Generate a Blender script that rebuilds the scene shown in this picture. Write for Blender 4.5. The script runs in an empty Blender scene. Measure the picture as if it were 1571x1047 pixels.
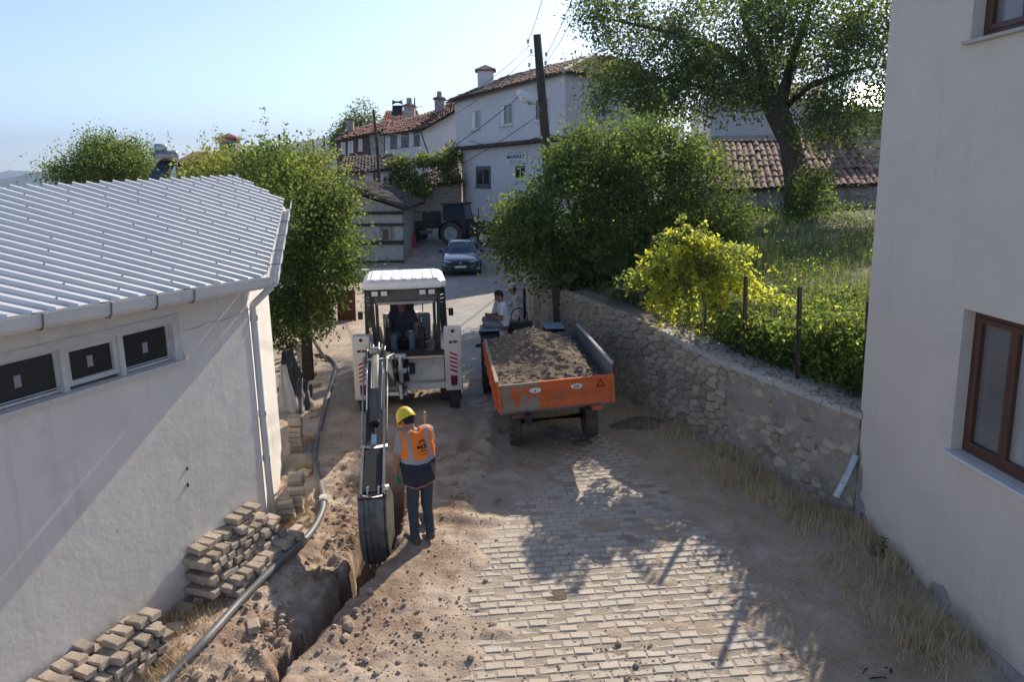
import bpy, math, random
import numpy as np
from mathutils import Vector, Matrix

rng = np.random.default_rng(11)
random.seed(11)
S = bpy.context.scene
COL = S.collection

# ---------------------------------------------------------------- camera
FPX, CX, CY, CAMH = 1225.0, 785.5, 523.5, 4.75
PITCH, ROLL = math.radians(12.16), math.radians(1.2)
_F = np.array([0, math.cos(PITCH), -math.sin(PITCH)])
_R0 = np.array([1.0, 0, 0]); _U0 = np.cross(_R0, _F)
_R = math.cos(ROLL) * _R0 - math.sin(ROLL) * _U0
_U = math.sin(ROLL) * _R0 + math.cos(ROLL) * _U0
_C = np.array([0, 0, CAMH])
cam = bpy.data.cameras.new('camera'); camo = bpy.data.objects.new('camera', cam); COL.objects.link(camo)
camo.matrix_world = Matrix(((_R[0], _U[0], -_F[0], 0), (_R[1], _U[1], -_F[1], 0), (_R[2], _U[2], -_F[2], CAMH), (0, 0, 0, 1)))
cam.sensor_width = 36; cam.lens = 36 * FPX / 1571; cam.clip_start = 0.1; cam.clip_end = 30000
S.camera = camo

# ---------------------------------------------------------------- light
SUN_EL, SUN_AZ = math.radians(32.5), math.radians(26.6)      # azimuth from +Y towards +X
w = bpy.data.worlds.new('World'); S.world = w; w.use_nodes = True
nt = w.node_tree; bg = nt.nodes['Background']
sk = nt.nodes.new('ShaderNodeTexSky'); sk.sky_type = 'NISHITA'; sk.sun_disc = False
sk.sun_elevation = SUN_EL; sk.sun_rotation = SUN_AZ; sk.altitude = 900; sk.air_density = 0.6; sk.dust_density = 1.1; sk.ozone_density = 1.2
nt.links.new(sk.outputs[0], bg.inputs[0]); bg.inputs[1].default_value = 0.15
sl = bpy.data.lights.new('sun', 'SUN'); sl.energy = 4.3; sl.angle = math.radians(0.53); sl.color = (1.0, 0.90, 0.76)
so = bpy.data.objects.new('sun', sl); COL.objects.link(so)
SUNV = Vector((math.cos(SUN_EL) * math.sin(SUN_AZ), math.cos(SUN_EL) * math.cos(SUN_AZ), math.sin(SUN_EL)))
so.rotation_euler = SUNV.to_track_quat('Z', 'Y').to_euler(); so.location = (20, 40, 30)
S.view_settings.view_transform = 'Standard'; S.view_settings.look = 'None'
S.view_settings.exposure = 0.76; S.view_settings.gamma = 1.0; S.view_settings.use_curve_mapping = False
S.render.engine = 'CYCLES'
cy = S.cycles; cy.use_denoising = True; cy.max_bounces = 6; cy.diffuse_bounces = 4; cy.glossy_bounces = 3
cy.transmission_bounces = 5; cy.transparent_max_bounces = 6; cy.volume_bounces = 0; cy.caustics_reflective = False; cy.caustics_refractive = False
try: cy.denoiser = 'OPENIMAGEDENOISE'
except Exception: pass

# ---------------------------------------------------------------- pixel -> place
def ray(u, v): return _F + _R * ((u - CX) / FPX) - _U * ((v - CY) / FPX)
def at_z(u, v, z=0.0):
    d = ray(u, v); return _C + d * ((z - CAMH) / d[2])
def at_y(u, v, y):
    d = ray(u, v); return _C + d * (y / d[1])
def on_plane(u, v, P, n):
    d = ray(u, v); n = np.array(n, float); return _C + d * (np.dot(np.array(P, float) - _C, n) / np.dot(d, n))
def px(P):
    d = np.asarray(P, float) - _C; z = d @ _F
    return (CX + FPX * (d @ _R) / z, CY - FPX * (d @ _U) / z)

# ---------------------------------------------------------------- noise
def _hash(ix, iy, seed):
    h = (ix * 374761393 + iy * 668265263 + seed * 1442695041) & 0xffffffff
    h = ((h ^ (h >> 13)) * 1274126177) & 0xffffffff
    return ((h ^ (h >> 16)) & 0xffff) / 65535.0
def vnoise(x, y, seed=0):
    x = np.asarray(x, float); y = np.asarray(y, float)
    ix = np.floor(x).astype(np.int64); iy = np.floor(y).astype(np.int64)
    fx = x - ix; fy = y - iy; fx = fx * fx * (3 - 2 * fx); fy = fy * fy * (3 - 2 * fy)
    a = _hash(ix, iy, seed); b = _hash(ix + 1, iy, seed); c = _hash(ix, iy + 1, seed); d = _hash(ix + 1, iy + 1, seed)
    return (a * (1 - fx) + b * fx) * (1 - fy) + (c * (1 - fx) + d * fx) * fy
def fbm(x, y, seed=0, oct=4, gain=0.5):
    s = 0; a = 1; t = 0
    for i in range(oct):
        s = s + a * vnoise(np.asarray(x) * 2 ** i + i * 17.3, np.asarray(y) * 2 ** i - i * 9.1, seed + i); t += a; a *= gain
    return s / t
def sstep(a, b, x):
    t = np.clip((np.asarray(x, float) - a) / (b - a), 0, 1); return t * t * (3 - 2 * t)

# ---------------------------------------------------------------- objects
def tag(o, label=None, cat=None, group=None, kind=None):
    if label: o['label'] = label
    if cat: o['category'] = cat
    if group: o['group'] = group
    if kind: o['kind'] = kind
    return o
def thing(name, label, cat, loc=(0, 0, 0), rz=0.0, group=None):
    o = bpy.data.objects.new(name, None); COL.objects.link(o)
    o.location = loc; o.rotation_euler = (0, 0, rz); o.empty_display_size = 0.2
    o.matrix_basis = Matrix.Translation(Vector(loc)) @ Matrix.Rotation(rz, 4, 'Z')
    return tag(o, label, cat, group)
def world_of(o):
    m = o.matrix_basis.copy(); p = o.parent
    while p: m = p.matrix_basis @ m; p = p.parent
    return m
def np_mesh(name, V, Fq, mi=None, smooth=False):
    """V (n,3); Fq (m,k) faces of equal size k"""
    V = np.asarray(V, np.float32); Fq = np.asarray(Fq, np.int32)
    me = bpy.data.meshes.new(name); me.vertices.add(len(V)); me.vertices.foreach_set('co', V.ravel())
    k = Fq.shape[1]; me.loops.add(Fq.size); me.loops.foreach_set('vertex_index', Fq.ravel())
    me.polygons.add(len(Fq)); me.polygons.foreach_set('loop_start', np.arange(0, Fq.size, k, dtype=np.int32))
    if mi is not None: me.polygons.foreach_set('material_index', np.asarray(mi, np.int32))
    me.polygons.foreach_set('use_smooth', np.full(len(Fq), smooth, dtype=bool))
    me.update(calc_edges=True); me.validate()
    return me
def link(name, me, mats, parent=None, loc=None):
    o = bpy.data.objects.new(name, me); COL.objects.link(o)
    if mats is not None:
        for m in (mats if isinstance(mats, (list, tuple)) else [mats]): me.materials.append(MAT[m] if isinstance(m, str) else m)
    if parent: o.parent = parent
    if loc is not None: o.location = loc; o.matrix_basis = Matrix.Translation(Vector(loc))
    return o
def copy_tree(o, parent=None):
    c = o.copy(); COL.objects.link(c); c.parent = parent
    for ch in o.children: copy_tree(ch, c)
    return c

def rot(axis, a): return np.array(Matrix.Rotation(a, 3, axis))
def frame_from(d, up=(0, 0, 1)):
    d = np.array(d, float); d /= np.linalg.norm(d); up = np.array(up, float)
    if abs(d @ up) > 0.97: up = np.array([0, 1.0, 0]) if abs(d[1]) < .9 else np.array([1.0, 0, 0])
    x = np.cross(d, up); x /= np.linalg.norm(x); y = np.cross(x, d)
    return x, y, d
class MB:
    def __init__(self): self.v = []; self.f = []; self.m = []; self.s = []
    def add(self, V, Fs, mi=0, sm=False):
        b = len(self.v); self.v.extend([tuple(map(float, p)) for p in V])
        for q in Fs: self.f.append([b + i for i in q]); self.m.append(mi); self.s.append(sm)
        return self
    def hexa(self, P, mi=0):
        """8 points: 0-3 bottom ccw, 4-7 top ccw"""
        return self.add(P, [(3, 2, 1, 0), (4, 5, 6, 7), (0, 1, 5, 4), (1, 2, 6, 5), (2, 3, 7, 6), (3, 0, 4, 7)], mi)
    def box(self, c, s, R=None, mi=0, ch=0.0):
        c = np.array(c, float); h = np.array(s, float) / 2
        if np.isscalar(R): R = rot('Z', R)
        if ch <= 0:
            P = [(-1, -1, -1), (1, -1, -1), (1, 1, -1), (-1, 1, -1), (-1, -1, 1), (1, -1, 1), (1, 1, 1), (-1, 1, 1)]
            P = np.array(P) * h
            if R is not None: P = P @ np.array(R).T
            return self.hexa(P + c, mi)
        ch = min(ch, h.min() * .9); V = []; idx = {}
        for sx in (-1, 1):
            for sy in (-1, 1):
                for sz in (-1, 1):
                    for ax in range(3):
                        p = np.array([sx, sy, sz]) * (h - ch); p[ax] += (sx, sy, sz)[ax] * ch
                        idx[(sx, sy, sz, ax)] = len(V); V.append(p)
        V = np.array(V)
        if R is not None: V = V @ np.array(R).T
        Fs = []
        for ax in range(3):
            a, b = (ax + 1) % 3, (ax + 2) % 3
            for s_ in (-1, 1):
                q = []
                for (pa, pb) in ((-1, -1), (1, -1), (1, 1), (-1, 1)):
                    k = [0, 0, 0]; k[ax] = s_; k[a] = pa; k[b] = pb; q.append(idx[(*k, ax)])
                Fs.append(q if s_ > 0 else q[::-1])
            for sa in (-1, 1):
                for sb in (-1, 1):
                    q = []
                    for sx_, ax_ in ((-1, a), (1, a), (1, b), (-1, b)):
                        k = [0, 0, 0]; k[ax] = sx_; k[a] = sa; k[b] = sb; q.append(idx[(*k, ax_)])
                    Fs.append(q if sa * sb < 0 else q[::-1])
        for sx in (-1, 1):
            for sy in (-1, 1):
                for sz in (-1, 1):
                    q = [idx[(sx, sy, sz, i)] for i in range(3)]
                    Fs.append(q if sx * sy * sz > 0 else q[::-1])
        return self.add(V + c, Fs, mi)
    def bar(self, a, b, w_, t, up=(0, 0, 1), mi=0, ch=0.0):
        a = np.array(a, float); b = np.array(b, float); x, y, d = frame_from(b - a, up)
        return self.box((a + b) / 2, (w_, t, np.linalg.norm(b - a)), np.stack([x, y, d], 1), mi, ch)
    def tube(self, pts, r, n=8, mi=0, caps=True, sm=True):
        pts = [np.array(p, float) for p in pts]; L = len(pts); rs = [r] * L if np.isscalar(r) else list(r)
        V = []; px_ = None
        for i, p in enumerate(pts):
            d = pts[min(i + 1, L - 1)] - pts[max(i - 1, 0)]; d = d / (np.linalg.norm(d) + 1e-9)
            if px_ is None: x, y, _ = frame_from(d)
            else:
                x = px_ - d * (px_ @ d); x = x / (np.linalg.norm(x) + 1e-9); y = np.cross(d, x)
            px_ = x
            for k in range(n):
                a = 2 * math.pi * k / n; V.append(p + (x * math.cos(a) + y * math.sin(a)) * rs[i])
        Fs = [(i * n + k, i * n + (k + 1) % n, (i + 1) * n + (k + 1) % n, (i + 1) * n + k) for i in range(L - 1) for k in range(n)]
        self.add(V, Fs, mi, sm); b = len(self.v) - len(V)
        if caps:
            self.f.append([b + k for k in range(n)][::-1]); self.m.append(mi); self.s.append(False)
            self.f.append([b + (L - 1) * n + k for k in range(n)]); self.m.append(mi); self.s.append(False)
        return self
    def cyl(self, a, b, r, n=16, mi=0, sm=True): return self.tube([a, b], r, n, mi, True, sm)
    def lathe(self, prof, o, axis=(0, 0, 1), n=24, mi=0, sm=True):
        """prof: list of (radius, along)"""
        x, y, d = frame_from(axis); o = np.array(o, float); V = []; L = len(prof)
        for (r_, h_) in prof:
            for k in range(n):
                a = 2 * math.pi * k / n; V.append(o + d * h_ + (x * math.cos(a) + y * math.sin(a)) * r_)
        Fs = [(i * n + k, i * n + (k + 1) % n, (i + 1) * n + (k + 1) % n, (i + 1) * n + k) for i in range(L - 1) for k in range(n)]
        return self.add(V, Fs, mi, sm)
    def prism(self, poly, o, ex, ey, t, mi=0):
        """2D polygon (list of (a,b)) in the plane o+a*ex+b*ey, thickness t along ex x ey"""
        ex = np.array(ex, float); ey = np.array(ey, float); n = np.cross(ex, ey); n /= np.linalg.norm(n); o = np.array(o, float); k = len(poly)
        V = [o + ex * a + ey * b for a, b in poly] + [o + ex * a + ey * b + n * t for a, b in poly]
        Fs = [tuple(range(k))[::-1], tuple(range(k, 2 * k))] + [(i, (i + 1) % k, k + (i + 1) % k, k + i) for i in range(k)]
        return self.add(V, Fs, mi)
    def rock(self, c, s, R=None, mi=0, seed=0, n=1, rough=.25, sm=False):
        V, Fs = ICO[n]; r_ = np.random.default_rng(seed)
        V = V * (1 + r_.uniform(-rough, rough, (len(V), 1))) * np.array(s) / 2
        if R is not None: V = V @ np.array(R).T
        return self.add(V + np.array(c), Fs, mi, sm)
    def mesh(self, name):
        me = bpy.data.meshes.new(name); me.from_pydata(self.v, [], self.f)
        me.polygons.foreach_set('material_index', self.m); me.polygons.foreach_set('use_smooth', self.s); me.update(); return me
    def build(self, name, mats, parent=None, org=None, world=False):
        V = np.array(self.v)
        if world and parent is not None:
            M = np.array(world_of(parent).inverted()); V = V @ M[:3, :3].T + M[:3, 3]
        if org is not None: V = V - np.array(org, float)
        self.v = V.tolist()
        return link(name, self.mesh(name), mats, parent, org)
def _ico(n):
    t = (1 + 5 ** .5) / 2
    V = [(-1, t, 0), (1, t, 0), (-1, -t, 0), (1, -t, 0), (0, -1, t), (0, 1, t), (0, -1, -t), (0, 1, -t), (t, 0, -1), (t, 0, 1), (-t, 0, -1), (-t, 0, 1)]
    Fs = [(0, 11, 5), (0, 5, 1), (0, 1, 7), (0, 7, 10), (0, 10, 11), (1, 5, 9), (5, 11, 4), (11, 10, 2), (10, 7, 6), (7, 1, 8), (3, 9, 4), (3, 4, 2), (3, 2, 6), (3, 6, 8), (3, 8, 9), (4, 9, 5), (2, 4, 11), (6, 2, 10), (8, 6, 7), (9, 8, 1)]
    V = [np.array(v, float) / np.linalg.norm(v) for v in V]
    for _ in range(n - 1):
        c = {}; G = []
        def mid(a, b):
            k = (min(a, b), max(a, b))
            if k not in c:
                p = V[a] + V[b]; V.append(p / np.linalg.norm(p)); c[k] = len(V) - 1
            return c[k]
        for a, b, d in Fs:
            e, f_, g = mid(a, b), mid(b, d), mid(d, a); G += [(a, e, g), (b, f_, e), (d, g, f_), (e, f_, g)]
        Fs = G
    return np.array(V), Fs
ICO = {1: _ico(1), 2: _ico(2), 3: _ico(3)}

# ---- smooth bodies: signed distances meshed by surface nets
def sdf_mesh(name, fn, lo, hi, h, colour=None, smooth=True):
    lo = np.array(lo, float); hi = np.array(hi, float); n = np.ceil((hi - lo) / h).astype(int) + 1
    ax = [lo[i] + h * np.arange(n[i]) for i in range(3)]
    B = 5; nb_ = -(-n // B); ax = [lo[i] + h * np.arange(nb_[i] * B) for i in range(3)]; n = nb_ * B
    bc = [lo[i] + h * (np.arange(nb_[i]) * B + (B - 1) / 2) for i in range(3)]; cb = np.stack(np.meshgrid(*bc, indexing='ij'), -1).reshape(-1, 3); dc = fn(cb)
    D = np.repeat(np.repeat(np.repeat(dc.reshape(nb_), B, 0), B, 1), B, 2); near = np.abs(dc) < h * B * .9 + .035; off_ = h * (np.stack(np.meshgrid(*[np.arange(B)] * 3, indexing='ij'), -1).reshape(-1, 3) - (B - 1) / 2)
    fine = fn((cb[near][:, None] + off_[None]).reshape(-1, 3)); bi = np.stack(np.unravel_index(np.nonzero(near)[0], nb_), 1) * B; gi = (bi[:, None] + np.rint(off_ / h + (B - 1) / 2).astype(int)[None]).reshape(-1, 3); D[gi[:, 0], gi[:, 1], gi[:, 2]] = fine
    neg = D < 0; cs = neg[:-1, :-1, :-1].astype(int)
    for dx, dy, dz in ((1, 0, 0), (0, 1, 0), (0, 0, 1), (1, 1, 0), (1, 0, 1), (0, 1, 1), (1, 1, 1)):
        cs = cs + neg[dx:n[0] - 1 + dx, dy:n[1] - 1 + dy, dz:n[2] - 1 + dz]
    act = (cs > 0) & (cs < 8); I = np.argwhere(act); idx = -np.ones(act.shape, int); idx[act] = np.arange(len(I))
    P = np.zeros((len(I), 3)); W = np.zeros(len(I)); corners = [(a, b, c) for a in (0, 1) for b in (0, 1) for c in (0, 1)]
    for i, a in enumerate(corners):
        for b in corners[i + 1:]:
            if sum(abs(p - q) for p, q in zip(a, b)) != 1: continue
            da = D[I[:, 0] + a[0], I[:, 1] + a[1], I[:, 2] + a[2]]; db = D[I[:, 0] + b[0], I[:, 1] + b[1], I[:, 2] + b[2]]
            cr = (da < 0) != (db < 0); t = np.where(cr, da / np.where(cr, da - db, 1), 0)[:, None]
            P += np.where(cr[:, None], np.array(a) + t * (np.array(b) - np.array(a)), 0); W += cr
    P = lo + h * (I + P / W[:, None]); Fs = []
    for axis in range(3):
        e = [0, 0, 0]; e[axis] = 1; u, v = (axis + 1) % 3, (axis + 2) % 3
        A = neg[:n[0] - e[0], :n[1] - e[1], :n[2] - e[2]]; B = neg[e[0]:, e[1]:, e[2]:]; cr = np.argwhere(A != B)
        cr = cr[(cr[:, u] > 0) & (cr[:, v] > 0) & (cr[:, u] < n[u] - 1) & (cr[:, v] < n[v] - 1)]
        q = []
        for du, dv in ((1, 1), (0, 1), (0, 0), (1, 0)):
            k = cr.copy(); k[:, u] -= du; k[:, v] -= dv; q.append(idx[k[:, 0], k[:, 1], k[:, 2]])
        q = np.stack(q, 1); fl = A[cr[:, 0], cr[:, 1], cr[:, 2]]
        Fs.append(np.where(fl[:, None], q, q[:, ::-1]))
    Fs = np.concatenate(Fs); mi = None
    if colour is not None: mi = colour(P[Fs].mean(1))
    return np_mesh(name, P, Fs, mi, smooth)
def capsule(p, a, b, ra, rb):
    a = np.array(a, float); b = np.array(b, float); ab = b - a; t = np.clip(((p - a) @ ab) / (ab @ ab + 1e-12), 0, 1)
    return np.linalg.norm(p - a - t[:, None] * ab, axis=1) - (ra + (rb - ra) * t)
def ellips(p, c, r, R=None):
    q = p - np.array(c)
    if R is not None: q = q @ np.array(R)
    r = np.array(r, float); k = np.linalg.norm(q / r, axis=1); return (k - 1) * r.min() * np.clip(k, .6, 1e9) / np.clip(k, .6, 1e9)
def smin(a, b, k):
    h = np.clip(.5 + .5 * (b - a) / k, 0, 1); return b * (1 - h) + a * h - k * h * (1 - h)
def union(ds, k):
    d = ds[0]
    for e in ds[1:]: d = smin(d, e, k)
    return d

# ---------------------------------------------------------------- materials
MAT = {}
def L(c):                                   # sRGB 0-255 -> linear
    c = np.array(c, float) / 255; return tuple(np.where(c < .04045, c / 12.92, ((c + .055) / 1.055) ** 2.4)) + (1,)
def mat(name, c1, c2=None, rough=.85, metal=0.0, scale=4.0, detail=5, bump=0.0, bscale=None, rnd=0.0, spec=.4, c3=None, s3=.6, t3=(.55, .7), coat=0, stretch=None):
    m = bpy.data.materials.new(name); m.use_nodes = True; MAT[name] = m; t = m.node_tree; N = t.nodes; K = t.links; P = N['Principled BSDF']
    P.inputs['Roughness'].default_value = rough; P.inputs['Metallic'].default_value = metal; P.inputs['Specular IOR Level'].default_value = spec
    if coat: P.inputs['Coat Weight'].default_value = coat; P.inputs['Coat Roughness'].default_value = .08
    c1 = tuple(c1) if len(c1) == 4 else tuple(c1) + (1,)
    tc = N.new('ShaderNodeTexCoord'); co = tc.outputs['Object']
    if stretch:
        mp = N.new('ShaderNodeMapping'); mp.inputs['Scale'].default_value = stretch; K.new(co, mp.inputs[0]); co = mp.outputs[0]
    out = None
    if c2 is not None:
        c2 = tuple(c2) if len(c2) == 4 else tuple(c2) + (1,)
        n = N.new('ShaderNodeTexNoise'); n.inputs['Scale'].default_value = scale; n.inputs['Detail'].default_value = detail; n.inputs['Roughness'].default_value = .62; K.new(co, n.inputs[0])
        r = N.new('ShaderNodeValToRGB'); r.color_ramp.elements[0].position = .3; r.color_ramp.elements[1].position = .7
        r.color_ramp.elements[0].color = c1; r.color_ramp.elements[1].color = c2; K.new(n.outputs[0], r.inputs[0]); out = r.outputs[0]
        if c3 is not None:
            c3 = tuple(c3) if len(c3) == 4 else tuple(c3) + (1,)
            n3 = N.new('ShaderNodeTexNoise'); n3.inputs['Scale'].default_value = s3; n3.inputs['Detail'].default_value = 6; n3.inputs['Roughness'].default_value = .65; K.new(co, n3.inputs[0])
            mr = N.new('ShaderNodeMapRange'); mr.inputs[1].default_value = t3[0]; mr.inputs[2].default_value = t3[1]; K.new(n3.outputs[0], mr.inputs[0])
            mx = N.new('ShaderNodeMix'); mx.data_type = 'RGBA'; K.new(mr.outputs[0], mx.inputs[0]); K.new(out, mx.inputs[6]); mx.inputs[7].default_value = c3; out = mx.outputs[2]
    if rnd:
        oi = N.new('ShaderNodeObjectInfo'); hs = N.new('ShaderNodeHueSaturation'); mr = N.new('ShaderNodeMapRange')
        mr.inputs[3].default_value = 1 - rnd; mr.inputs[4].default_value = 1 + rnd; K.new(oi.outputs['Random'], mr.inputs[0]); K.new(mr.outputs[0], hs.inputs['Value'])
        if out is not None: K.new(out, hs.inputs['Color'])
        else: hs.inputs['Color'].default_value = c1
        out = hs.outputs[0]
    if out is not None: K.new(out, P.inputs['Base Color'])
    else: P.inputs['Base Color'].default_value = c1
    if bump:
        nb = N.new('ShaderNodeTexNoise'); nb.inputs['Scale'].default_value = bscale or scale * 4; nb.inputs['Detail'].default_value = 8; nb.inputs['Roughness'].default_value = .65; K.new(co, nb.inputs[0])
        bp = N.new('ShaderNodeBump'); bp.inputs['Strength'].default_value = bump; bp.inputs['Distance'].default_value = .02; K.new(nb.outputs[0], bp.inputs['Height']); K.new(bp.outputs[0], P.inputs['Normal'])
    return m
def leafmat(name, c, trans, tw=.42):
    m = bpy.data.materials.new(name); m.use_nodes = True; MAT[name] = m; t = m.node_tree; N = t.nodes; K = t.links; N.remove(N['Principled BSDF'])
    d = N.new('ShaderNodeBsdfPrincipled'); d.inputs['Roughness'].default_value = .7; d.inputs['Specular IOR Level'].default_value = .2
    tr = N.new('ShaderNodeBsdfTranslucent'); mx = N.new('ShaderNodeMixShader'); mx.inputs[0].default_value = tw
    tc = N.new('ShaderNodeTexCoord'); n = N.new('ShaderNodeTexNoise'); n.inputs['Scale'].default_value = 2.2; n.inputs['Detail'].default_value = 3; K.new(tc.outputs['Object'], n.inputs[0])
    for sock, col in ((d.inputs['Base Color'], c), (tr.inputs['Color'], trans)):
        r = N.new('ShaderNodeValToRGB'); e = r.color_ramp.elements; e[0].position = .3; e[1].position = .72
        e[0].color = tuple(x * .72 for x in col[:3]) + (1,); e[1].color = tuple(min(1, x * 1.3) for x in col[:3]) + (1,); K.new(n.outputs[0], r.inputs[0]); K.new(r.outputs[0], sock)
    K.new(d.outputs[0], mx.inputs[1]); K.new(tr.outputs[0], mx.inputs[2]); K.new(mx.outputs[0], N['Material Output'].inputs[0]); return m

mat('soil', (.335, .26, .195), (.475, .385, .30), scale=2.2, bump=.9, bscale=26, c3=(.52, .42, .33), s3=.8, t3=(.48, .66), rough=.95, spec=.1)
mat('soil_dark', (.12, .088, .064), (.22, .165, .12), scale=5, bump=.9, bscale=22, rough=.95, spec=.1)
mat('clod', (.26, .19, .135), (.42, .33, .25), scale=6, bump=.6, bscale=30, rough=.95, rnd=.25, spec=.1)
mat('plaster_shed', (.71, .67, .61), (.79, .75, .69), scale=1.6, bump=.35, bscale=5, c3=(.56, .53, .49), s3=1.1, t3=(.54, .78), rough=.9, spec=.2)
mat('plaster_house', (.63, .55, .465), (.69, .61, .525), scale=.9, bump=.12, bscale=30, c3=(.49, .445, .405), s3=.7, t3=(.55, .85), rough=.92, spec=.2)
mat('plaster_patch', (.30, .27, .25), (.42, .38, .35), scale=5, bump=.4, bscale=30, rough=.95)
mat('metal_roof', (.60, .60, .60), (.67, .67, .67), rough=.42, metal=.35, scale=1.2, bump=.03)
mat('rib_end', (.02, .02, .02), rough=.9)
mat('gutter', (.60, .59, .58), (.68, .67, .66), rough=.5, scale=2, c3=(.42, .41, .40), s3=2.5, t3=(.58, .75))
mat('bracket', (.16, .16, .17), rough=.6)
mat('pvc', (.62, .62, .62), (.68, .68, .68), rough=.45, scale=3)
mat('frame_white', (.66, .65, .63), (.56, .54, .52), rough=.7, scale=9)
mat('frame_brown', (.085, .036, .022), (.12, .055, .035), rough=.5, scale=8, stretch=(1, 1, .2))
mat('brick', (.34, .275, .21), (.49, .41, .33), scale=7, bump=.55, bscale=34, rough=.95, rnd=.22, spec=.15)
mat('sett', (.45, .395, .335), (.57, .51, .44), scale=6, bump=.45, bscale=30, rough=.9, rnd=.14, c3=(.33, .28, .23), s3=2.2, t3=(.46, .66))
mat('stone', (.35, .285, .21), (.51, .425, .33), scale=5, bump=.9, bscale=22, rough=.95, rnd=.26, c3=(.30, .24, .18), s3=2.0, t3=(.52, .7))
mat('mortar', (.17, .137, .105), (.25, .205, .16), scale=6, bump=.8, bscale=20, rough=.95)
mat('render_grey', (.30, .255, .205), (.39, .34, .285), scale=4, bump=1.0, bscale=14, rough=.95, c3=(.24, .21, .175), s3=1.6, t3=(.5, .66))
mat('concrete', (.40, .38, .355), (.50, .48, .45), scale=4, bump=.6, bscale=28, rough=.95, c3=(.30, .27, .23), s3=1.8, t3=(.55, .7))
mat('dark_wood', (.035, .028, .022), (.075, .058, .045), scale=6, rough=.85, bump=.3, stretch=(1, 1, .15))
mat('old_wood', (.19, .155, .12), (.30, .25, .20), scale=7, rough=.9, bump=.4, rnd=.2)
mat('pine_wood', (.46, .35, .23), (.58, .45, .30), scale=7, rough=.8, rnd=.2)
mat('bark', (.050, .041, .033), (.105, .088, .072), scale=8, bump=.9, bscale=26, rough=.95, stretch=(1, 1, .35))
mat('rust', (.14, .05, .028), (.22, .085, .05), scale=5, rough=.9, bump=.3, c3=(.09, .04, .03), s3=2, t3=(.5, .7))
mat('post_iron', (.045, .034, .030), (.085, .055, .042), scale=9, rough=.8)
mat('hose', (.11, .11, .115), (.17, .17, .175), scale=3, rough=.5, c3=(.30, .26, .22), s3=2.5, t3=(.55, .75))
mat('hose_grey', (.40, .40, .40), (.48, .48, .47), scale=4, rough=.55)
mat('tarp', (.035, .037, .04), (.075, .078, .082), scale=4, rough=.6, bump=.4, bscale=9)
mat('tarp_light', (.42, .42, .43), (.55, .55, .56), scale=3, rough=.5, bump=.3, bscale=10)
mat('tile', (.27, .15, .11), (.40, .255, .19), scale=5, rough=.9, rnd=.3, bump=.3, c3=(.12, .085, .07), s3=1.6, t3=(.5, .7))
mat('tile_far', (.15, .085, .065), (.24, .14, .105), scale=3, rough=.95, c3=(.10, .085, .075), s3=.8, t3=(.48, .66))
mat('tile_red', (.20, .075, .052), (.29, .125, .09), scale=2, rough=.95, c3=(.15, .08, .065), s3=.7, t3=(.5, .7))
mat('tile_dark', (.06, .05, .045), (.12, .095, .082), scale=3, rough=.95)
mat('market_wall', (.63, .59, .58), (.69, .65, .64), scale=.7, rough=.92, c3=(.50, .485, .49), s3=.5, t3=(.55, .75), bump=.1, bscale=10)
mat('white_wall', (.60, .61, .64), (.68, .69, .71), scale=.9, rough=.92, c3=(.48, .47, .46), s3=.7, t3=(.56, .75))
mat('red_wall', (.13, .062, .050), (.19, .095, .075), scale=2, rough=.95, c3=(.10, .08, .07), s3=.8, t3=(.5, .65))
mat('glass_dark', (.030, .031, .031), rough=.12, spec=.5)
mat('glass_room', (.10, .085, .075), (.14, .12, .11), rough=.1, spec=.6, scale=1.2)
mat('curtain', (.60, .58, .56), (.70, .68, .66), rough=.95, scale=6, stretch=(1, 1, .1))
mat('shutter', (.11, .11, .125), (.15, .15, .165), rough=.8, scale=4)
mat('dry_grass', (.50, .37, .20), (.62, .48, .29), scale=3, rough=.95, spec=.1)
mat('asphalt_soil', (.2, .18, .16), (.28, .25, .22), scale=3, rough=.95)
mat('hill', (.045, .06, .045), (.075, .085, .06), scale=.004, rough=1, spec=0)
mat('machine_white', (.60, .58, .54), (.70, .68, .64), scale=5, rough=.5, c3=(.38, .32, .25), s3=2.6, t3=(.52, .72))
mat('machine_roof', (.78, .77, .74), (.83, .82, .80), scale=4, rough=.5)
mat('machine_black', (.018, .018, .02), (.035, .034, .034), scale=6, rough=.55)
mat('machine_grey', (.085, .085, .09), (.15, .15, .15), scale=6, rough=.5, c3=(.22, .19, .16), s3=3, t3=(.55, .72))
mat('steel', (.62, .62, .63), rough=.18, metal=1)
mat('worn_steel', (.25, .245, .24), (.40, .385, .37), rough=.42, metal=.7, scale=8, c3=(.20, .17, .14), s3=4, t3=(.55, .7))
mat('red_paint', (.45, .02, .02), rough=.4)
mat('white_paint', (.75, .74, .72), (.68, .67, .65), rough=.5, scale=8)
mat('lamp_red', (.16, .012, .012), rough=.25)
mat('lamp_glass', (.70, .70, .68), rough=.2)
mat('orange', (.56, .105, .022), (.72, .16, .035), scale=4, rough=.65, c3=(.34, .13, .07), s3=2.6, t3=(.52, .70))
mat('orange_worn', (.25, .21, .16), (.33, .28, .22), scale=4, rough=.85, c3=(.55, .13, .035), s3=2.2, t3=(.55, .6))
mat('tyre', (.020, .020, .021), (.05, .047, .044), scale=8, rough=.9, bump=.3)
mat('tyre_dusty', (.05, .047, .044), (.13, .115, .10), scale=7, rough=.95, bump=.3)
mat('blue_grey', (.20, .28, .36), (.25, .33, .41), rough=.6, scale=4)
mat('trailer_inside', (.13, .135, .14), (.20, .20, .20), rough=.7, scale=5)
mat('aluminium', (.45, .46, .47), (.52, .52, .53), rough=.4, metal=.6, scale=5)
mat('car_paint', (.055, .090, .125), rough=.22, metal=.45, coat=1.0)
mat('car_black', (.012, .012, .013), rough=.45)
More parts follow.
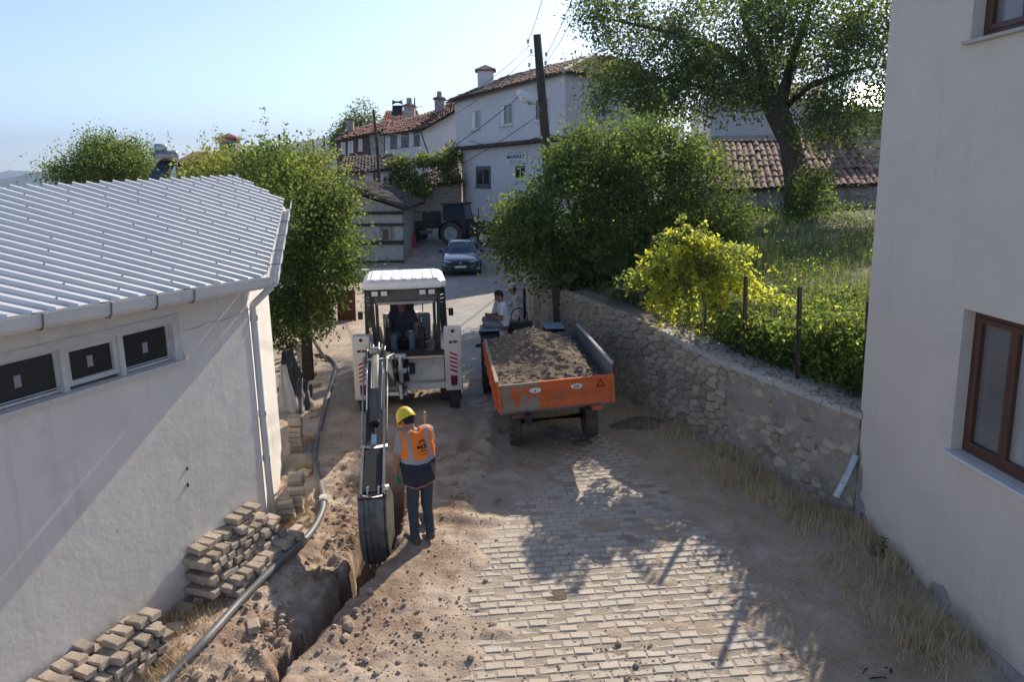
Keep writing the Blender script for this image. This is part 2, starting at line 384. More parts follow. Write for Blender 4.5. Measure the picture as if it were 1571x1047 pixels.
mat('car_glass', (.028, .050, .060), rough=.04, spec=1.0)
mat('headlight', (.86, .90, .92), rough=.15)
mat('plate', (.70, .70, .68), rough=.5)
mat('green_body', (.045, .066, .048), (.075, .095, .07), scale=4, rough=.8)
mat('board_light', (.36, .33, .28), (.44, .40, .35), scale=5, rough=.9, rnd=.15)
mat('tractor_dark', (.028, .024, .028), (.055, .045, .048), scale=5, rough=.7)
mat('tractor_red', (.10, .035, .03), (.15, .05, .04), scale=5, rough=.6)
mat('rim', (.40, .39, .36), (.52, .50, .46), scale=6, rough=.6)
mat('cone_red', (.62, .035, .030), (.70, .06, .05), scale=3, rough=.6)
mat('skin', (.34, .175, .11), (.40, .215, .14), scale=8, rough=.6)
mat('skin_dark', (.22, .115, .075), (.27, .145, .095), scale=8, rough=.6)
mat('hair', (.012, .010, .009), rough=.6)
mat('vest_orange', (.92, .19, .022), (.98, .26, .035), scale=5, rough=.7, bump=.25, bscale=9)
mat('vest_navy', (.018, .020, .035), (.030, .032, .05), scale=6, rough=.8, bump=.25, bscale=9)
mat('bucket_steel', (.10, .095, .09), (.20, .19, .175), rough=.5, metal=.4, scale=6, c3=(.24, .195, .15), s3=3, t3=(.5, .7))
mat('pane_grey', (.15, .145, .14), (.19, .185, .18), rough=.12, spec=.6, scale=1.5)
mat('pane_curtain', (.30, .30, .295), (.38, .38, .37), rough=.15, spec=.6, scale=3, stretch=(3, 3, .2))
mat('joint_sand', (.30, .245, .19), (.43, .36, .28), scale=5, rough=.95, bump=.5, bscale=30, c3=(.24, .19, .145), s3=2, t3=(.5, .66))
mat('reflective', (.30, .30, .31), (.36, .36, .37), scale=9, rough=.4)
mat('piping', (.62, .22, .14), rough=.7)
mat('shirt_grey', (.34, .31, .30), (.40, .37, .36), scale=8, rough=.9)
mat('jeans', (.032, .045, .058), (.058, .075, .092), scale=6, rough=.9, bump=.3, bscale=18)
mat('jeans_blue', (.060, .10, .165), (.09, .14, .21), scale=6, rough=.9)
mat('shoe', (.085, .060, .045), (.14, .105, .08), scale=9, rough=.85)
mat('helmet', (.86, .56, .035), (.90, .62, .05), scale=3, rough=.35)
mat('glove', (.04, .23, .13), (.06, .29, .17), scale=9, rough=.85)
mat('navy_shirt', (.020, .023, .042), (.032, .036, .06), scale=6, rough=.9)
mat('white_shirt', (.60, .61, .66), (.68, .69, .73), scale=6, rough=.9)
mat('pale_shirt', (.46, .43, .45), (.54, .50, .52), scale=6, rough=.9)
mat('dark_trousers', (.045, .035, .04), (.07, .055, .06), scale=6, rough=.9)
mat('grey_trousers', (.20, .19, .22), (.26, .25, .28), scale=6, rough=.9)
mat('cap', (.52, .49, .41), (.58, .55, .47), scale=6, rough=.9)
mat('emblem', (.035, .022, .016), rough=.8)
mat('black_ink', (.02, .02, .025), rough=.8)
mat('grey_ink', (.20, .22, .25), rough=.8)
mat('sign_white', (.70, .70, .70), (.64, .64, .64), rough=.6, scale=4)
mat('solar_panel', (.012, .013, .018), rough=.15, spec=.6)
mat('wire', (.02, .02, .02), rough=.8)
mat('pole_wood', (.040, .033, .028), (.085, .070, .058), scale=7, rough=.95, bump=.5, stretch=(1, 1, .12))
mat('lamp_shell', (.62, .65, .64), (.68, .70, .69), rough=.5, scale=4)
mat('twig', (.13, .11, .09), (.20, .17, .14), scale=8, rough=.95)
mat('gravel', (.30, .235, .175), (.46, .37, .29), scale=9, rough=.95, spec=.1)
def weather(name, dark, streak=(.56, .74), amt=.5, splash=None):
    m = MAT[name]; t = m.node_tree; N = t.nodes; K = t.links; P = N['Principled BSDF']; src = P.inputs['Base Color'].links[0].from_socket; ge = N.new('ShaderNodeNewGeometry'); mp = N.new('ShaderNodeMapping'); mp.inputs['Scale'].default_value = (4, 4, .3); K.new(ge.outputs['Position'], mp.inputs[0])
    n = N.new('ShaderNodeTexNoise'); n.inputs['Scale'].default_value = 1.6; n.inputs['Detail'].default_value = 7; n.inputs['Roughness'].default_value = .7; K.new(mp.outputs[0], n.inputs[0]); mr = N.new('ShaderNodeMapRange'); mr.inputs[1].default_value = streak[0]; mr.inputs[2].default_value = streak[1]; mr.inputs[4].default_value = amt; K.new(n.outputs[0], mr.inputs[0])
    mx = N.new('ShaderNodeMix'); mx.data_type = 'RGBA'; K.new(mr.outputs[0], mx.inputs[0]); K.new(src, mx.inputs[6]); mx.inputs[7].default_value = tuple(dark) + (1,); out = mx.outputs[2]
    if splash:
        sx = N.new('ShaderNodeSeparateXYZ'); K.new(ge.outputs['Position'], sx.inputs[0]); n2 = N.new('ShaderNodeTexNoise'); n2.inputs['Scale'].default_value = 3.2; n2.inputs['Detail'].default_value = 8; n2.inputs['Roughness'].default_value = .7; K.new(ge.outputs['Position'], n2.inputs[0])
        ad = N.new('ShaderNodeMath'); ad.operation = 'MULTIPLY_ADD'; ad.inputs[1].default_value = -1.3; K.new(n2.outputs[0], ad.inputs[0]); K.new(sx.outputs[2], ad.inputs[2]); m2 = N.new('ShaderNodeMapRange'); m2.inputs[1].default_value = splash[1]; m2.inputs[2].default_value = splash[0]; m2.inputs[4].default_value = .75; K.new(ad.outputs[0], m2.inputs[0])
        m3 = N.new('ShaderNodeMix'); m3.data_type = 'RGBA'; K.new(m2.outputs[0], m3.inputs[0]); K.new(out, m3.inputs[6]); m3.inputs[7].default_value = tuple(splash[2]) + (1,); out = m3.outputs[2]
    K.new(out, P.inputs['Base Color'])
weather('plaster_shed', (.50, .475, .44), splash=(-.85, -.35, (.42, .36, .29))); weather('plaster_house', (.44, .39, .34), amt=.35, splash=(-.95, -.45, (.38, .29, .21))); weather('market_wall', (.44, .43, .42)); weather('white_wall', (.46, .44, .42)); weather('metal_roof', (.52, .50, .47), amt=.3)
def dusty(name, col, sc, lo_, hi_):
    m = MAT[name]; t = m.node_tree; N = t.nodes; K = t.links; P = N['Principled BSDF']; src = P.inputs['Base Color'].links[0].from_socket; ge = N.new('ShaderNodeNewGeometry'); n = N.new('ShaderNodeTexNoise'); n.inputs['Scale'].default_value = sc; n.inputs['Detail'].default_value = 9; n.inputs['Roughness'].default_value = .72; K.new(ge.outputs['Position'], n.inputs[0])
    mr = N.new('ShaderNodeMapRange'); mr.inputs[1].default_value = lo_; mr.inputs[2].default_value = hi_; mr.inputs[4].default_value = .92; K.new(n.outputs[0], mr.inputs[0]); mx = N.new('ShaderNodeMix'); mx.data_type = 'RGBA'; K.new(mr.outputs[0], mx.inputs[0]); K.new(src, mx.inputs[6]); mx.inputs[7].default_value = tuple(col) + (1,); K.new(mx.outputs[2], P.inputs['Base Color'])
dusty('sett', (.50, .415, .325), 1.3, .40, .60)
leafmat('leaf_dark', (.060, .088, .032), (.14, .21, .045), .48)
leafmat('leaf_mid', (.090, .125, .040), (.22, .30, .055), .48)
leafmat('leaf_light', (.14, .175, .052), (.36, .42, .09), .48)
leafmat('leaf_yellow', (.16, .17, .035), (.42, .42, .07), .5)
leafmat('leaf_vine', (.25, .30, .035), (.92, .95, .12), .62)
leafmat('leaf_grey', (.105, .135, .085), (.18, .23, .11), .35)
leafmat('weed', (.055, .095, .025), (.18, .29, .05), .45)
leafmat('weed_pale', (.12, .15, .05), (.30, .36, .09), .45)
mg = bpy.data.materials.new('cab_glass'); mg.use_nodes = True; MAT['cab_glass'] = mg; t_ = mg.node_tree
for n_ in list(t_.nodes):
    if n_.type == 'BSDF_PRINCIPLED': t_.nodes.remove(n_)
_tr = t_.nodes.new('ShaderNodeBsdfTransparent'); _tr.inputs[0].default_value = (.62, .70, .66, 1); _gl = t_.nodes.new('ShaderNodeBsdfGlossy'); _gl.inputs['Roughness'].default_value = .05; _gl.inputs[0].default_value = (.9, .95, .95, 1)
_mx = t_.nodes.new('ShaderNodeMixShader'); _fr = t_.nodes.new('ShaderNodeFresnel'); _fr.inputs[0].default_value = 1.5
t_.links.new(_fr.outputs[0], _mx.inputs[0]); t_.links.new(_tr.outputs[0], _mx.inputs[1]); t_.links.new(_gl.outputs[0], _mx.inputs[2]); t_.links.new(_mx.outputs[0], t_.nodes['Material Output'].inputs[0])
# ================================================================ terrain
WLX = [4.75, 4.57, 3.38, 2.35, 1.27, 0.92, 0.62, 0.40, 0.75, 3.2]
WLY = [9.60, 10.02, 12.83, 15.28, 17.85, 20.0, 22.0, 26.0, 34.0, 41.0]
def wall_x(y): return np.interp(y, WLY, WLX)
def wall_top(y): return np.interp(y, [9.6, 10.0, 12.83, 15.28, 17.85, 20, 24, 34, 41], [1.5, 1.51, 1.62, 1.93, 2.05, 1.72, 1.6, 1.9, 2.0])
def road_l(y): return np.interp(y, [4, 9, 12, 15, 18, 21, 27, 36, 45, 60], [-1.15, -.85, -.75, -.9, -2.4, -3.5, -4.4, -4.5, -5.7, -9])
def road_r(y): return np.interp(y, [4, 9, 12, 14, 18, 22, 27, 36, 45, 60], [3.5, 3.0, 2.3, 2.0, 1.1, .55, .3, -.3, -1.0, -2])
TRX = [-3.4, -2.55, -2.38, -2.02, -1.84, -1.84, -1.95, -2.0]; TRY = [4.0, 6.85, 7.39, 8.56, 9.4, 10.4, 11.4, 12.4]
def trench_x(y): return np.interp(y, TRY, TRX)
def base(x, y):
    x = np.asarray(x, float); y = np.asarray(y, float)
    z = -.08 * np.clip(9.5 - np.maximum(y, 1), 0, 9)
    z = z + np.interp(y, [0, 42, 49, 58, 70, 100, 200, 800, 6000], [0, 0, .75, 2.0, 3.2, 5, 6, -10, -60])
    z = z + .075 * np.clip(x - .15, 0, 1.6) * sstep(11.2, 12.6, y) * (1 - sstep(15.5, 18, y)) * (x < 8)
    xl = np.interp(y, [0, 30, 42, 60, 90], [8.5, 10, 14, 22, 30])
    z = z - np.clip(.20 * (-x - xl), 0, 60) * sstep(0, 12, -x - xl)
    return z
def garden_mask(x, y): return (x > wall_x(y) + .46) & (y > 10.0) & ((y < 41) | ((x > 6) & (y < 62)))
def garden_z(x, y):
    return wall_top(np.minimum(y, 16.5)) - .05 + .028 * (x - wall_x(y)) + np.where(y > 16.5, .02 * (y - 16.5), 0)
def dirt(x, y):
    n1 = fbm(x * .9, y * .9, 3); n2 = fbm(x * 5, y * 5, 9, 4, .6); n3 = fbm(x * 2.2, y * 2.2, 21)
    rl = road_l(y); rr = road_r(y); dl = rl - x; dr = x - rr
    d = -.008 + np.clip(n1 - .56, 0, 1) * .16 + np.clip(n3 - .62, 0, 1) * .14
    d = d + sstep(-.75, .25, dl + (n3 - .5) * .9) * .075 + sstep(-.6, .3, dr + (n3 - .5) * .8) * .06
    mid = sstep(10.6, 11.6, y) * (1 - sstep(15, 17, y)) * (1 - sstep(.2, 1.6, x))
    d = d + mid * (.02 + np.clip(n3 - .45, 0, 1) * .12)
    d = d + (n2 - .5) * (.034 * sstep(-.03, .02, d) + .05 * sstep(.3, .9, dl)) + (fbm(x * 14, y * 14, 91, 3) - .5) * .03 * sstep(.0, .5, dl)
    # lorry ruts beside the trench
    rut = np.exp(-((x + .75) / .55) ** 2) * sstep(9.6, 10.4, y) * (1 - sstep(11.8, 12.6, y))
    d = d + rut * (.05 + .035 * np.sin(y * 15 + 2.5 * x + 2 * n1))
    return d
def trench_cut(x, y):
    n3 = fbm(x * 2.2, y * 2.2, 21); n4 = fbm(x * 4.5, y * 4.5, 33, 4, .6); n5 = fbm(x * 1.3, y * 1.3, 44)
    t = x - trench_x(y) + (n4 - .5) * .16
    wdt = np.interp(y, [4, 6.8, 7.6, 8.6, 9.4, 12], [.10, .12, .17, .24, .27, .26])
    act = 1 - sstep(12.1, 12.5, y)
    inside = sstep(-wdt - .05, -wdt + .03, t) * (1 - sstep(wdt - .03, wdt + .04, t))
    depth = np.interp(y, [4, 7, 8, 12.5], [.7, .8, 1.15, 1.15])
    left = (1 - sstep(-.75, -.12, -(-t - wdt) * -1 * -1 - 0)) if False else np.clip(1 - (-t - wdt) / .75, 0, 1) * (t < 0)
    chunk = np.round((n4 + .35 * n5) * 7) / 7
    slump = left ** 1.4 * (.10 + .42 * np.clip(chunk - .35, 0, 1)) * sstep(5.5, 6.5, y)
    ridge = np.exp(-((t - wdt - .16) / .2) ** 2) * (.03 + .10 * n3) + np.exp(-((t + wdt + .75) / .25) ** 2) * .06 * n3
    return act * (-inside * (depth + .12 * n4) - slump * (1 - inside) + ridge * (1 - inside))
def ground_z(x, y):
    x = np.asarray(x, float); y = np.asarray(y, float)
    near = sstep(60, 40, y) * (1 - sstep(14, 20, np.abs(x)))
    z = base(x, y) + dirt(x, y) * near
    z = z + np.where((y > 4) & (y < 13) & (x > -4.5) & (x < 0), trench_cut(x, y), 0)
    g = garden_mask(x, y)
    return np.where(g, np.maximum(z, garden_z(x, y) + (fbm(x * 3, y * 3, 5) - .5) * .12), z)
def gz(x, y): return float(ground_z(np.array([x]), np.array([y]))[0])

def axis_pts(segs):
    out = []
    for a, b, st in segs: out.append(np.arange(a, b, st))
    return np.unique(np.round(np.concatenate(out), 4))
gx = axis_pts([(-5.6, 4.9, .035), (4.9, 12, .25), (12, 40, 2), (40, 200, 20), (200, 6001, 400), (-9, -5.6, .2), (-40, -9, 1.5), (-200, -40, 15), (-6000, -200, 400)])
gy = axis_pts([(4.2, 13, .035), (13, 19, .09), (19, 50, .35), (50, 110, 3), (110, 400, 25), (400, 9001, 500), (-60, 4.2, 6), (0, 4.2, .5)])
X, Y = np.meshgrid(gx, gy, indexing='xy'); Zg = ground_z(X.ravel(), Y.ravel())
nx, ny = len(gx), len(gy)
ii = (np.arange(ny - 1)[:, None] * nx + np.arange(nx - 1)[None, :]).ravel()
Fg = np.stack([ii, ii + 1, ii + nx + 1, ii + nx], 1); Vg = np.stack([X.ravel(), Y.ravel(), Zg], 1)
cxy = Vg[Fg].mean(1); mi = np.zeros(len(Fg), int)
tt_ = np.abs(cxy[:, 0] - trench_x(cxy[:, 1]) - .1) + (fbm(cxy[:, 0] * 2.5, cxy[:, 1] * 2.5, 93) - .5) * 1.6 + (rng.uniform(size=len(cxy)) - .5) * .25
mi[(tt_ < .95) & (cxy[:, 1] < 13.3) & (cxy[:, 1] > 3)] = 3
mi[garden_mask(cxy[:, 0], cxy[:, 1])] = 1
mi[(cxy[:, 1] > 55) | (np.abs(cxy[:, 0]) > 16)] = 2
mat('garden_soil', (.095, .085, .055), (.17, .145, .095), scale=3, bump=.8, bscale=18, rough=.95)
mat('soil_fresh', (.24, .16, .11), (.39, .285, .21), scale=3.5, bump=1.0, bscale=30, rough=.95, spec=.1, c3=(.48, .38, .295), s3=1.6, t3=(.46, .64))
mat('far_land', (.10, .10, .055), (.20, .17, .10), scale=.02, rough=1)
g = link('ground', np_mesh('ground', Vg, Fg, mi, True), ['soil', 'garden_soil', 'far_land', 'soil_fresh']); tag(g, kind='structure')

# road bed, with small cobbles drawn by the material where they are too far to tell apart
m = mat('road_cobble', (.22, .235, .255), (.31, .32, .335), scale=3, rough=.8)
t = m.node_tree; P = t.nodes['Principled BSDF']; tc = t.nodes.new('ShaderNodeTexCoord'); bt = t.nodes.new('ShaderNodeTexBrick')
mp = t.nodes.new('ShaderNodeMapping'); mp.inputs['Rotation'].default_value = (0, 0, math.radians(6)); t.links.new(tc.outputs['Object'], mp.inputs[0]); t.links.new(mp.outputs[0], bt.inputs[0])
bt.inputs['Scale'].default_value = 1; bt.inputs['Brick Width'].default_value = .209; bt.inputs['Row Height'].default_value = .1265; bt.inputs['Mortar Size'].default_value = .014; bt.inputs['Mortar Smooth'].default_value = .4
bt.inputs['Color1'].default_value = (.31, .295, .275, 1); bt.inputs['Color2'].default_value = (.40, .38, .35, 1); bt.inputs['Mortar'].default_value = (.15, .135, .115, 1)
nz = t.nodes.new('ShaderNodeTexNoise'); nz.inputs['Scale'].default_value = .9; nz.inputs['Detail'].default_value = 7; t.links.new(tc.outputs['Object'], nz.inputs[0])
mr = t.nodes.new('ShaderNodeMapRange'); mr.inputs[1].default_value = .45; mr.inputs[2].default_value = .7; t.links.new(nz.outputs[0], mr.inputs[0])
mx = t.nodes.new('ShaderNodeMix'); mx.data_type = 'RGBA'; t.links.new(mr.outputs[0], mx.inputs[0]); t.links.new(bt.outputs[0], mx.inputs[6]); mx.inputs[7].default_value = (.42, .36, .29, 1); t.links.new(mx.outputs[2], P.inputs['Base Color'])
bp = t.nodes.new('ShaderNodeBump'); bp.inputs['Strength'].default_value = .5; bp.inputs['Distance'].default_value = .01; bp.invert = True; t.links.new(bt.outputs['Fac'], bp.inputs['Height']); t.links.new(bp.outputs[0], P.inputs['Normal'])
yy = axis_pts([(3.5, 60, .25)]); uu = np.linspace(0, 1, 30); RX = road_l(yy)[:, None] - .5 + (road_r(yy) - road_l(yy) + 1.0)[:, None] * uu[None, :]; RY = np.repeat(yy[:, None], 30, 1)
RZ = base(RX, RY) + .0072
ii = (np.arange(len(yy) - 1)[:, None] * 30 + np.arange(29)[None, :]).ravel()
road = link('road', np_mesh('road', np.stack([RX, RY, RZ], -1).reshape(-1, 3), np.stack([ii, ii + 1, ii + 31, ii + 30], 1), (yy[ii // 30] < 17.6).astype(int), True), ['road_cobble', 'joint_sand']); tag(road, kind='structure')

# stone setts of the near road: each its own piece, the 300 nearest as objects
SETT = []
for k in range(8):
    mb = MB(); r_ = np.random.default_rng(k); a, b = .203 + r_.uniform(-.008, .004), .121 + r_.uniform(-.006, .003)
    mb.box((0, 0, 0), (a, b, .07), rot('Z', r_.uniform(-.03, .03)), 0, .012)
    for i in range(len(mb.v)):
        v = mb.v[i]; mb.v[i] = (v[0] + r_.uniform(-.006, .006), v[1] + r_.uniform(-.006, .006), v[2] + r_.uniform(-.003, .004))
    SETT.append(mb.mesh('sett')); SETT[-1].materials.append(MAT['sett'])
ca, sa = math.cos(math.radians(5)), math.sin(math.radians(5)); spots = []
for j in range(0, 100):
    for i in range(-12, 27):
        u = (i + (.5 if j % 2 else 0)) * .209 + random.uniform(-.006, .006); v = 5.6 + j * .1265
        x, y = u * ca - (v - 8) * sa, 8 + u * sa + (v - 8) * ca
        if not (float(road_l(y)) - .25 < x < float(road_r(y)) + .2): continue
        p = px((x, y, float(base(x, y))))
        if p[0] < -60 or p[0] > 1630 or p[1] > 1110 or y > 19: continue
        spots.append((y, x))
sy_ = np.array(spots); dds = dirt(sy_[:, 1], sy_[:, 0]); spots = sorted((y, x, float(d_)) for (y, x), d_ in zip(spots, dds) if d_ < .055); rest = MB(); n_obj = 0
for (y, x, dd) in spots:
    z = float(base(x, y)) - .0245 + random.uniform(-.005, .004); a = math.radians(5) + random.uniform(-.035, .035); pp = px((x, y, z))
    if n_obj < 300 and dd < .022 and pp[1] < 1060:
        o = bpy.data.objects.new('paving_sett', SETT[n_obj % 8]); COL.objects.link(o); o.parent = road; o.location = (x, y, z); o.rotation_euler = (random.uniform(-.012, .012), random.uniform(-.012, .012), a); n_obj += 1
    else: rest.box((x, y, z), (.203, .121, .07), a, 0, .010)
tag(rest.build('paving_setts_beyond', 'sett', road), kind='stuff')

# ================================================================ leaves and blades
def leaf_arrays(P, size, r_, aspect=.55, up=.35, out=None):
    n = len(P); d = r_.normal(size=(n, 3)); d[:, 2] -= .25
    if out is not None: d += out * .8
    d /= np.linalg.norm(d, axis=1)[:, None]
    nn = r_.normal(size=(n, 3)); nn[:, 2] += up * 3
    s = np.cross(d, nn); s /= (np.linalg.norm(s, axis=1)[:, None] + 1e-9); nn = np.cross(s, d)
    L_ = (size * r_.uniform(.65, 1.25, n))[:, None]
    V = np.stack([P, P + d * L_ * .5 + s * L_ * aspect * .5 + nn * L_ * .1, P + d * L_, P + d * L_ * .5 - s * L_ * aspect * .5 + nn * L_ * .1], 1)
    return V
def leaves_obj(name, Vl, mats, probs, r_, parent=None, clump=None):
    n = len(Vl); Fs = np.arange(n * 4).reshape(n, 4)
    mi = r_.choice(len(mats), n, p=probs) if clump is None else clump
    V = Vl.reshape(-1, 3)
    if parent is not None:
        M = np.array(world_of(parent).inverted()); V = V @ M[:3, :3].T + M[:3, 3]
    return link(name, np_mesh(name, V, Fs, mi, False), list(mats), parent)
def crown_points(lumps, r_, density=1.0, clump_r=.35, per=60, shell=.55):
    """lumps: (centre, radii, n clumps). Leaves gather in sprigs over each lump's surface and inside."""
    P, O, Cl = [], [], []
    for (c, rad, nc) in lumps:
        c = np.array(c); rad = np.array(rad)
        d = r_.normal(size=(nc, 3)); d /= np.linalg.norm(d, axis=1)[:, None]
        rr = shell + (1.06 - shell) * r_.uniform(0, 1, nc) ** .6
        cc = c + d * rad * rr[:, None] * (1 + .16 * r_.normal(size=(nc, 1)))
        for k in range(nc):
            m_ = max(4, int(per * density * r_.uniform(.5, 1.4))); e = r_.normal(size=(m_, 3)) * clump_r * r_.uniform(.6, 1.3)
            e[:, 2] *= .75; P.append(cc[k] + e); O.append(np.repeat(d[k][None], m_, 0)); Cl.append(np.full(m_, k))
    return np.concatenate(P), np.concatenate(O), np.concatenate(Cl)
def tree(name, label, cat, base_pt, trunk, limbs, lumps, leaf, mats, probs, seed, per=60, clump_r=.35, shell=.55, bark='bark', group=None, aspect=.55, shoots=0):
    """trunk: list of (point, radius); limbs: list of such lists"""
    r_ = np.random.default_rng(seed); T = thing(name, label, cat, tuple(base_pt), 0, group)
    MB().tube([p for p, _ in trunk], [q for _, q in trunk], 12).build('trunk', bark, T, world=True)
    if limbs:
        mb = MB()
        for l_ in limbs: mb.tube([p for p, _ in l_], [q for _, q in l_], 7)
        mb.build('limbs', bark, T, world=True)
    P, O, Cl = crown_points(lumps, r_, 1, clump_r, per, shell)
    V = leaf_arrays(P, leaf, r_, aspect, out=O)
    # sprigs are of one tone, mixed a little
    tone = r_.choice(len(mats), Cl.max() + 1, p=probs)[Cl]; sw = r_.uniform(size=len(tone)) < .3; tone = np.where(sw, r_.choice(len(mats), len(tone), p=probs), tone)
    if shoots:
        top = P[np.argsort(-P[:, 2])[:len(P) // 3]]; ex = []
        for k in range(shoots):
            b = top[r_.integers(len(top))]; hh = r_.uniform(.3, .9); m_ = int(16 * hh / .5); tt = r_.uniform(0, 1, m_)
            ex.append(b + np.stack([r_.normal(0, .035, m_), r_.normal(0, .035, m_), tt * hh], 1))
        ex = np.concatenate(ex); V = np.concatenate([V, leaf_arrays(ex, leaf * .8, r_, aspect)]); tone = np.concatenate([tone, r_.choice(len(mats), len(ex), p=probs)])
    leaves_obj('crown', V, mats, probs, r_, T, tone)
    return T
def blades(P, h, w_, lean, r_):
    n = len(P); a = r_.uniform(0, 2 * math.pi, n); d = np.stack([np.cos(a), np.sin(a), np.zeros(n)], 1); s = np.stack([-np.sin(a), np.cos(a), np.zeros(n)], 1)
    H = (h * r_.uniform(.4, 1.2, n))[:, None]; le = (lean * r_.uniform(.2, 1.2, n))[:, None] * H
    return np.stack([P - s * w_, P + s * w_, P + d * le + s * w_ * .25 + np.array([0, 0, 1]) * H, P + d * le - s * w_ * .25 + np.array([0, 0, 1]) * H], 1)

# ================================================================ rubble wall
def clip(poly, a, b, c):                     # keep a*x+b*y<=c
    out = []; n = len(poly)
    for i in range(n):
        p, q = poly[i], poly[(i + 1) % n]; dp = a * p[0] + b * p[1] - c; dq = a * q[0] + b * q[1] - c
        if dp <= 0: out.append(p)
        if dp * dq < 0:
            t_ = dp / (dp - dq); out.append((p[0] + t_ * (q[0] - p[0]), p[1] + t_ * (q[1] - p[1])))
    return out
def rubble(width, heights, sx, sy, r_, gap=.012):
    """irregular stone outlines filling 0..width x 0..heights(s)"""
    seeds = []; rows = int(max(heights(0), heights(width), heights(width / 2)) / sy) + 1
    for j in range(-1, rows + 1):
        for i in range(-1, int(width / sx) + 2):
            if r_.uniform() < .12: continue
            seeds.append(((i + .5 * (j % 2) + r_.uniform(-.38, .38)) * sx, (j + .5 + r_.uniform(-.36, .36)) * sy))
    sd = np.array(seeds); sc = np.array([1 / sx, 1 / sy]) * sx; out = []
    for k, s_ in enumerate(seeds):
        if not (-.02 < s_[0] < width + .02 and -.02 < s_[1] < heights(s_[0]) + .02): continue
        poly = [(max(0, s_[0] - sx), max(0, s_[1] - sy)), (min(width, s_[0] + sx), max(0, s_[1] - sy)), (min(width, s_[0] + sx), s_[1] + sy), (max(0, s_[0] - sx), s_[1] + sy)]
        dist = np.hypot(*((sd - sd[k]) * sc).T); near = np.argsort(dist)[1:13]
        for j in near:
            w2 = sc ** 2; a, b = 2 * (sd[j] - sd[k]) * w2; c_ = (sd[j] ** 2 * w2).sum() - (sd[k] ** 2 * w2).sum(); poly = clip(poly, a, b, c_)
            if len(poly) < 3: break
        if len(poly) < 3: continue
        poly = clip(poly, 0, 1, heights(s_[0]) - .01)
        if len(poly) < 3: continue
        q = np.array(poly); cen = q.mean(0); r2 = np.linalg.norm(q - cen, axis=1)[:, None]; q = cen + (q - cen) * np.clip(1 - gap / np.maximum(r2, .02), .3, 1) * r_.uniform(.95, 1.0)
        # trim sharp corners
        n = len(q); e = []
        for i in range(n):
            p0, p1, p2 = q[i - 1], q[i], q[(i + 1) % n]; e += [p1 + (p0 - p1) * .14 + r_.normal(0, .004, 2), p1 + (p2 - p1) * .14 + r_.normal(0, .004, 2)]
        if len(e) > 14: e = e[::2]
        out.append((cen, e))
    return out
def stone_mesh(poly, fr, org, depth, r_, mb=None):
    """fr: function (s,h,d) -> point, proud by d"""
    c = np.mean(poly, 0); k = len(poly); bul = r_.uniform(.35, .7)
    A = [fr(p[0], p[1], -.05) for p in poly]; B = [fr(p[0], p[1], depth * .55) for p in poly]
    Cc = [fr(*(c + (np.array(p) - c) * .82), depth * r_.uniform(.8, 1.2)) for p in poly]
    V = np.array(A + B + Cc) - np.array(org)
    Fs = [(i, (i + 1) % k, k + (i + 1) % k, k + i) for i in range(k)] + [(k + i, k + (i + 1) % k, 2 * k + (i + 1) % k, 2 * k + i) for i in range(k)] + [tuple(range(2 * k, 3 * k))]
    if mb is None: mb = MB()
    mb.add(V, Fs, 0, False); return mb
def wall_frame(pts):
    """walk a plan polyline; returns length and map (s,h,d)-> point with d to the right of travel"""
    pts = [np.array(p, float) for p in pts]; seg = [np.linalg.norm(b - a) for a, b in zip(pts, pts[1:])]; cum = np.concatenate([[0], np.cumsum(seg)])
    def fr(s_, h_, d_):
        i = int(np.clip(np.searchsorted(cum, s_, side='right') - 1, 0, len(seg) - 1)); u = (pts[i + 1] - pts[i]) / seg[i]; n = np.array([u[1], -u[0]])
        p = pts[i] + u * (s_ - cum[i]) + n * d_; return np.array([p[0], p[1], h_])
    return cum[-1], fr, cum
# travel from far to near so that "right" faces the road (-x)
wpts = [(float(wall_x(y)), y) for y in (34, 26, 22, 20, 17.85, 15.28, 12.83, 11.4, 10.02)]
WLEN, wfr, wcum = wall_frame(wpts)
s_y = lambda y: float(np.interp(-y, [-p[1] for p in wpts], wcum))
wtop = lambda s_: float(wall_top(np.interp(s_, wcum, [p[1] for p in wpts])))
WALL = thing('retaining_wall', 'rubble stone retaining wall with grey rendered end and concrete coping beside the road', 'wall', (2.9, 13.9, 0))
mb = MB()
for i in range(len(wpts) - 1):
    a, b = wcum[i], wcum[i + 1]; q = lambda s_, d_, h_: wfr(s_ - (1e-4 if s_ == b else 0), h_, d_)
    mb.hexa([q(a, -.5, -.3), q(a, 0, -.3), q(b, 0, -.3), q(b, -.5, -.3), q(a, -.5, wtop(a) - .03), q(a, 0, wtop(a) - .03), q(b, 0, wtop(b) - .03), q(b, -.5, wtop(b) - .03)])
mb.build('core', 'mortar', WALL, world=True)
r_ = np.random.default_rng(5); sP = s_y(12.62); s0 = s_y(25.5)
cells = rubble(WLEN - s0 - .01, lambda s_: wtop(min(max(s_, 0), WLEN - s0) + s0) + .0, .225, .112, r_, .006)
cells.sort(key=lambda c: -c[0][0]); rest = MB(); n = 0
for cen, poly in cells:
    f2 = lambda s_, h_, d_: wfr(s_ + s0, h_, d_); o_ = f2(cen[0], cen[1], 0); dp = r_.uniform(.008, .045) if cen[0] + s0 < sP + .1 else r_.uniform(-.01, .036)
    if n < 300:
        o = stone_mesh(poly, f2, o_, dp, r_).build('stone', 'stone', WALL); o.location = Vector(o_) - Vector((2.9, 13.9, 0)); n += 1
    else: stone_mesh(poly, f2, (0, 0, 0), dp, r_, rest)
if rest.f: tag(rest.build('stones_beyond', 'stone', WALL, world=True), kind='stuff')
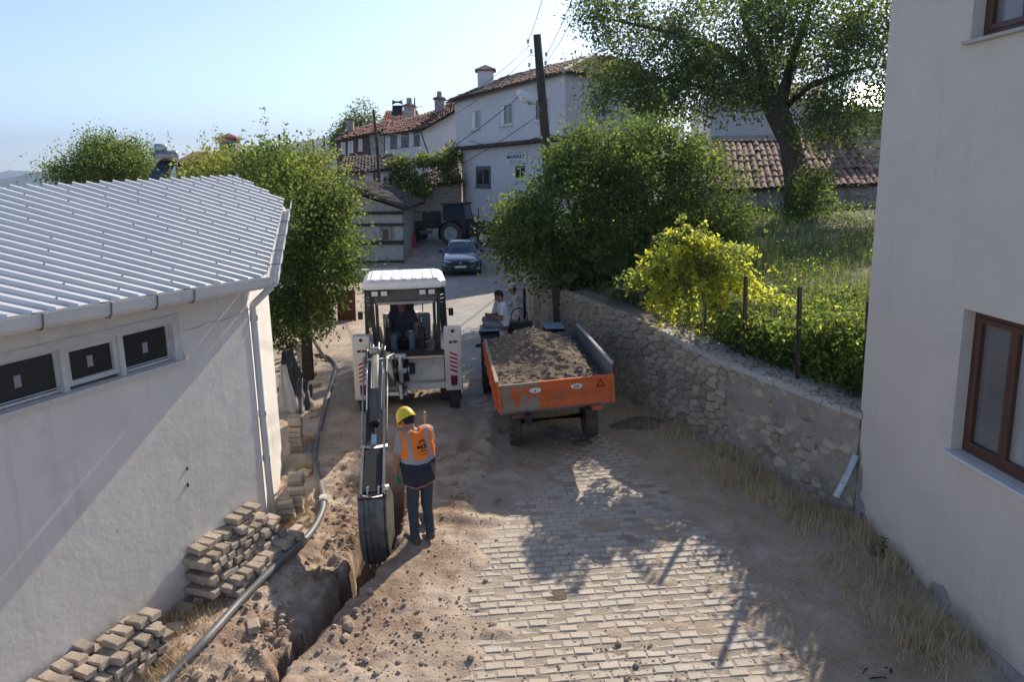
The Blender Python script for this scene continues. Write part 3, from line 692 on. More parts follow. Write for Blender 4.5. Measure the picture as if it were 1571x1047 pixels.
# rendered near end: a skim of cement over the stones
ss = np.arange(sP - .05, WLEN + .001, .035); hh = np.linspace(-.15, 1, 46); V = []
for s_ in ss:
    for h_ in hh:
        V.append((s_, h_))
V = np.array(V); zt = np.array([wtop(s_) for s_ in ss]).repeat(46); hz_ = np.where(V[:, 1] < 0, V[:, 1], V[:, 1] * zt)
cellr = np.abs(vnoise(V[:, 0] * 4.6 + 1.5 * vnoise(V[:, 0] * 3, hz_ * 3, 8), hz_ * 6.5, 61) - .5) * 2
rel = .002 + .016 * sstep(.12, .5, cellr) + .05 * (fbm(V[:, 0] * 4, hz_ * 5, 62) - .42) + .03 * (fbm(V[:, 0] * 1.3, hz_ * 1.3, 63) - .4)
rel -= .05 * sstep(.62, .75, fbm(V[:, 0] * 2.6 + 4, hz_ * 2.6, 65)) * (hz_ < .55)
ragged = (V[:, 0] - sP - .05) - .25 * (fbm(hz_ * 4, hz_ * 0, 64) - .4); rel = np.where(ragged < 0, -.06, rel)
Vw = np.array([wfr(s_, h_, d_) for s_, h_, d_ in zip(V[:, 0], hz_, rel)])
ii = (np.arange(len(ss) - 1)[:, None] * 46 + np.arange(45)[None, :]).ravel()
M = np.array(world_of(WALL).inverted()); link('cement_render', np_mesh('cement_render', Vw + M[:3, 3], np.stack([ii, ii + 46, ii + 47, ii + 1], 1), None, True), 'render_grey', WALL)
# coping
mb = MB(); sC = s_y(14.3)
for k, (a, b) in enumerate(zip(np.linspace(sC, WLEN + .03, 15)[:-1], np.linspace(sC, WLEN + .03, 15)[1:])):
    b = b - .001; pr = .05 + random.uniform(-.025, .03); pr2 = -.5 - random.uniform(0, .12); t0, t1 = wtop(a), wtop(b)
    mb.hexa([wfr(a, t0 - .05, pr2), wfr(a, t0 - .06, pr), wfr(b, t1 - .06, pr), wfr(b, t1 - .05, pr2), wfr(a, t0 + .03, pr2), wfr(a, t0 + .02, pr), wfr(b, t1 + .02, pr), wfr(b, t1 + .03, pr2)])
mb.build('coping', 'concrete', WALL, world=True)
mb = MB(); rc = np.random.default_rng(17)
for k in range(420):
    s_ = rc.uniform(sC, WLEN); z_ = rc.lognormal(-3.7, .5); mb.rock(wfr(s_, wtop(s_) + .03 + z_ * .2, rc.uniform(-.52, .02)), (z_ * 1.3, z_, z_ * .7), rot('Z', k), 0, k)
tag(mb.build('coping_debris', 'clod', WALL, world=True), kind='stuff')

# ================================================================ house on the right
HX0, HY0 = 4.57, 10.06; hu = np.array([.062, -1.0]); hu /= np.linalg.norm(hu); hn = np.array([-hu[1] * -1 * -1, 0]); hn = np.array([-1.0, -.062]); hn /= np.linalg.norm(hn)
HOUSE = thing('rendered_house', 'tall cream rendered house with brown framed windows at the end of the rubble wall', 'house', (HX0, HY0, -.2))
def hp(s_, z, d=0.0): p = np.array([HX0, HY0]) + hu * s_ + hn * d; return np.array([p[0], p[1], z])
def hbox(mb, s0, s1, z0, z1, d0, d1, mi=0):
    return mb.hexa([hp(s0, z0, d0), hp(s0, z0, d1), hp(s1, z0, d1), hp(s1, z0, d0), hp(s0, z1, d0), hp(s0, z1, d1), hp(s1, z1, d1), hp(s1, z1, d0)], mi)
W1 = (1.93, 3.75, 1.70, 3.24); W2 = (1.60, 3.4, 5.92, 7.35); mb = MB(); T_ = -.22
hbox(mb, 0, 1.6, -.6, 9.2, T_, 0); hbox(mb, 1.6, W1[0], -.6, W2[2], T_, 0); hbox(mb, 1.6, 9, W2[3], 9.2, T_, 0); hbox(mb, W1[0], W1[1], -.6, W1[2], T_, 0)
hbox(mb, W1[0], W1[1], W1[3], W2[2], T_, 0); hbox(mb, W1[1], 9, -.6, W2[2], T_, 0); hbox(mb, W2[1], 9, W2[2], W2[3], T_, 0)
mb.build('wall', 'plaster_house', HOUSE, world=True)
mb = MB(); hbox(mb, 0, .22, -.6, 9.2, -7, T_ - .002); hbox(mb, 8.78, 9, -.6, 9.2, -7, T_ - .002); hbox(mb, .22, 8.78, -.6, 9.2, -7, -6.8); mb.build('side_walls', 'plaster_house', HOUSE, world=True)
mb = MB(); hbox(mb, -.5, 9.5, 9.2, 9.4, -7.5, .5); mb.build('roof', 'concrete', HOUSE, world=True)
for (a, b, z0, z1), lb in ((W1, 'lower'), (W2, 'upper')):
    wn = bpy.data.objects.new('window', None); COL.objects.link(wn); wn.parent = HOUSE
    fb = MB(); d0, d1 = -.20, -.13; e = .075
    hbox(fb, a, b, z0, z0 + e, d0, d1); hbox(fb, a, b, z1 - e, z1, d0, d1); hbox(fb, a, a + e, z0 + e, z1 - e, d0, d1); hbox(fb, b - e, b, z0 + e, z1 - e, d0, d1)
    fb.build('frame', 'frame_brown', wn, world=True)
    n_s = 3; wd = (b - a - 2 * e) / n_s
    for k in range(n_s):
        sb = MB(); s0_, s1_ = a + e + k * wd + .002, a + e + (k + 1) * wd - .002; c = .055
        hbox(sb, s0_, s1_, z0 + e + .002, z0 + e + c, d0 + .015, d1 + .012); hbox(sb, s0_, s1_, z1 - e - c, z1 - e - .002, d0 + .015, d1 + .012); hbox(sb, s0_, s0_ + c, z0 + e + c, z1 - e - c, d0 + .015, d1 + .012); hbox(sb, s1_ - c, s1_, z0 + e + c, z1 - e - c, d0 + .015, d1 + .012)
        sb.build('sash', 'frame_brown', wn, world=True)
        pb = MB(); hbox(pb, s0_ + c, s1_ - c, z0 + e + c, z1 - e - c, d0 + .03, d0 + .036); pb.build('pane', 'pane_grey' if k != 1 else 'pane_curtain', wn, world=True)
    cb = MB(); sx = np.linspace(a, b, 60); pts = [(x, .022 * math.sin(k * 1.3) + .012 * math.sin(k * .5)) for k, x in enumerate(sx)]
    for (x0, q0), (x1, q1) in zip(pts, pts[1:]):
        if .42 < (x0 - a) / (b - a) < .5: continue
        cb.add([hp(x0, z0, -.262 + q0), hp(x1, z0, -.262 + q1), hp(x1, z1, -.262 + q1), hp(x0, z1, -.262 + q0)], [(0, 1, 2, 3)], 0, True)
    cb.build('curtain', 'curtain', wn, world=True)
    rb = MB(); hbox(rb, a - .1, b + .1, z0 - .1, z1 + .1, -1.8, -1.75); rb.build('room_back', 'glass_room', wn, world=True)
    sb = MB(); hbox(sb, a - .05, b + .06, z0 - .035, z0 - .002, -.2, .06); sb.build('sill', 'pvc' if lb == 'lower' else 'concrete', wn, world=True)
mb = MB(); hbox(mb, .0, 8.5, -.6, -.05, .001, .035); mb.build('plinth', 'plaster_patch', HOUSE, world=True)
r_ = np.random.default_rng(8)
for (s_, z, w_, h_) in ((.10, .60, .09, .28), (.16, .25, .14, .16), (.28, .12, .12, .13), (.6, .0, .22, .1), (1.2, -.02, .3, .1), (2.0, .02, .2, .12), (.08, .95, .04, .1)):
    k = 14; pl = [(w_ * (.75 + .5 * r_.uniform()) * math.cos(6.283 * i / k), h_ * (.7 + .6 * r_.uniform()) * math.sin(6.283 * i / k)) for i in range(k)]
    mb = MB(); mb.add([hp(max(.002, s_ + a), z + b, .004) for a, b in pl] + [hp(max(.002, s_ + a), z + b, -.01) for a, b in pl], [tuple(range(k))] + [(i, (i + 1) % k, k + (i + 1) % k, k + i) for i in range(k)]); mb.build('bare_patch', 'plaster_patch', HOUSE, world=True)
mb = MB(); a, b = hp(.02, .93, .02), hp(.14, .40, .32); mb.tube([a, b], .052, 14)
x_, y_, d_ = frame_from(b - a); mb.lathe([(.052, 0), (.040, 0), (.040, -.2)], b + d_ * .001, d_, 14)
tag(mb.build('drain_pipe', 'pvc', org=tuple(a)), 'short grey plastic drain pipe sticking out where the rubble wall meets the house', 'pipe')

# ================================================================ shed on the left
A = at_z(412, 838); sd_ = np.array([.38, .925, 0]); sd_ /= np.linalg.norm(sd_); sn1 = np.array([sd_[1], -sd_[0], 0]); off = A + sn1 * .3
E0 = on_plane(405, 424, off, sn1); E1 = on_plane(0, 488, off, sn1); E2 = at_y(434, 308, 12.5)
rn = np.cross(E0 - E1, E2 - E0); rn /= np.linalg.norm(rn); rn = rn if rn[2] > 0 else -rn
R2 = on_plane(362, 270, E0, rn); RL = on_plane(0, 288, E0, rn); RLx = RL + (RL - R2) * .8; E1x = E1 + (E1 - E0) * .9
def roof_z(x, y, dz=0): return E0[2] + dz - (rn[0] * (x - E0[0]) + rn[1] * (y - E0[1])) / rn[2]
SHED = thing('metal_roofed_shed', 'whitewashed shed with a ribbed metal roof and white gutters beside the trench', 'shed', tuple(A))
B_ = np.array([E2[0] - .27, E2[1] - .25, 0]); A0 = A - sd_ * 5.2
e2 = (B_ - A); L2 = np.linalg.norm(e2); e2 = e2 / L2; sn2 = np.array([e2[1], -e2[0], 0])
def sp(s_, z, d=0.0): p = A - sd_ * s_ + sn1 * d; return np.array([p[0], p[1], z])
def s_of(u, v): return float((on_plane(u, v, A, sn1) - A) @ -sd_)
wt = lambda s_, d=0.0: roof_z(*sp(s_, 0, d)[:2], -.06)
wz0, wz1 = 2.77, 3.25; wr = s_of(272, 520); mb = MB(); wl = 4.2
def sbox(mb, s0, s1, z0, z1, d0, d1, mi=0):
    f = (lambda z, s_: z(s_) if callable(z) else z)
    return mb.hexa([sp(s1, f(z0, s1), d0), sp(s1, f(z0, s1), d1), sp(s0, f(z0, s0), d1), sp(s0, f(z0, s0), d0), sp(s1, f(z1, s1), d0), sp(s1, f(z1, s1), d1), sp(s0, f(z1, s0), d1), sp(s0, f(z1, s0), d0)], mi)
sbox(mb, 0, wr, -.5, wt, -.2, 0); sbox(mb, wr, wl, -.5, wz0, -.2, 0); sbox(mb, wr, wl, wz1, wt, -.2, 0); sbox(mb, wl, 5.2, -.5, wt, -.2, 0)
mb.build('front_wall', 'plaster_shed', SHED, world=True)
def vwall(P, Q, t_, name, m_='plaster_shed'):
    P = np.array(P[:2]); Q = np.array(Q[:2]); u = (Q - P) / np.linalg.norm(Q - P); n = np.array([u[1], -u[0]]); mb = MB(); z = lambda p: roof_z(p[0], p[1], -.06); a, b = P - n * t_, Q - n * t_
    mb.hexa([(*a, -.6), (*P, -.6), (*Q, -.6), (*b, -.6), (*a, z(a)), (*P, z(P)), (*Q, z(Q)), (*b, z(b))]); return mb.build(name, m_, SHED, world=True)
vwall(A + e2 * .003, B_, .2, 'side_wall')
bk = np.array([-.9, .2]); BR = np.array([R2[0] - .02, R2[1] - .3]); vwall(B_, BR, .2, 'gable_wall')
mb = MB(); q0 = BR; q1 = np.array([RLx[0], RLx[1]]); q2 = np.array([A0[0], A0[1]])
far = [(-9.5, 12.9), (-10.5, 4)]
mb.add([(*q0, -.6), (*far[0], -1.5), (*far[0], 2.6), (*q0, 4.6)], [(0, 1, 2, 3)]); mb.add([(*far[0], -1.5), (*far[1], -1.5), (*far[1], 2.6), (*far[0], 2.6)], [(0, 1, 2, 3)]); mb.add([(*far[1], -1.5), (*q2, -1.5), (*q2, 3.3), (*q1, 4.6), (*far[1], 2.6)], [(0, 1, 2, 3, 4)])
mb.build('rear_walls', 'plaster_shed', SHED, world=True)
# windows: surround, three panes
ws = MB(); sbox(ws, wr + .05, wl, wz0 + .05, wz0 + .06, -.06, -.05)
sbox(ws, wr - .04, wl, wz1 - .055, wz1 + .03, -.10, .012); sbox(ws, wr - .04, wr + .06, wz0, wz1 - .056, -.10, .012)
cols = [(s_of(190, 530), s_of(268, 510)), (s_of(101, 545), s_of(183, 530)), (s_of(-40, 560), s_of(93, 550))]
for (sa, sb2) in ((cols[0][0], cols[1][1]), (cols[1][0], cols[2][1])): sbox(ws, min(sa, sb2), max(sa, sb2), wz0 + .001, wz1 - .056, -.09, -.004)
ws.build('window_surround', 'frame_white', SHED, world=True)
mb = MB(); sbox(mb, wr - .07, wl, wz0 - .045, wz0 - .001, -.1, .06); mb.build('window_sill', 'frame_white', SHED, world=True)
for k, (sb_, sa_) in enumerate(cols):
    sa_ = max(sa_, wr + .062) if k == 0 else sa_; wn = bpy.data.objects.new('window', None); COL.objects.link(wn); wn.parent = SHED
    fb = MB(); e = .05 if k == 1 else .025; a, b = sa_ + .004, sb_ - .004; z0, z1 = wz0 + .012, wz1 - .06; dz = .0 if k != 1 else .025; z0 += dz
    for (p0, p1, zz0, zz1) in ((a, b, z0, z0 + e), (a, b, z1 - e, z1), (a, a + e, z0 + e, z1 - e), (b - e, b, z0 + e, z1 - e)): sbox(fb, p0, p1, zz0, zz1, -.085, -.03 if k == 1 else -.05)
    fb.build('frame', 'frame_white', wn, world=True)
    pb = MB(); sbox(pb, a + e, b - e, z0 + e, z1 - e, -.08, -.072); pb.build('pane', 'glass_dark', wn, world=True)
    lb = MB(); c = (a + b) / 2; sbox(lb, c - .035, c + .03, (z0 + z1) / 2 - .06, (z0 + z1) / 2 + .05, -.0715, -.070); lb.build('sticker', 'reflective', wn, world=True)
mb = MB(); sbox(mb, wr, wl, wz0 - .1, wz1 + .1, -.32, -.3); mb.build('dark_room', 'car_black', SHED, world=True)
for q in ([(283, 507), (300, 503), (318, 496), (340, 491), (362, 483), (384, 474)], [(273, 492), (276, 515), (279, 535), (284, 551)], [(0, 549), (30, 541), (60, 536)]):
    cr = [on_plane(u, v, A + sn1 * .001, sn1) + (0, 0, random.uniform(-.008, .008)) for u, v in q]; MB().tube(cr, [.003 + .002 * (k % 2) for k in range(len(cr))], 5).build('crack', 'plaster_patch', SHED, world=True)
for (u, v, s_) in ((287, 719, .03), (288, 744, .035), (292, 810, .012), (180, 815, .01)):
    p = on_plane(u, v, A, sn1); MB().rock(p, (s_ * .9, s_ * .9, s_ * 2.2), None, 0, 3).build('wall_hole', 'car_black', SHED, world=True)
# metal sheets in the roof plane: a along the ribs (downhill), b across
rh = np.array([.89, .46, 0]); ea = rh - np.array([0, 0, 1]) * (rn[:2] @ rh[:2]) / rn[2]; ea /= np.linalg.norm(ea); eb = np.cross(rn, ea)
poly = [((p - E0) @ ea, (p - E0) @ eb) for p in (E1x, E0, E2, R2, RLx)]
def span(b):
    xs = []
    for i in range(len(poly)):
        (a0, b0), (a1, b1) = poly[i], poly[(i + 1) % len(poly)]
        if (b0 - b) * (b1 - b) < 0: xs.append(a0 + (a1 - a0) * (b - b0) / (b1 - b0))
    return (min(xs), max(xs)) if len(xs) >= 2 else None
bmin, bmax = min(p[1] for p in poly), max(p[1] for p in poly); pitch = .156; nb = int((bmax - bmin) / pitch)
q = lambda a, b, h: E0 + ea * a + eb * b + rn * h
for k0 in range(0, nb + 1, 5):
    mb = MB()
    for k in range(k0, min(k0 + 5, nb + 1)):
        b0 = bmin + k * pitch + .0005; b1 = min(b0 + pitch, bmax - .0005); s0_, s1_ = span(b0), span(b1)
        if not s0_ or not s1_ or b1 - b0 < .01: continue
        mb.hexa([q(s0_[0], b0, -.012), q(s0_[1], b0, -.012), q(s1_[1], b1, -.012), q(s1_[0], b1, -.012), q(s0_[0], b0, 0), q(s0_[1], b0, 0), q(s1_[1], b1, 0), q(s1_[0], b1, 0)])
        bm = b0 + .045; sm_ = span(bm)
        if not sm_: continue
        a0, a1 = sm_[0] + .005, sm_[1] + .012
        mb.add([q(a0, bm - .034, -.002), q(a0, bm - .016, .034), q(a0, bm + .016, .034), q(a0, bm + .034, -.002), q(a1, bm - .034, -.002), q(a1, bm - .016, .034), q(a1, bm + .016, .034), q(a1, bm + .034, -.002)],
               [(0, 1, 5, 4), (1, 2, 6, 5), (2, 3, 7, 6)]); mb.add([q(a1 + .001, bm - .034, -.002), q(a1 + .001, bm - .016, .034), q(a1 + .001, bm + .016, .034), q(a1 + .001, bm + .034, -.002)], [(0, 1, 2, 3)], 1)
        for t_ in (.10, .47, .84):
            aa = a0 + (a1 - a0) * (t_ + .1 * (k % 3)); mb.box(q(aa, bm, .038), (.016, .016, .012), np.stack([ea, eb, rn], 1), 2)
    if mb.f: mb.build('roof_sheet', ['metal_roof', 'rib_end', 'bracket'], SHED, world=True)
mb = MB(); R2b, RLb = R2 + np.array([-4.5, 1.0, -2.1]), RLx + np.array([-4.5, 1.0, -2.1]); mb.hexa([RLx - rn * .02, R2 - rn * .02, R2b, RLb, RLx - rn * .0, R2 - rn * .0, R2b + (0, 0, .03), RLb + (0, 0, .03)]); mb.build('rear_roof', 'metal_roof', SHED, world=True)
def gutter(P, Q, out, name, brk):
    P = np.array(P); Q = np.array(Q); out = np.array(out); u = (Q - P) / np.linalg.norm(Q - P); mb = MB(); up = np.array([0, 0, 1.0]); th = .008
    prof = [(-.02, .02), (-.01, -.075), (.02, -.105), (.085, -.105), (.115, -.07), (.125, .03)]
    pr2 = [(x + (th if x < .05 else -th), z + (th if z < .0 else 0)) for x, z in prof]
    loop = prof + pr2[::-1]; n = len(loop)
    V = [P + out * x + up * z for x, z in loop] + [Q + out * x + up * z for x, z in loop]
    mb.add(V, [(i, (i + 1) % n, n + (i + 1) % n, n + i) for i in range(n)] + [tuple(range(n))[::-1], tuple(range(n, 2 * n))])
    o = mb.build(name, 'gutter', SHED, world=True); Lg = np.linalg.norm(Q - P)
    for s_ in brk:
        b = MB(); c = P + u * s_; lp = [(x + (.006 if x > .05 else 0), z - (.006 if z < 0 else 0)) for x, z in prof]
        for (x0, z0), (x1, z1) in zip(lp, lp[1:]): b.bar(c + out * x0 + up * z0, c + out * x1 + up * z1, .022, .006, u)
        b.bar(c + out * .125 + up * .03, c + up * .02 - out * .02, .012, .005, u); b.build('bracket', 'bracket', SHED, world=True)
gutter(E1x + (0, 0, -.03), E0 + (0, 0, -.03), sn1, 'front_gutter', [1.2, 2.05, 2.75, 3.25, 3.95, 4.5, 5.0])
o2 = np.array([e2[1], -e2[0], 0]); gutter(E0 + (0.02, .02, -.03) + o2 * .02, E2 + (0, .02, -.03), o2, 'side_gutter', [.4, .9, 1.5, 2.1, 2.7])
foot = at_z(427, 836, -.02); t0 = E0 + o2 * .06 + e2 * .10 + np.array([0, 0, -.09]); t1 = A + e2 * .13 + sn2 * .055 + (0, 0, t0[2] - .30)
t2 = A + e2 * .13 + sn2 * .055 + (0, 0, 1.7); foot = A + e2 * .14 + sn2 * .07 + (0, 0, -.03)
MB().tube([t0, t0 + (0, 0, -.06), t1, t1 + (0, 0, -.1), t2, foot], .043, 14).build('downpipe', 'pvc', SHED, world=True)
mb = MB()
for p in (t1 + (0, 0, -.12), t2 + (0, 0, .1), t2 + (0, 0, -.5)): mb.cyl(p, p + (0, 0, -.07), .05, 14)
mb.build('pipe_collar', 'pvc', SHED, world=True)
# ================================================================ hills and air
def hill(name, D, pts, half, mat_='hill', seed=0):
    us = np.linspace(pts[0][0], pts[-1][0], 120); vs = np.interp(us, [p[0] for p in pts], [p[1] for p in pts]); top = np.array([at_y(u, v, D) for u, v in zip(us, vs)])
    tz = top[:, 2] + (fbm(us * .05, us * 0, seed) - .5) * D * .004; dy = np.linspace(-1, 1, 25); V = []
    for k, q in enumerate(dy):
        bell = (1 - q * q) ** 1.1 if abs(q) < 1 else 0
        zz = -70 + (tz + 70) * bell * (1 - .12 * (1 - bell) * 0) + (fbm(us * .06, us * 0 + k * .5, seed + 3) - .5) * D * .012 * (1 - abs(q)) * abs(q) * 4
        V.append(np.stack([top[:, 0] * (D + q * half) / D, np.full(120, D + q * half), zz], 1))
    V = np.concatenate(V); ii = (np.arange(24)[:, None] * 120 + np.arange(119)[None, :]).ravel()
    return tag(link(name, np_mesh(name, V, np.stack([ii, ii + 1, ii + 121, ii + 120], 1), None, True), mat_), kind='structure')
hill('hills', 6800, [(-900, 300), (-300, 272), (-60, 266), (20, 261), (70, 266), (150, 277), (420, 292), (700, 300)], 900, seed=2)
hill('hills', 3600, [(-900, 300), (-420, 272), (-150, 283), (20, 272), (75, 262), (140, 258), (250, 250), (330, 238), (420, 224), (500, 211), (620, 205), (900, 205), (1300, 230), (1800, 260)], 900, seed=7)
hz = MB(); hz.box((0, 3500, 160), (11000, 9400, 480))
hzm = bpy.data.materials.new('haze_air'); hzm.use_nodes = True; t = hzm.node_tree; t.nodes.remove(t.nodes['Principled BSDF']); pv = t.nodes.new('ShaderNodeVolumePrincipled')
pv.inputs['Color'].default_value = (.44, .56, .73, 1); pv.inputs['Density'].default_value = 1.9e-4; pv.inputs['Anisotropy'].default_value = .2; t.links.new(pv.outputs[0], t.nodes['Material Output'].inputs['Volume'])
tag(hz.build('haze', hzm), kind='stuff')

# ================================================================ trees
def lump(u, v, Yd, ru, rv, rd, nc):
    return (at_y(u, v, Yd), (ru * Yd / FPX, rd, rv * Yd / FPX), nc)
def P3(u, v, Yd): return at_y(u, v, Yd)
# plum trees over the road wall
b0 = P3(858, 520, 18.6); b0[2] = 0.0
tree('plum_tree', 'dense dark green plum tree leaning over the road behind the orange trailer', 'tree', b0,
     [(b0, .15), (P3(857, 480, 18.6), .13), (P3(853, 430, 18.7), .115), (P3(850, 380, 18.9), .08)], [[(P3(853, 430, 18.7), .08), (P3(820, 370, 18.7), .05), (P3(790, 330, 18.8), .02)], [(P3(852, 420, 18.7), .08), (P3(900, 350, 19.3), .05), (P3(930, 280, 19.6), .02)]],
     [lump(875, 340, 19.6, 88, 92, 1.7, 160), lump(822, 362, 19.0, 58, 56, 1.3, 84), lump(925, 268, 20, 74, 64, 1.5, 95), lump(920, 390, 19.0, 85, 50, 1.2, 90), lump(880, 250, 20, 38, 34, .9, 34), lump(792, 345, 19.4, 30, 40, .8, 26)],
     .11, ['leaf_dark', 'leaf_mid', 'leaf_light'], [.50, .36, .14], 21, per=68, clump_r=.24, shell=.45, shoots=60)
b1 = P3(1040, 470, 20.5); b1[2] = gz(b1[0], b1[1])
tree('plum_tree', 'broad dark green plum tree in the garden left of the tiled shed', 'tree', b1,
     [(b1, .14), (P3(1040, 420, 20.5), .12), (P3(1035, 370, 20.6), .09)], [[(P3(1035, 380, 20.6), .07), (P3(990, 310, 20.6), .04), (P3(960, 260, 20.8), .02)], [(P3(1036, 390, 20.6), .07), (P3(1080, 320, 20.8), .04), (P3(1100, 270, 21), .02)]],
     [lump(1000, 290, 20.6, 90, 95, 1.6, 150), lump(1070, 320, 20.8, 68, 85, 1.5, 120), lump(1000, 225, 21, 55, 40, 1.1, 50), lump(1010, 385, 20, 90, 48, 1.2, 90), lump(1095, 375, 20.4, 45, 45, 1.0, 50)],
     .11, ['leaf_dark', 'leaf_mid', 'leaf_light'], [.62, .31, .07], 22, per=66, clump_r=.24, shell=.45, shoots=30)
# great mulberry above the garden
b2 = P3(1224, 345, 33.7); b2[2] = gz(b2[0], b2[1]) - .1
fk = P3(1192, 172, 33.7)
lim = lambda *q: [(P3(u, v, d), r_) for u, v, d, r_ in q]
tree('mulberry_tree', 'huge old mulberry tree with a thick dark forked trunk in front of the tiled shed', 'tree', b2,
     [(b2, .60), (P3(1222, 280, 33.7), .50), (P3(1212, 220, 33.7), .43), (fk, .48), (P3(1186, 150, 33.7), .38)],
     [lim((1190, 172, 33.7, .30), (1150, 110, 33.4, .22), (1095, 70, 33.2, .15), (1010, 45, 32.9, .09), (940, 30, 32.9, .04)), lim((1185, 160, 33.7, .34), (1165, 90, 34.2, .2), (1140, 20, 34.6, .13), (1130, -60, 34.9, .06)),
      lim((1196, 165, 33.7, .34), (1215, 90, 34.2, .18), (1240, 20, 34.6, .12), (1250, -50, 34.9, .06)), lim((1200, 168, 33.7, .22), (1245, 130, 33.2, .14), (1300, 110, 32.7, .08), (1345, 100, 32.5, .04)), lim((1182, 165, 33.7, .2), (1120, 140, 32.9, .13), (1060, 130, 32.5, .07), (1000, 150, 32.2, .03))],
     [lump(990, 75, 33.5, 90, 62, 2.2, 92), lump(1110, 48, 33.5, 120, 68, 3.2, 170), lump(1240, 42, 33.9, 110, 72, 3.2, 170), lump(1320, 110, 32.7, 62, 90, 2.0, 120), lump(1060, 140, 32.3, 110, 42, 1.8, 110), lump(930, 25, 33.2, 50, 36, 1.4, 38), lump(1150, 120, 35.1, 80, 40, 1.6, 70), lump(960, 145, 32.2, 50, 28, 1.1, 36), lump(1280, 185, 32.1, 60, 26, 1.2, 42)],
     .165, ['leaf_dark', 'leaf_grey', 'leaf_mid', 'leaf_light'], [.20, .36, .28, .16], 23, per=64, clump_r=.43, shell=.5)
# trees behind the shed
b3 = P3(470, 540, 18.0); b3[2] = gz(b3[0], b3[1])
tree('plum_tree', 'leafy green plum tree behind the end of the metal roofed shed', 'tree', b3,
     [(b3, .14), (P3(468, 470, 18), .12), (P3(455, 400, 18), .09)], [lim((460, 430, 18, .07), (490, 370, 17.8, .04), (510, 330, 17.8, .02)), lim((458, 420, 18, .07), (420, 350, 18.2, .04), (400, 300, 18.3, .02))],
     [lump(455, 340, 17.8, 75, 85, 1.5, 130), lump(500, 400, 17.6, 52, 52, 1.1, 80), lump(440, 450, 17.8, 45, 65, 1.1, 80), lump(505, 320, 18, 36, 48, .8, 40), lump(475, 470, 17.5, 40, 40, .8, 36), lump(434, 492, 17.6, 22, 36, .6, 26), lump(430, 270, 18.4, 60, 40, 1, 44)],
     .10, ['leaf_dark', 'leaf_mid', 'leaf_light', 'leaf_yellow'], [.50, .34, .14, .02], 24, per=66, clump_r=.22, shell=.45, shoots=16)
b4 = P3(390, 420, 22.0); b4[2] = gz(b4[0], b4[1])
tree('apricot_tree', 'yellowing apricot tree with upright shoots behind the metal roof', 'tree', b4,
     [(b4, .14), (P3(392, 340, 22), .10), (P3(395, 290, 22), .06)], [], [lump(395, 285, 22, 95, 48, 1.7, 130), lump(330, 275, 22.5, 42, 36, 1.2, 50), lump(470, 270, 22, 46, 40, 1.2, 60), lump(400, 262, 22, 60, 24, 1.2, 50)],
     .11, ['leaf_mid', 'leaf_light', 'leaf_yellow'], [.26, .38, .36], 25, per=58, clump_r=.24, shell=.45, shoots=34)
b5 = P3(165, 420, 36.0); b5[2] = gz(b5[0], b5[1])
tree('walnut_tree', 'round green walnut tree standing beyond the metal roof beside the solar heater', 'tree', b5,
     [(b5, .3), (P3(165, 320, 36), .24), (P3(163, 270, 36), .15)], [], [lump(160, 255, 36, 55, 34, 2, 110), lump(185, 245, 36, 38, 26, 1.6, 60), lump(125, 268, 36, 36, 22, 1.4, 50), lump(150, 225, 36, 18, 14, .8, 20), lump(205, 262, 35, 25, 20, 1, 30)],
       .125, ['leaf_dark', 'leaf_mid', 'leaf_light'], [.32, .45, .23], 26, per=84, clump_r=.36, shell=.4)
b6 = P3(550, 300, 92); b6[2] = gz(b6[0], b6[1])
tree('poplar_tree', 'pale feathery tree rising behind the red walled house', 'tree', b6, [(b6, .3), (P3(552, 230, 92), .2), (P3(555, 180, 92), .08)], [],
     [lump(555, 185, 92, 22, 26, 1.6, 60), lump(530, 205, 92, 18, 18, 1.4, 36), lump(515, 225, 92, 10, 22, 1, 26), lump(575, 195, 92, 10, 16, 1, 16)], .32, ['leaf_mid', 'leaf_light', 'leaf_grey'], [.3, .4, .3], 27, per=30, clump_r=.5, shell=.2)

# ================================================================ garden growth
r_ = np.random.default_rng(31)
vb = P3(1079, 522, 14.1)
VT = thing('grape_vine', 'bright yellow green grape vine mounded over a fence post on the wall', 'vine', tuple(vb)); rv = np.random.default_rng(32)
MB().tube([vb, P3(1082, 470, 14.1), P3(1070, 420, 14.1)], [.035, .03, .02], 8).build('trunk', 'twig', VT, world=True)
cane = MB(); LP, LO, LT = [], [], []; top_ = P3(1062, 408, 14.15)
tips = [(960, 448), (975, 430), (990, 470), (1005, 395), (1020, 372), (1048, 354), (1075, 362), (1100, 372), (1128, 378), (1152, 394), (1140, 425), (1120, 470), (1095, 492), (1060, 500), (1030, 490), (1008, 462), (1160, 445), (1195, 470), (1040, 440), (1085, 445), (1110, 440), (1010, 430)]
for k in range(118):
    u, v = tips[k % len(tips)]; j_ = k >= len(tips); u += rv.normal(0, 13) * j_; v += rv.normal(0, 10) * j_; tip = P3(u, v, 14.15 + rv.normal(0, .38)); st_ = top_ + rv.normal(0, 1, 3) * (.16, .12, .08); tt = np.linspace(0, 1, 9); lift = rv.uniform(.05, .30)
    c_ = st_ + (tip - st_) * tt[:, None] + np.array([0, 0, 1]) * (lift * 4 * tt * (1 - tt))[:, None]; cane.tube(list(c_), [.007 - .005 * t_ for t_ in tt], 4)
    m_ = int(46 + 60 * np.linalg.norm(tip - st_)); ti = rv.uniform(.08, 1, m_); q_ = np.stack([np.interp(ti, tt, c_[:, i]) for i in range(3)], 1) + rv.normal(0, .045, (m_, 3)) * (1.25 - .6 * ti)[:, None]; q_[:, 2] -= rv.exponential(.035, m_); LP.append(q_); LT.append(np.full(m_, k))
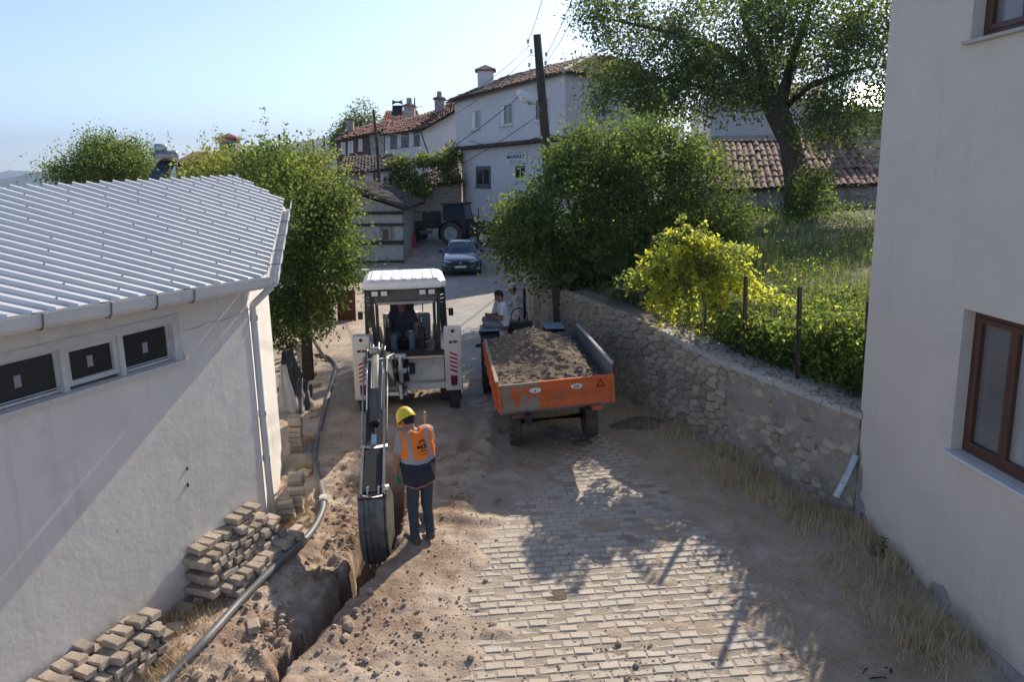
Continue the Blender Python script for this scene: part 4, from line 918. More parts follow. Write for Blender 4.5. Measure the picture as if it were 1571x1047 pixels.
LP = np.concatenate(LP); LT = np.concatenate(LT); tone = rv.choice(3, 118, p=[.60, .28, .12])[LT]; sw = rv.uniform(size=len(tone)) < .35; tone = np.where(sw, rv.choice(3, len(tone), p=[.55, .3, .15]), tone)
cane.build('canes', 'twig', VT, world=True); leaves_obj('leaves', leaf_arrays(LP, .082, rv, .8, .3), ['leaf_vine', 'leaf_light', 'leaf_mid'], [.5, .3, .2], rv, VT, tone)
sb_ = P3(1236, 372, 31.5); sb_[2] = gz(sb_[0], sb_[1])
tree('sapling', 'leafy green sapling growing in front of the mulberry trunk', 'sapling', sb_, [(sb_, .05), (P3(1238, 320, 31.5), .04), (P3(1240, 285, 31.5), .02)], [], [lump(1240, 300, 31.5, 32, 34, .8, 60), lump(1225, 340, 31.5, 28, 28, .7, 40), lump(1250, 275, 31.5, 18, 14, .5, 16)], .13, ['leaf_dark', 'leaf_mid', 'leaf_light'], [.4, .42, .18], 33, per=30, clump_r=.25, shell=.3, aspect=.8)
# weeds: soft mass over the bed, taller along the coping
n = 26000; yy_ = r_.uniform(10.1, 36, n); xx_ = wall_x(yy_) + .55 + r_.uniform(0, 1, n) ** 1.2 * 12; keep = fbm(xx_ * .7, yy_ * .7, 71) + .2 * (yy_ < 17) > .46 - .0; xx_, yy_ = xx_[keep], yy_[keep]
zz_ = ground_z(xx_, yy_); Pg = np.stack([xx_, yy_, zz_], 1); hgt = .18 + .5 * fbm(xx_ * 1.2, yy_ * 1.2, 73) ** 1.5
Vb = blades(Pg, 1.0, .012, .7, r_); Vb[:, 2:, :] = Pg[:, None, :] + (Vb[:, 2:, :] - Pg[:, None, :]) * hgt[:, None, None]
tag(leaves_obj('garden_grass', Vb, ['weed', 'weed_pale', 'dry_grass'], [.55, .3, .15], r_), kind='stuff')
Pw = []; Ow = []
for k in range(900):
    y = r_.uniform(10.1, 13.6) if k < 330 else r_.uniform(10.15, 15.5) if k < 640 else r_.uniform(14, 28); dx = .50 + (r_.uniform(0, .55) if k < 330 else r_.uniform(0, 5)); x = float(wall_x(y)) + dx
    hh = (r_.uniform(.75, 1.25) if y < 12.0 else r_.uniform(.5, .8)) if k < 330 else r_.uniform(.15, .5); m_ = int(r_.uniform(28, 60)); c = np.array([x, y, gz(x, y)]); tt = r_.uniform(.1, 1, m_)
    Pw.append(c + np.stack([r_.normal(0, .13, m_) * (.4 + tt), r_.normal(0, .13, m_) * (.4 + tt), tt * hh], 1))
for k in range(420):
    y = r_.uniform(17, 35.5); x = float(wall_x(y)) + r_.uniform(1, 13.5); hh = r_.uniform(.25, .8); m_ = int(r_.uniform(16, 34)); c = np.array([x, y, gz(x, y)]); tt = r_.uniform(.05, 1, m_); Pw.append(c + np.stack([r_.normal(0, .28, m_), r_.normal(0, .28, m_), tt * hh], 1))
Pw = np.concatenate(Pw); tag(leaves_obj('garden_weeds', leaf_arrays(Pw, .085, r_, .6, .5), ['weed', 'weed_pale', 'leaf_mid', 'leaf_vine'], [.45, .25, .2, .1], r_), kind='stuff')
# squash plants: broad leaves under the plum
def squash(u, v, Yd, nl, lab):
    c = P3(u, v, Yd); c[2] = gz(c[0], c[1]) if garden_mask(c[0], c[1]) else float(wall_top(Yd)); T = thing('squash_plant', lab, 'plant', tuple(c)); mb = MB(); st = MB()
    for k in range(nl):
        a = r_.uniform(0, 6.28); rr = r_.uniform(.1, .75); p = c + np.array([math.cos(a) * rr, math.sin(a) * rr * .8, r_.uniform(.25, .6)]); s_ = r_.uniform(.13, .24)
        nrm = np.array([r_.normal(0, .35), r_.normal(0, .35) - .2, 1]); nrm /= np.linalg.norm(nrm); x_, y_, _ = frame_from(nrm); kk = 10
        ring = [p + (x_ * math.cos(6.283 * i / kk) + y_ * math.sin(6.283 * i / kk)) * s_ * (1 if i % 2 else .82) + nrm * .05 * s_ * 4 * (.4 if i % 2 else 1) for i in range(kk)]
        mb.add([p] + ring, [(0, 1 + i, 1 + (i + 1) % kk) for i in range(kk)]); st.tube([c + (0, 0, -.05), (c + p) / 2 + (0, 0, .05), p], .008, 4)
    mb.build('leaves', 'leaf_grey', T, world=True); st.build('stalks', 'weed', T, world=True)
squash(905, 440, 18.6, 26, 'broad leaved squash plant trailing over the far end of the rubble wall')
squash(985, 470, 16.3, 20, 'broad leaved squash plant under the grape vine')
squash(1160, 535, 13.6, 9, 'small broad leaved squash plant beside the bare fence post')
# dry grass along the wall foot and the house foot, and tufts on the left
Pd = []
for k in range(320):
    y = r_.uniform(7.0, 16.5)
    if y > 10: x = float(wall_x(y)) - r_.uniform(.06, 1.0) ** 1.0
    else: x = HX0 + (HY0 - y) * .062 - .08 - r_.uniform(0, 1) ** 1.6 * .95
    m_ = int(r_.uniform(0, 1) ** 2.2 * 75 * (.5 if y > 12.5 else 1)) + 1; q = np.stack([x + r_.normal(0, .09, m_), y + r_.normal(0, .12, m_)], 1); Pd.append(q)
for (u, v, m_, s_) in ((215, 1005, 900, .22), (250, 960, 700, .16), (295, 940, 700, .2), (250, 1030, 600, .2), (345, 905, 400, .14), (455, 815, 500, .12), (465, 790, 300, .1), (470, 735, 400, .1), (478, 690, 300, .1), (420, 835, 250, .08), (490, 640, 250, .15)):
    p = at_z(u, v, -.05); Pd.append(np.stack([r_.normal(p[0], s_, m_), r_.normal(p[1], s_, m_)], 1))
Pd = np.concatenate(Pd); ok = ~garden_mask(Pd[:, 0], Pd[:, 1]) & (Pd[:, 0] < wall_x(np.maximum(Pd[:, 1], 10.02)) - .03 + (Pd[:, 1] < 10) * .3); Pd = Pd[ok]; zd = ground_z(Pd[:, 0], Pd[:, 1])
hd = np.where(Pd[:, 0] > 0, .07 + .30 * fbm(Pd[:, 0] * 1.6, Pd[:, 1] * 1.6, 77) ** 1.3 * (1.1 - .6 * np.clip((wall_x(np.maximum(Pd[:, 1], 10)) - Pd[:, 0]), 0, 1)), .10); Pd = np.concatenate([Pd, zd[:, None]], 1)
Vb = blades(Pd, 1.0, .0045, .8, r_); Vb[:, 2:, :] = Pd[:, None, :] + (Vb[:, 2:, :] - Pd[:, None, :]) * hd[:, None, None]
tag(leaves_obj('dry_grass', Vb, ['dry_grass'], [1.0], r_), kind='stuff')
# cut straw lying flat on the verge
n = 5200; y = r_.uniform(6.8, 15.5, n); x = np.where(y > 10, wall_x(y), 4.6) - .1 - r_.uniform(0, 1, n) ** 1.3 * 1.7; P0 = np.stack([x, y, ground_z(x, y) + .006], 1); Vb = blades(P0, .16, .003, 2.5, r_); Vb[:, 2:, 2] = P0[:, None, 2] + r_.uniform(0, .03, (n, 1))
tag(leaves_obj('straw_litter', Vb, ['dry_grass'], [1.0], r_), kind='stuff')
for (u, v, hh, lab) in ((1352, 842, .42, 'dark upright thistle weed growing against the cream house wall'), (1338, 838, .26, 'short dark weed beside the upright thistle at the house wall')):
    c = at_z(u, v + 30, -.12); T = thing('thistle', lab, 'weed', tuple(c)); MB().tube([c, c + (.01, 0, hh)], [.006, .003], 5).build('stem', 'weed', T, world=True)
    tt = np.linspace(.15, 1, 46); Pq = c + np.stack([r_.normal(0, .012, 46), r_.normal(0, .012, 46), tt * hh], 1); leaves_obj('leaves', leaf_arrays(Pq, .06, r_, .3), ['leaf_dark'], [1.0], r_, T)

# ================================================================ fence posts, brushwood
for k, (b, t_, zb, lab) in enumerate((((1224, 588), (1228, 440), 1.53, 'rusty iron fence post set in the bare concrete coping'), ((1141, 550), (1145, 424), 1.62, 'rusty iron fence post beside the grape vine'), ((1329, 620), (1334, 463), 1.48, 'rusty iron fence post close to the cream house'), ((972, 470), (973, 432), 1.93, 'stub of iron fence post left of the grape vine'))):
    p = at_z(*b, zb); q = at_y(*t_, p[1]); mb = MB(); w_ = .026; a = .5; p[2] -= .06
    for (dx, dy, sx, sy) in ((0, 0, .055, .007), (-.024, .024, .007, .055)): mb.hexa([np.array(c) + o for c in (p, q) for o in ((dx - sx / 2, dy - sy / 2, 0), (dx + sx / 2, dy - sy / 2, 0), (dx + sx / 2, dy + sy / 2, 0), (dx - sx / 2, dy + sy / 2, 0))])
    tag(mb.build('fence_post', 'post_iron', org=tuple(p)), lab, 'post', 'iron fence posts on the wall')
T = thing('brushwood_pile', 'pile of dry cut twigs on the coping beside the cream house', 'brushwood', tuple(at_z(1300, 615, 1.56)))
for k in range(34):
    c = at_z(1300 + r_.normal(0, 22), 606 + r_.normal(0, 9), 1.58) + np.array([0, 0, r_.uniform(0, .1)]); a = r_.uniform(0, 3.14); l_ = r_.uniform(.12, .34); d = np.array([math.cos(a), math.sin(a), r_.uniform(-.2, .3)])
    MB().tube([c - d * l_ / 2, c + d * l_ * .1 + (0, 0, .02), c + d * l_ / 2], [.006, .005, .003], 5).build('twig', 'twig', T, world=True)
T = thing('brushwood_pile', 'grey tangle of dead branches against the right end of the tiled shed', 'brushwood', tuple(P3(1330, 340, 34)))
for k in range(60):
    c = P3(1335 + r_.normal(0, 18), 300 + r_.normal(0, 42), 34.2 + r_.normal(0, .5)); d = r_.normal(size=3); l_ = r_.uniform(.4, 1.1); d /= np.linalg.norm(d)
    MB().tube([c - d * l_ / 2, c + (0, 0, .06), c + d * l_ / 2], [.016, .012, .006], 4).build('branch', 'twig', T, world=True)
# ================================================================ village houses
def tile_surface(parent, quad, cw, rl, m_, name='roof_tiles', single=False, jit=.02, seed=0):
    """quad: eave left, eave right, ridge right, ridge left"""
    r_ = np.random.default_rng(seed); a, b, c, d = [np.array(p, float) for p in quad]; W_ = max(np.linalg.norm(b - a), np.linalg.norm(c - d)); H_ = max(np.linalg.norm(d - a), np.linalg.norm(c - b)); nc = max(2, int(W_ / cw)); nr = max(2, int(H_ / rl))
    nrm = np.cross(b - a, d - a); nrm /= np.linalg.norm(nrm); nrm = nrm if nrm[2] > 0 else -nrm
    at = lambda u, v: (a * (1 - u) + b * u) * (1 - v) + (d * (1 - u) + c * u) * v
    bk = MB(); bk.hexa([p - nrm * .10 for p in (a, b, c, d)] + [p - nrm * .03 for p in (a, b, c, d)]); bk.build('roof_boards', 'dark_wood', parent, world=True)
    V, Fs = [], []; k5 = [0, .25, .5, .75, 1]; hh = [0, .7, 1, .7, 0]
    for j in range(nr):
        for i in range(nc):
            u0, u1 = i / nc, (i + 1) / nc; v0, v1 = j / nr, min(1, (j + 1.12) / nr); du = r_.normal(0, jit) / nc; dz = r_.normal(0, jit) * .4; base_ = len(V); tw = r_.normal(0, jit * 1.2) / nc
            if r_.uniform() < .012: continue
            for (v, lift) in ((v0, .045), (v1, .008)):
                for t_, h_ in zip(k5, hh): V.append(at(np.clip(u0 + (u1 - u0) * t_ + du + tw * (v == v1), 0, 1), np.clip(v + r_.normal(0, jit * .3) / nr, 0, 1)) + nrm * (lift + h_ * cw * .28 + dz))
            Fs += [(base_ + q, base_ + q + 1, base_ + 6 + q, base_ + 5 + q) for q in range(4)]
            if single:
                Fs = [(q, q + 1, 6 + q, 5 + q) for q in range(4)]; VV = np.array(V[base_:])
                mb = MB(); mb.add(VV, Fs); mb.add(VV[:5] - nrm * .012, []); q0 = mb; mb.f += [[q + 1, q, 10 + q, 11 + q] for q in range(4)]; mb.m += [0] * 4; mb.s += [False] * 4
                mb.build('tile', m_, parent, world=True); V = []; Fs = []
    if not single:
        M = np.array(world_of(parent).inverted()); V = np.array(V) @ M[:3, :3].T + M[:3, 3]; tag(link(name, np_mesh(name, V, np.array(Fs), None, False), m_, parent), kind='stuff')
def poly_wall(parent, pix, Yd, depth, m_, name='wall'):
    """a wall standing frontally at distance Yd, outline given by what the photograph shows, depth metres thick"""
    P_ = [at_y(u, v, Yd) for u, v in pix]; mb = MB(); k = len(P_); V = [np.array(p) for p in P_] + [np.array(p) + (0, depth, 0) for p in P_]
    mb.add(V, [tuple(range(k)), tuple(range(k, 2 * k))[::-1]] + [((i + 1) % k, i, k + i, k + (i + 1) % k) for i in range(k)]); return mb.build(name, m_, parent, world=True)
def window(parent, C4, n, frame='frame_white', pane='glass_dark', fw=.09, mull=1, proud=.05, shut=False):
    """C4: lower left, lower right, upper right, upper left on the wall; n: outward"""
    C4 = [np.array(c, float) for c in C4]; n = np.array(n, float); n /= np.linalg.norm(n); u = C4[1] - C4[0]; W_ = np.linalg.norm(u); u /= W_; v = C4[3] - C4[0]; H_ = np.linalg.norm(v); v /= H_; o = C4[0]
    wn = bpy.data.objects.new('window', None); COL.objects.link(wn); wn.parent = parent
    bx = lambda mb, x0, x1, y0, y1, d0, d1: mb.hexa([o + u * x + v * y + n * d for d in (d0, d1) for (x, y) in ((x0, y0), (x1, y0), (x1, y1), (x0, y1))])
    mb = MB(); bx(mb, 0, W_, 0, fw, -.02, proud); bx(mb, 0, W_, H_ - fw, H_, -.02, proud); bx(mb, 0, fw, fw, H_ - fw, -.02, proud); bx(mb, W_ - fw, W_, fw, H_ - fw, -.02, proud)
    for k in range(mull):
        x = W_ * (k + 1) / (mull + 1); bx(mb, x - fw * .4, x + fw * .4, fw, H_ - fw, -.02, proud - .01)
    mb.build('frame', frame, wn, world=True)
    for k in range(mull + 1):
        pb = MB(); x0, x1 = fw + (W_ - 2 * fw) * k / (mull + 1), fw + (W_ - 2 * fw) * (k + 1) / (mull + 1); bx(pb, x0 + .002, x1 - .002, fw, H_ - fw, -.015, .01); pb.build('pane', pane if not (shut and k == 0) else 'white_paint', wn, world=True)
    sb = MB(); bx(sb, -.06, W_ + .06, -.06, -.002, -.02, proud + .06); sb.build('sill', frame, wn, world=True)
    return wn
def pwin(parent, rect, Yd, **k):
    (u0, v0, u1, v1) = rect; window(parent, [at_y(u0, v1, Yd), at_y(u1, v1, Yd), at_y(u1, v0, Yd), at_y(u0, v0, Yd)], (0, -1, 0), **k)
def chimney(parent, u0, u1, v0, v1, Yd, m_, cap='tile_far', pot=False):
    a, b = at_y(u0, v1, Yd), at_y(u1, v0, Yd); w_ = b[0] - a[0]; c = ((a[0] + b[0]) / 2, Yd + w_ / 2, 0); mb = MB(); h0, h1 = a[2] - .5, b[2]
    mb.box((c[0], c[1], (h0 + h1) / 2), (w_, w_, h1 - h0)); ch = mb.build('chimney', m_, parent, world=True)
    mb = MB(); mb.box((c[0], c[1], h1 + .05), (w_ * 1.3, w_ * 1.3, .1)); mb.add([(c[0] - w_ * .65, c[1] - w_ * .65, h1 + .1), (c[0] + w_ * .65, c[1] - w_ * .65, h1 + .1), (c[0] + w_ * .65, c[1] + w_ * .65, h1 + .1), (c[0] - w_ * .65, c[1] + w_ * .65, h1 + .1), (c[0], c[1], h1 + w_ * .42)], [(0, 1, 4), (1, 2, 4), (2, 3, 4), (3, 0, 4)]); mb.build('chimney_cap', cap, parent, world=True)
    if pot: mb = MB(); mb.box((c[0], c[1], h1 + w_ * .5), (w_ * .5, w_ * .5, w_ * .7), None, 0, w_ * .1); mb.build('chimney_pot', m_, parent, world=True)

# ---- market house
M0, M1, M2 = np.array([-3.65, 58.0]), np.array([2.95, 42.0]), np.array([8.5, 47.5])
u1 = (M1 - M0) / np.linalg.norm(M1 - M0); n1 = np.array([-u1[1] * -1, u1[0]]) ; n1 = np.array([u1[1], -u1[0]]); n1 = n1 if n1[1] < 0 else -n1
u2 = (M2 - M1) / np.linalg.norm(M2 - M1); n2 = np.array([u2[1], -u2[0]]); n2 = n2 if n2[1] < 0 else -n2
MH = thing('market_house', 'two storey pale grey house with tiled hip roof and a market sign on its front', 'house', (*M1, 1.0))
zj, ze = 6.35, 9.55; M3 = M0 + (M2 - M1) * 1.0
mb = MB(); mb.hexa([(*M0, zj), (*M1, zj), (*M2, zj), (*M3, zj), (*M0, ze), (*M1, ze), (*M2, ze), (*M3, ze)]); mb.build('upper_wall', 'market_wall', MH, world=True)
g0, g1 = M0 - n1 * .35, M1 - n1 * .35 - n2 * .0; mb = MB(); mb.hexa([(*g0, -.5), (*g1, -.5), (*M2, -.5), (*M3, -.5), (*g0, zj - .01), (*g1, zj - .01), (*M2, zj - .01), (*M3, zj - .01)]); mb.build('lower_wall', 'market_wall', MH, world=True)
mb = MB(); mb.bar((*(M0 + n1 * .08), zj - .1), (*(M1 + n1 * .08), zj - .1), .26, .2); mb.build('jetty_beam', 'dark_wood', MH, world=True)
for k in range(22):
    p = M0 + (M1 - M0) * (k + .5) / 22; MB().bar((*(p - n1 * .3), zj - .16), (*(p + n1 * .28), zj - .16), .14, .14).build('joist', 'dark_wood', MH, world=True)
def on_f(u, v, O=M0, n=n1, d=0.0): return on_plane(u, v, (*(O + n * d), 0), (*n, 0))
def fwin(parent, rect, O, n, d=0.0, **k):
    (a, b, c, e) = rect; q = [on_f(a, e, O, n, d), on_f(c, e, O, n, d), on_f(c, b, O, n, d), on_f(a, b, O, n, d)]; q[1][2] = q[0][2]; q[2][2] = q[3][2]; window(parent, q, (*n, 0), **k)
fwin(MH, (722, 170, 738, 200), M0, n1, fw=.1, shut=True); fwin(MH, (767, 161, 788, 194), M0, n1, fw=.1, mull=2, shut=True); fwin(MH, (822, 152, 843, 187), M0, n1, fw=.1, mull=1)
fwin(MH, (731, 255, 753, 287), M0, n1, -.35, frame='shutter', fw=.22, mull=1); fwin(MH, (790, 251, 808, 276), M0, n1, -.35, fw=.14); fwin(MH, (903, 147, 930, 181), M1, n2, fw=.1, mull=2)
# sign
sgn = thing('shop_sign', 'white market sign board with black lettering under the jetty of the grey house', 'sign', tuple(on_f(790, 252, M0, n1, -.33)))
c0, c1_, c2_, c3_ = [on_f(u, v, M0, n1, -.30) for u, v in ((777, 251), (808, 248), (808, 228), (777, 232))]
uu_ = np.array(c1_) - c0; Ws = np.hypot(*uu_[:2]); uu_ = np.array([uu_[0], uu_[1], 0]) / Ws; z0s, z1s = c0[2], c3_[2]; nn_ = np.array([*n1, 0])
mb = MB(); mb.hexa([np.array([c0[0], c0[1], z]) + uu_ * x + nn_ * d for z in (z0s, z1s) for x, d in ((0, -.03), (Ws, -.03), (Ws, .03), (0, .03))]); mb.build('board', 'sign_white', sgn, world=True)
def text_mesh(s, size, m_, parent, o, ex, ey, bold=.0, sx=1.0, name='lettering', thick=.004):
    cu = bpy.data.curves.new(name, 'FONT'); cu.body = s; cu.size = size; cu.align_x = 'CENTER'; cu.offset = bold; cu.extrude = thick; ob = bpy.data.objects.new(name, cu); COL.objects.link(ob); bpy.context.view_layer.update()
    me = bpy.data.meshes.new_from_object(ob.evaluated_get(bpy.context.evaluated_depsgraph_get())); bpy.data.objects.remove(ob); ex = np.array(ex, float); ey = np.array(ey, float); ez = np.cross(ex, ey)
    V = np.array([v.co for v in me.vertices]); V = np.array(o) + V[:, :1] * ex * sx + V[:, 1:2] * ey + V[:, 2:3] * ez
    if parent is not None: M = np.array(world_of(parent).inverted()); V = V @ M[:3, :3].T + M[:3, 3]
    me.vertices.foreach_set('co', V.astype(np.float32).ravel()); me.update(); me.materials.clear(); return link(name, me, m_, parent)
mc = lambda z: np.array([c0[0], c0[1], z]) + uu_ * Ws / 2 + nn_ * .036; up = (0, 0, 1); hs = z1s - z0s
text_mesh('MARKET', hs * .40, 'black_ink', sgn, mc(z0s + hs * .38), uu_, up, .006, Ws / (hs * .40 * 4.1)); text_mesh('ÖZER TİCARET', hs * .22, 'grey_ink', sgn, mc(z0s + hs * .76), uu_, up, .0, Ws / (hs * .22 * 8.2)); text_mesh('BÜKESİ', hs * .24, 'grey_ink', sgn, mc(z0s + hs * .08), uu_, up, .0, Ws / (hs * .24 * 5.6))
# roof
zr = 11.0; RA, RB = np.array([-.2, 58.5]), np.array([5.0, 48.0]); ov = .55
e0 = (*(M0 + n1 * ov - u1 * .5), ze - .12); e1 = (*(M1 + n1 * ov + n2 * ov), ze - .12); e2_ = (*(M2 + n2 * ov + u2 * .5), ze - .12); e3 = (*(M3 - n1 * ov), ze - .12)
tile_surface(MH, (e0, e1, (*RB, zr), (*RA, zr)), .24, .4, 'tile_far', seed=1, jit=.07); tile_surface(MH, (e1, e2_, (*(RB + (1.2, .8)), zr), (*RB, zr)), .24, .4, 'tile_far', seed=2, jit=.04)
mb = MB(); mb.add([e0, (*RA, zr), e3], [(0, 1, 2)]); mb.add([e3, (*RA, zr), (*RB, zr), (*(RB + (1.2, .8)), zr), e2_], [(0, 1, 2, 3, 4)]); mb.build('rear_roof', 'tile_far', MH, world=True)
rb = MB(); pts = [np.array(e1) + (np.array((*RB, zr)) - np.array(e1)) * k / 16 for k in range(17)]
for p, q in zip(pts, pts[1:]): rb.tube([p + (0, 0, .02), p + (q - p) * 1.15 + (0, 0, .06)], [.12, .10], 8)
tag(rb.build('hip_tiles', 'concrete', MH, world=True), kind='stuff')
chimney(MH, 733, 757, 108, 136, 57.0, 'market_wall')

# ---- row of old houses up the lane
mat('rubble_far', (.30, .28, .25), (.42, .395, .355), scale=4, rough=.95, bump=.8, bscale=9, c3=(.22, .195, .165), s3=3.4, t3=(.48, .62))
mat('rubble_pale', (.40, .38, .34), (.54, .51, .465), scale=3, rough=.95, bump=.8, bscale=8, c3=(.29, .265, .23), s3=3.0, t3=(.5, .64))
mat('rubble_warm', (.30, .25, .19), (.40, .345, .27), scale=4, rough=.95, bump=.8, bscale=9, c3=(.22, .18, .135), s3=3.4, t3=(.48, .62))
WH = thing('white_house', 'whitewashed old house with red brown tiles beside the dark red walled house', 'house', tuple(at_y(645, 260, 64)))
poly_wall(WH, [(591, 300), (708, 300), (708, 170), (698, 169), (646, 197), (591, 205)], 64, 5, 'white_wall')
for r in ((599, 207, 609, 227), (616, 204, 627, 225), (635, 200, 644, 223)): pwin(WH, r, 64, fw=.10, frame='shutter', mull=1)
tile_surface(WH, (at_y(582, 207, 63.4), at_y(650, 198, 63.4), at_y(662, 171, 68), at_y(604, 188, 68)), .24, .45, 'tile_red', seed=3, jit=.04)
tile_surface(WH, (at_y(648, 199, 63.3), at_y(704, 167, 63.3), at_y(704, 150, 68), at_y(660, 172, 68)), .24, .45, 'tile_red', seed=4, jit=.05)
chimney(WH, 667, 681, 152, 168, 66, 'rubble_far', 'tile_far', True)
RH = thing('red_house', 'dark red walled old house with three pale windows under a sagging tiled roof', 'house', tuple(at_y(552, 260, 70)))
poly_wall(RH, [(517, 300), (591, 300), (591, 202), (517, 214)], 70, 6, 'red_wall')
for r in ((523, 218, 530, 236), (534, 216, 542, 234), (550, 213, 556, 231)): pwin(RH, r, 70, fw=.13, frame='white_paint', pane='curtain', mull=0)
poly_wall(RH, [(570, 240), (589, 240), (589, 204), (566, 207)], 69.9, .08, 'rubble_far', 'bare_panel')
tile_surface(RH, (at_y(511, 216, 69.3), at_y(594, 200, 69.3), at_y(600, 183, 74), at_y(532, 200, 74)), .26, .45, 'tile_red', seed=5, jit=.05)
chimney(RH, 532, 541, 184, 204, 72, 'rubble_far', 'tile_dark')
LH = thing('lower_house', 'low stone and whitewashed outbuilding with a dark tiled roof below the red house', 'house', tuple(at_y(565, 300, 56)))
poly_wall(LH, [(524, 330), (560, 330), (560, 263), (524, 266)], 56, 4, 'rubble_far', 'stone_wall'); poly_wall(LH, [(560.2, 330), (604, 330), (604, 259), (560.2, 263)], 56, 4, 'white_wall', 'white_wall')
pwin(LH, (573, 261, 580, 281), 56, fw=.08, frame='dark_wood', mull=0); pwin(LH, (597, 268, 602, 282), 56, fw=.08, frame='dark_wood', mull=0)
tile_surface(LH, (at_y(520, 266, 55.4), at_y(607, 260, 55.4), at_y(602, 236, 61), at_y(526, 241, 61)), .24, .45, 'tile_dark', seed=6, jit=.05)
pts = [at_y(524 + 39 * k / 12, 266 - 10 * math.sin(math.pi * k / 12), 55.2) for k in range(13)]; mb = MB()
for p, q in zip(pts, pts[1:]): mb.tube([p, p + (q - p) * 1.1], .10, 6)
tag(mb.build('arched_tiles', 'tile', LH, world=True), kind='stuff')
SH = thing('solar_roof_house', 'far house with steep red roof carrying a solar water heater and a round topped chimney', 'house', tuple(at_y(612, 230, 82)))
poly_wall(SH, [(586, 240), (645, 240), (645, 186), (586, 190)], 82, 6, 'red_wall'); tile_surface(SH, (at_y(583, 192, 81.5), at_y(648, 186, 81.5), at_y(640, 169, 86), at_y(592, 170, 86)), .28, .5, 'tile_red', seed=7, jit=.04)
chimney(SH, 620, 635, 163, 178, 80, 'rubble_far', 'tile_red', True)
hs_ = thing('solar_water_heater', 'small solar water heater on the far red roof', 'water heater', tuple(at_y(609, 170, 81)))
a, b = at_y(602, 160, 81), at_y(617, 153, 81); mb = MB(); mb.tube([(a[0], 81, (a[2] + b[2]) / 2), (b[0], 81, (a[2] + b[2]) / 2)], .24, 12); mb.build('tank', 'worn_steel', hs_, world=True)
mb = MB(); c = at_y(610, 168, 81); mb.hexa([(a[0], 80.2, c[2] - .6), (b[0], 80.2, c[2] - .6), (b[0], 80.3, c[2] - .6), (a[0], 80.3, c[2] - .6), (a[0], 81, c[2] + .4), (b[0], 81, c[2] + .4), (b[0], 81.1, c[2] + .4), (a[0], 81.1, c[2] + .4)]); mb.build('panel', 'solar_panel', hs_, world=True)
mb = MB()
for x in (a[0], b[0]): mb.tube([(x, 81.3, c[2] - .8), (x, 81.1, a[2] + .2)], .03, 5)
mb.build('stand', 'worn_steel', hs_, world=True)
PB = thing('tiled_lean_to', 'low stone lean-to with tiled roof and pale edge boards under the vine by the lane', 'shed', tuple(at_y(675, 320, 57)))
poly_wall(PB, [(638, 345), (707, 345), (707, 278), (655, 284), (638, 290)], 57, 3, 'rubble_warm'); tile_surface(PB, (at_y(652, 286, 56.6), at_y(709, 279, 56.6), at_y(704, 245, 61), at_y(646, 268, 61)), .24, .42, 'tile_far', seed=8, jit=.06)
MB().bar(at_y(644, 270, 56.9), at_y(703, 243, 60.8), .24, .08).build('edge_board', 'concrete', PB, world=True)
GW = thing('lane_wall', 'warm stone garden wall with a dark gateway under the vine', 'wall', tuple(at_y(620, 325, 58)))
poly_wall(GW, [(602, 345), (622, 345), (622, 275), (602, 272)], 58, .5, 'rubble_warm'); poly_wall(GW, [(622.3, 345), (639, 345), (639, 280), (622.3, 280)], 58.3, .1, 'dark_wood', 'gate')
for u in (624, 631, 637): MB().tube([at_y(u, 330, 57.9), at_y(u, 282, 57.9)], .07, 6).build('gate_post', 'dark_wood', GW, world=True)
vb = at_y(640, 320, 56); tree('pergola_vine', 'green vine sprawling over a pergola beside the market house', 'vine', vb, [(vb, .06), (at_y(641, 290, 56), .05), (at_y(640, 262, 56), .03)], [[(at_y(605, 262, 56), .04), (at_y(650, 255, 57), .04), (at_y(705, 240, 58), .04)]],
     [(at_y(655, 247, 57), (2.2, .8, .35), 60), (at_y(610, 258, 56.5), (.6, .6, .7), 30), (at_y(625, 276, 56), (1.1, .7, .5), 44), (at_y(690, 240, 58), (.9, .6, .35), 24), (at_y(690, 265, 56.6), (.6, .3, .7), 22), (at_y(645, 290, 56), (.6, .5, .7), 26), (at_y(695, 227, 57.5), (.25, .2, .5), 8)], .17, ['leaf_dark', 'leaf_mid', 'leaf_light', 'leaf_yellow'], [.25, .33, .3, .12], 41, per=36, clump_r=.25, shell=.3, aspect=.9)
for k in range(14):
    c = at_y(628 + 14 * random.random(), 322 + 12 * random.random(), 52 + 2 * random.random()); c[2] = gz(c[0], c[1]) + .1
    tag(MB().rock((0, 0, 0), (.5, .4, .35), rot('Z', k), 0, k, 2, .15).build('rubble_stone', 'stone', org=tuple(c)), 'loose grey stone in the heap beside the gateway', 'stone', 'stones heaped by the gateway')

# ---- timber laced gable house
GH = thing('gable_house', 'old rubble house with timber bands and a small brown window beside the lane', 'house', tuple(at_y(620, 402, 42)))
poly_wall(GH, [(430, 470), (618.5, 402), (617, 322), (528, 292), (430, 330)], 42, 7, 'rubble_pale', 'gable_wall')
for (v0, v1, w_) in ((328, 326.5, 5), (346, 344.5, 4), (374, 372, 6), (404, 402, 5)):
    mb = MB(); a, b = at_y(460, v0, 41.93), at_y(619.5, v1, 41.93); mb.bar(a, b, .16, w_ * 42 / FPX, (0, 0, 1)); mb.build('timber_band', 'dark_wood', GH, world=True)
pwin(GH, (583, 347, 601, 373), 41.98, fw=.17, frame='old_wood', mull=0, proud=.06)
MB().bar(at_y(528, 284, 45), at_y(628, 321, 45), .5 * 8, .14, (0, 0, 1)).build('roof_slope', 'tile_dark', GH, world=True)
mb = MB(); q = [at_y(526, 284, 41.3), at_y(629, 321, 41.3)]; mb.bar(q[0], q[1], .25, .16); mb.build('verge_board', 'dark_wood', GH, world=True)
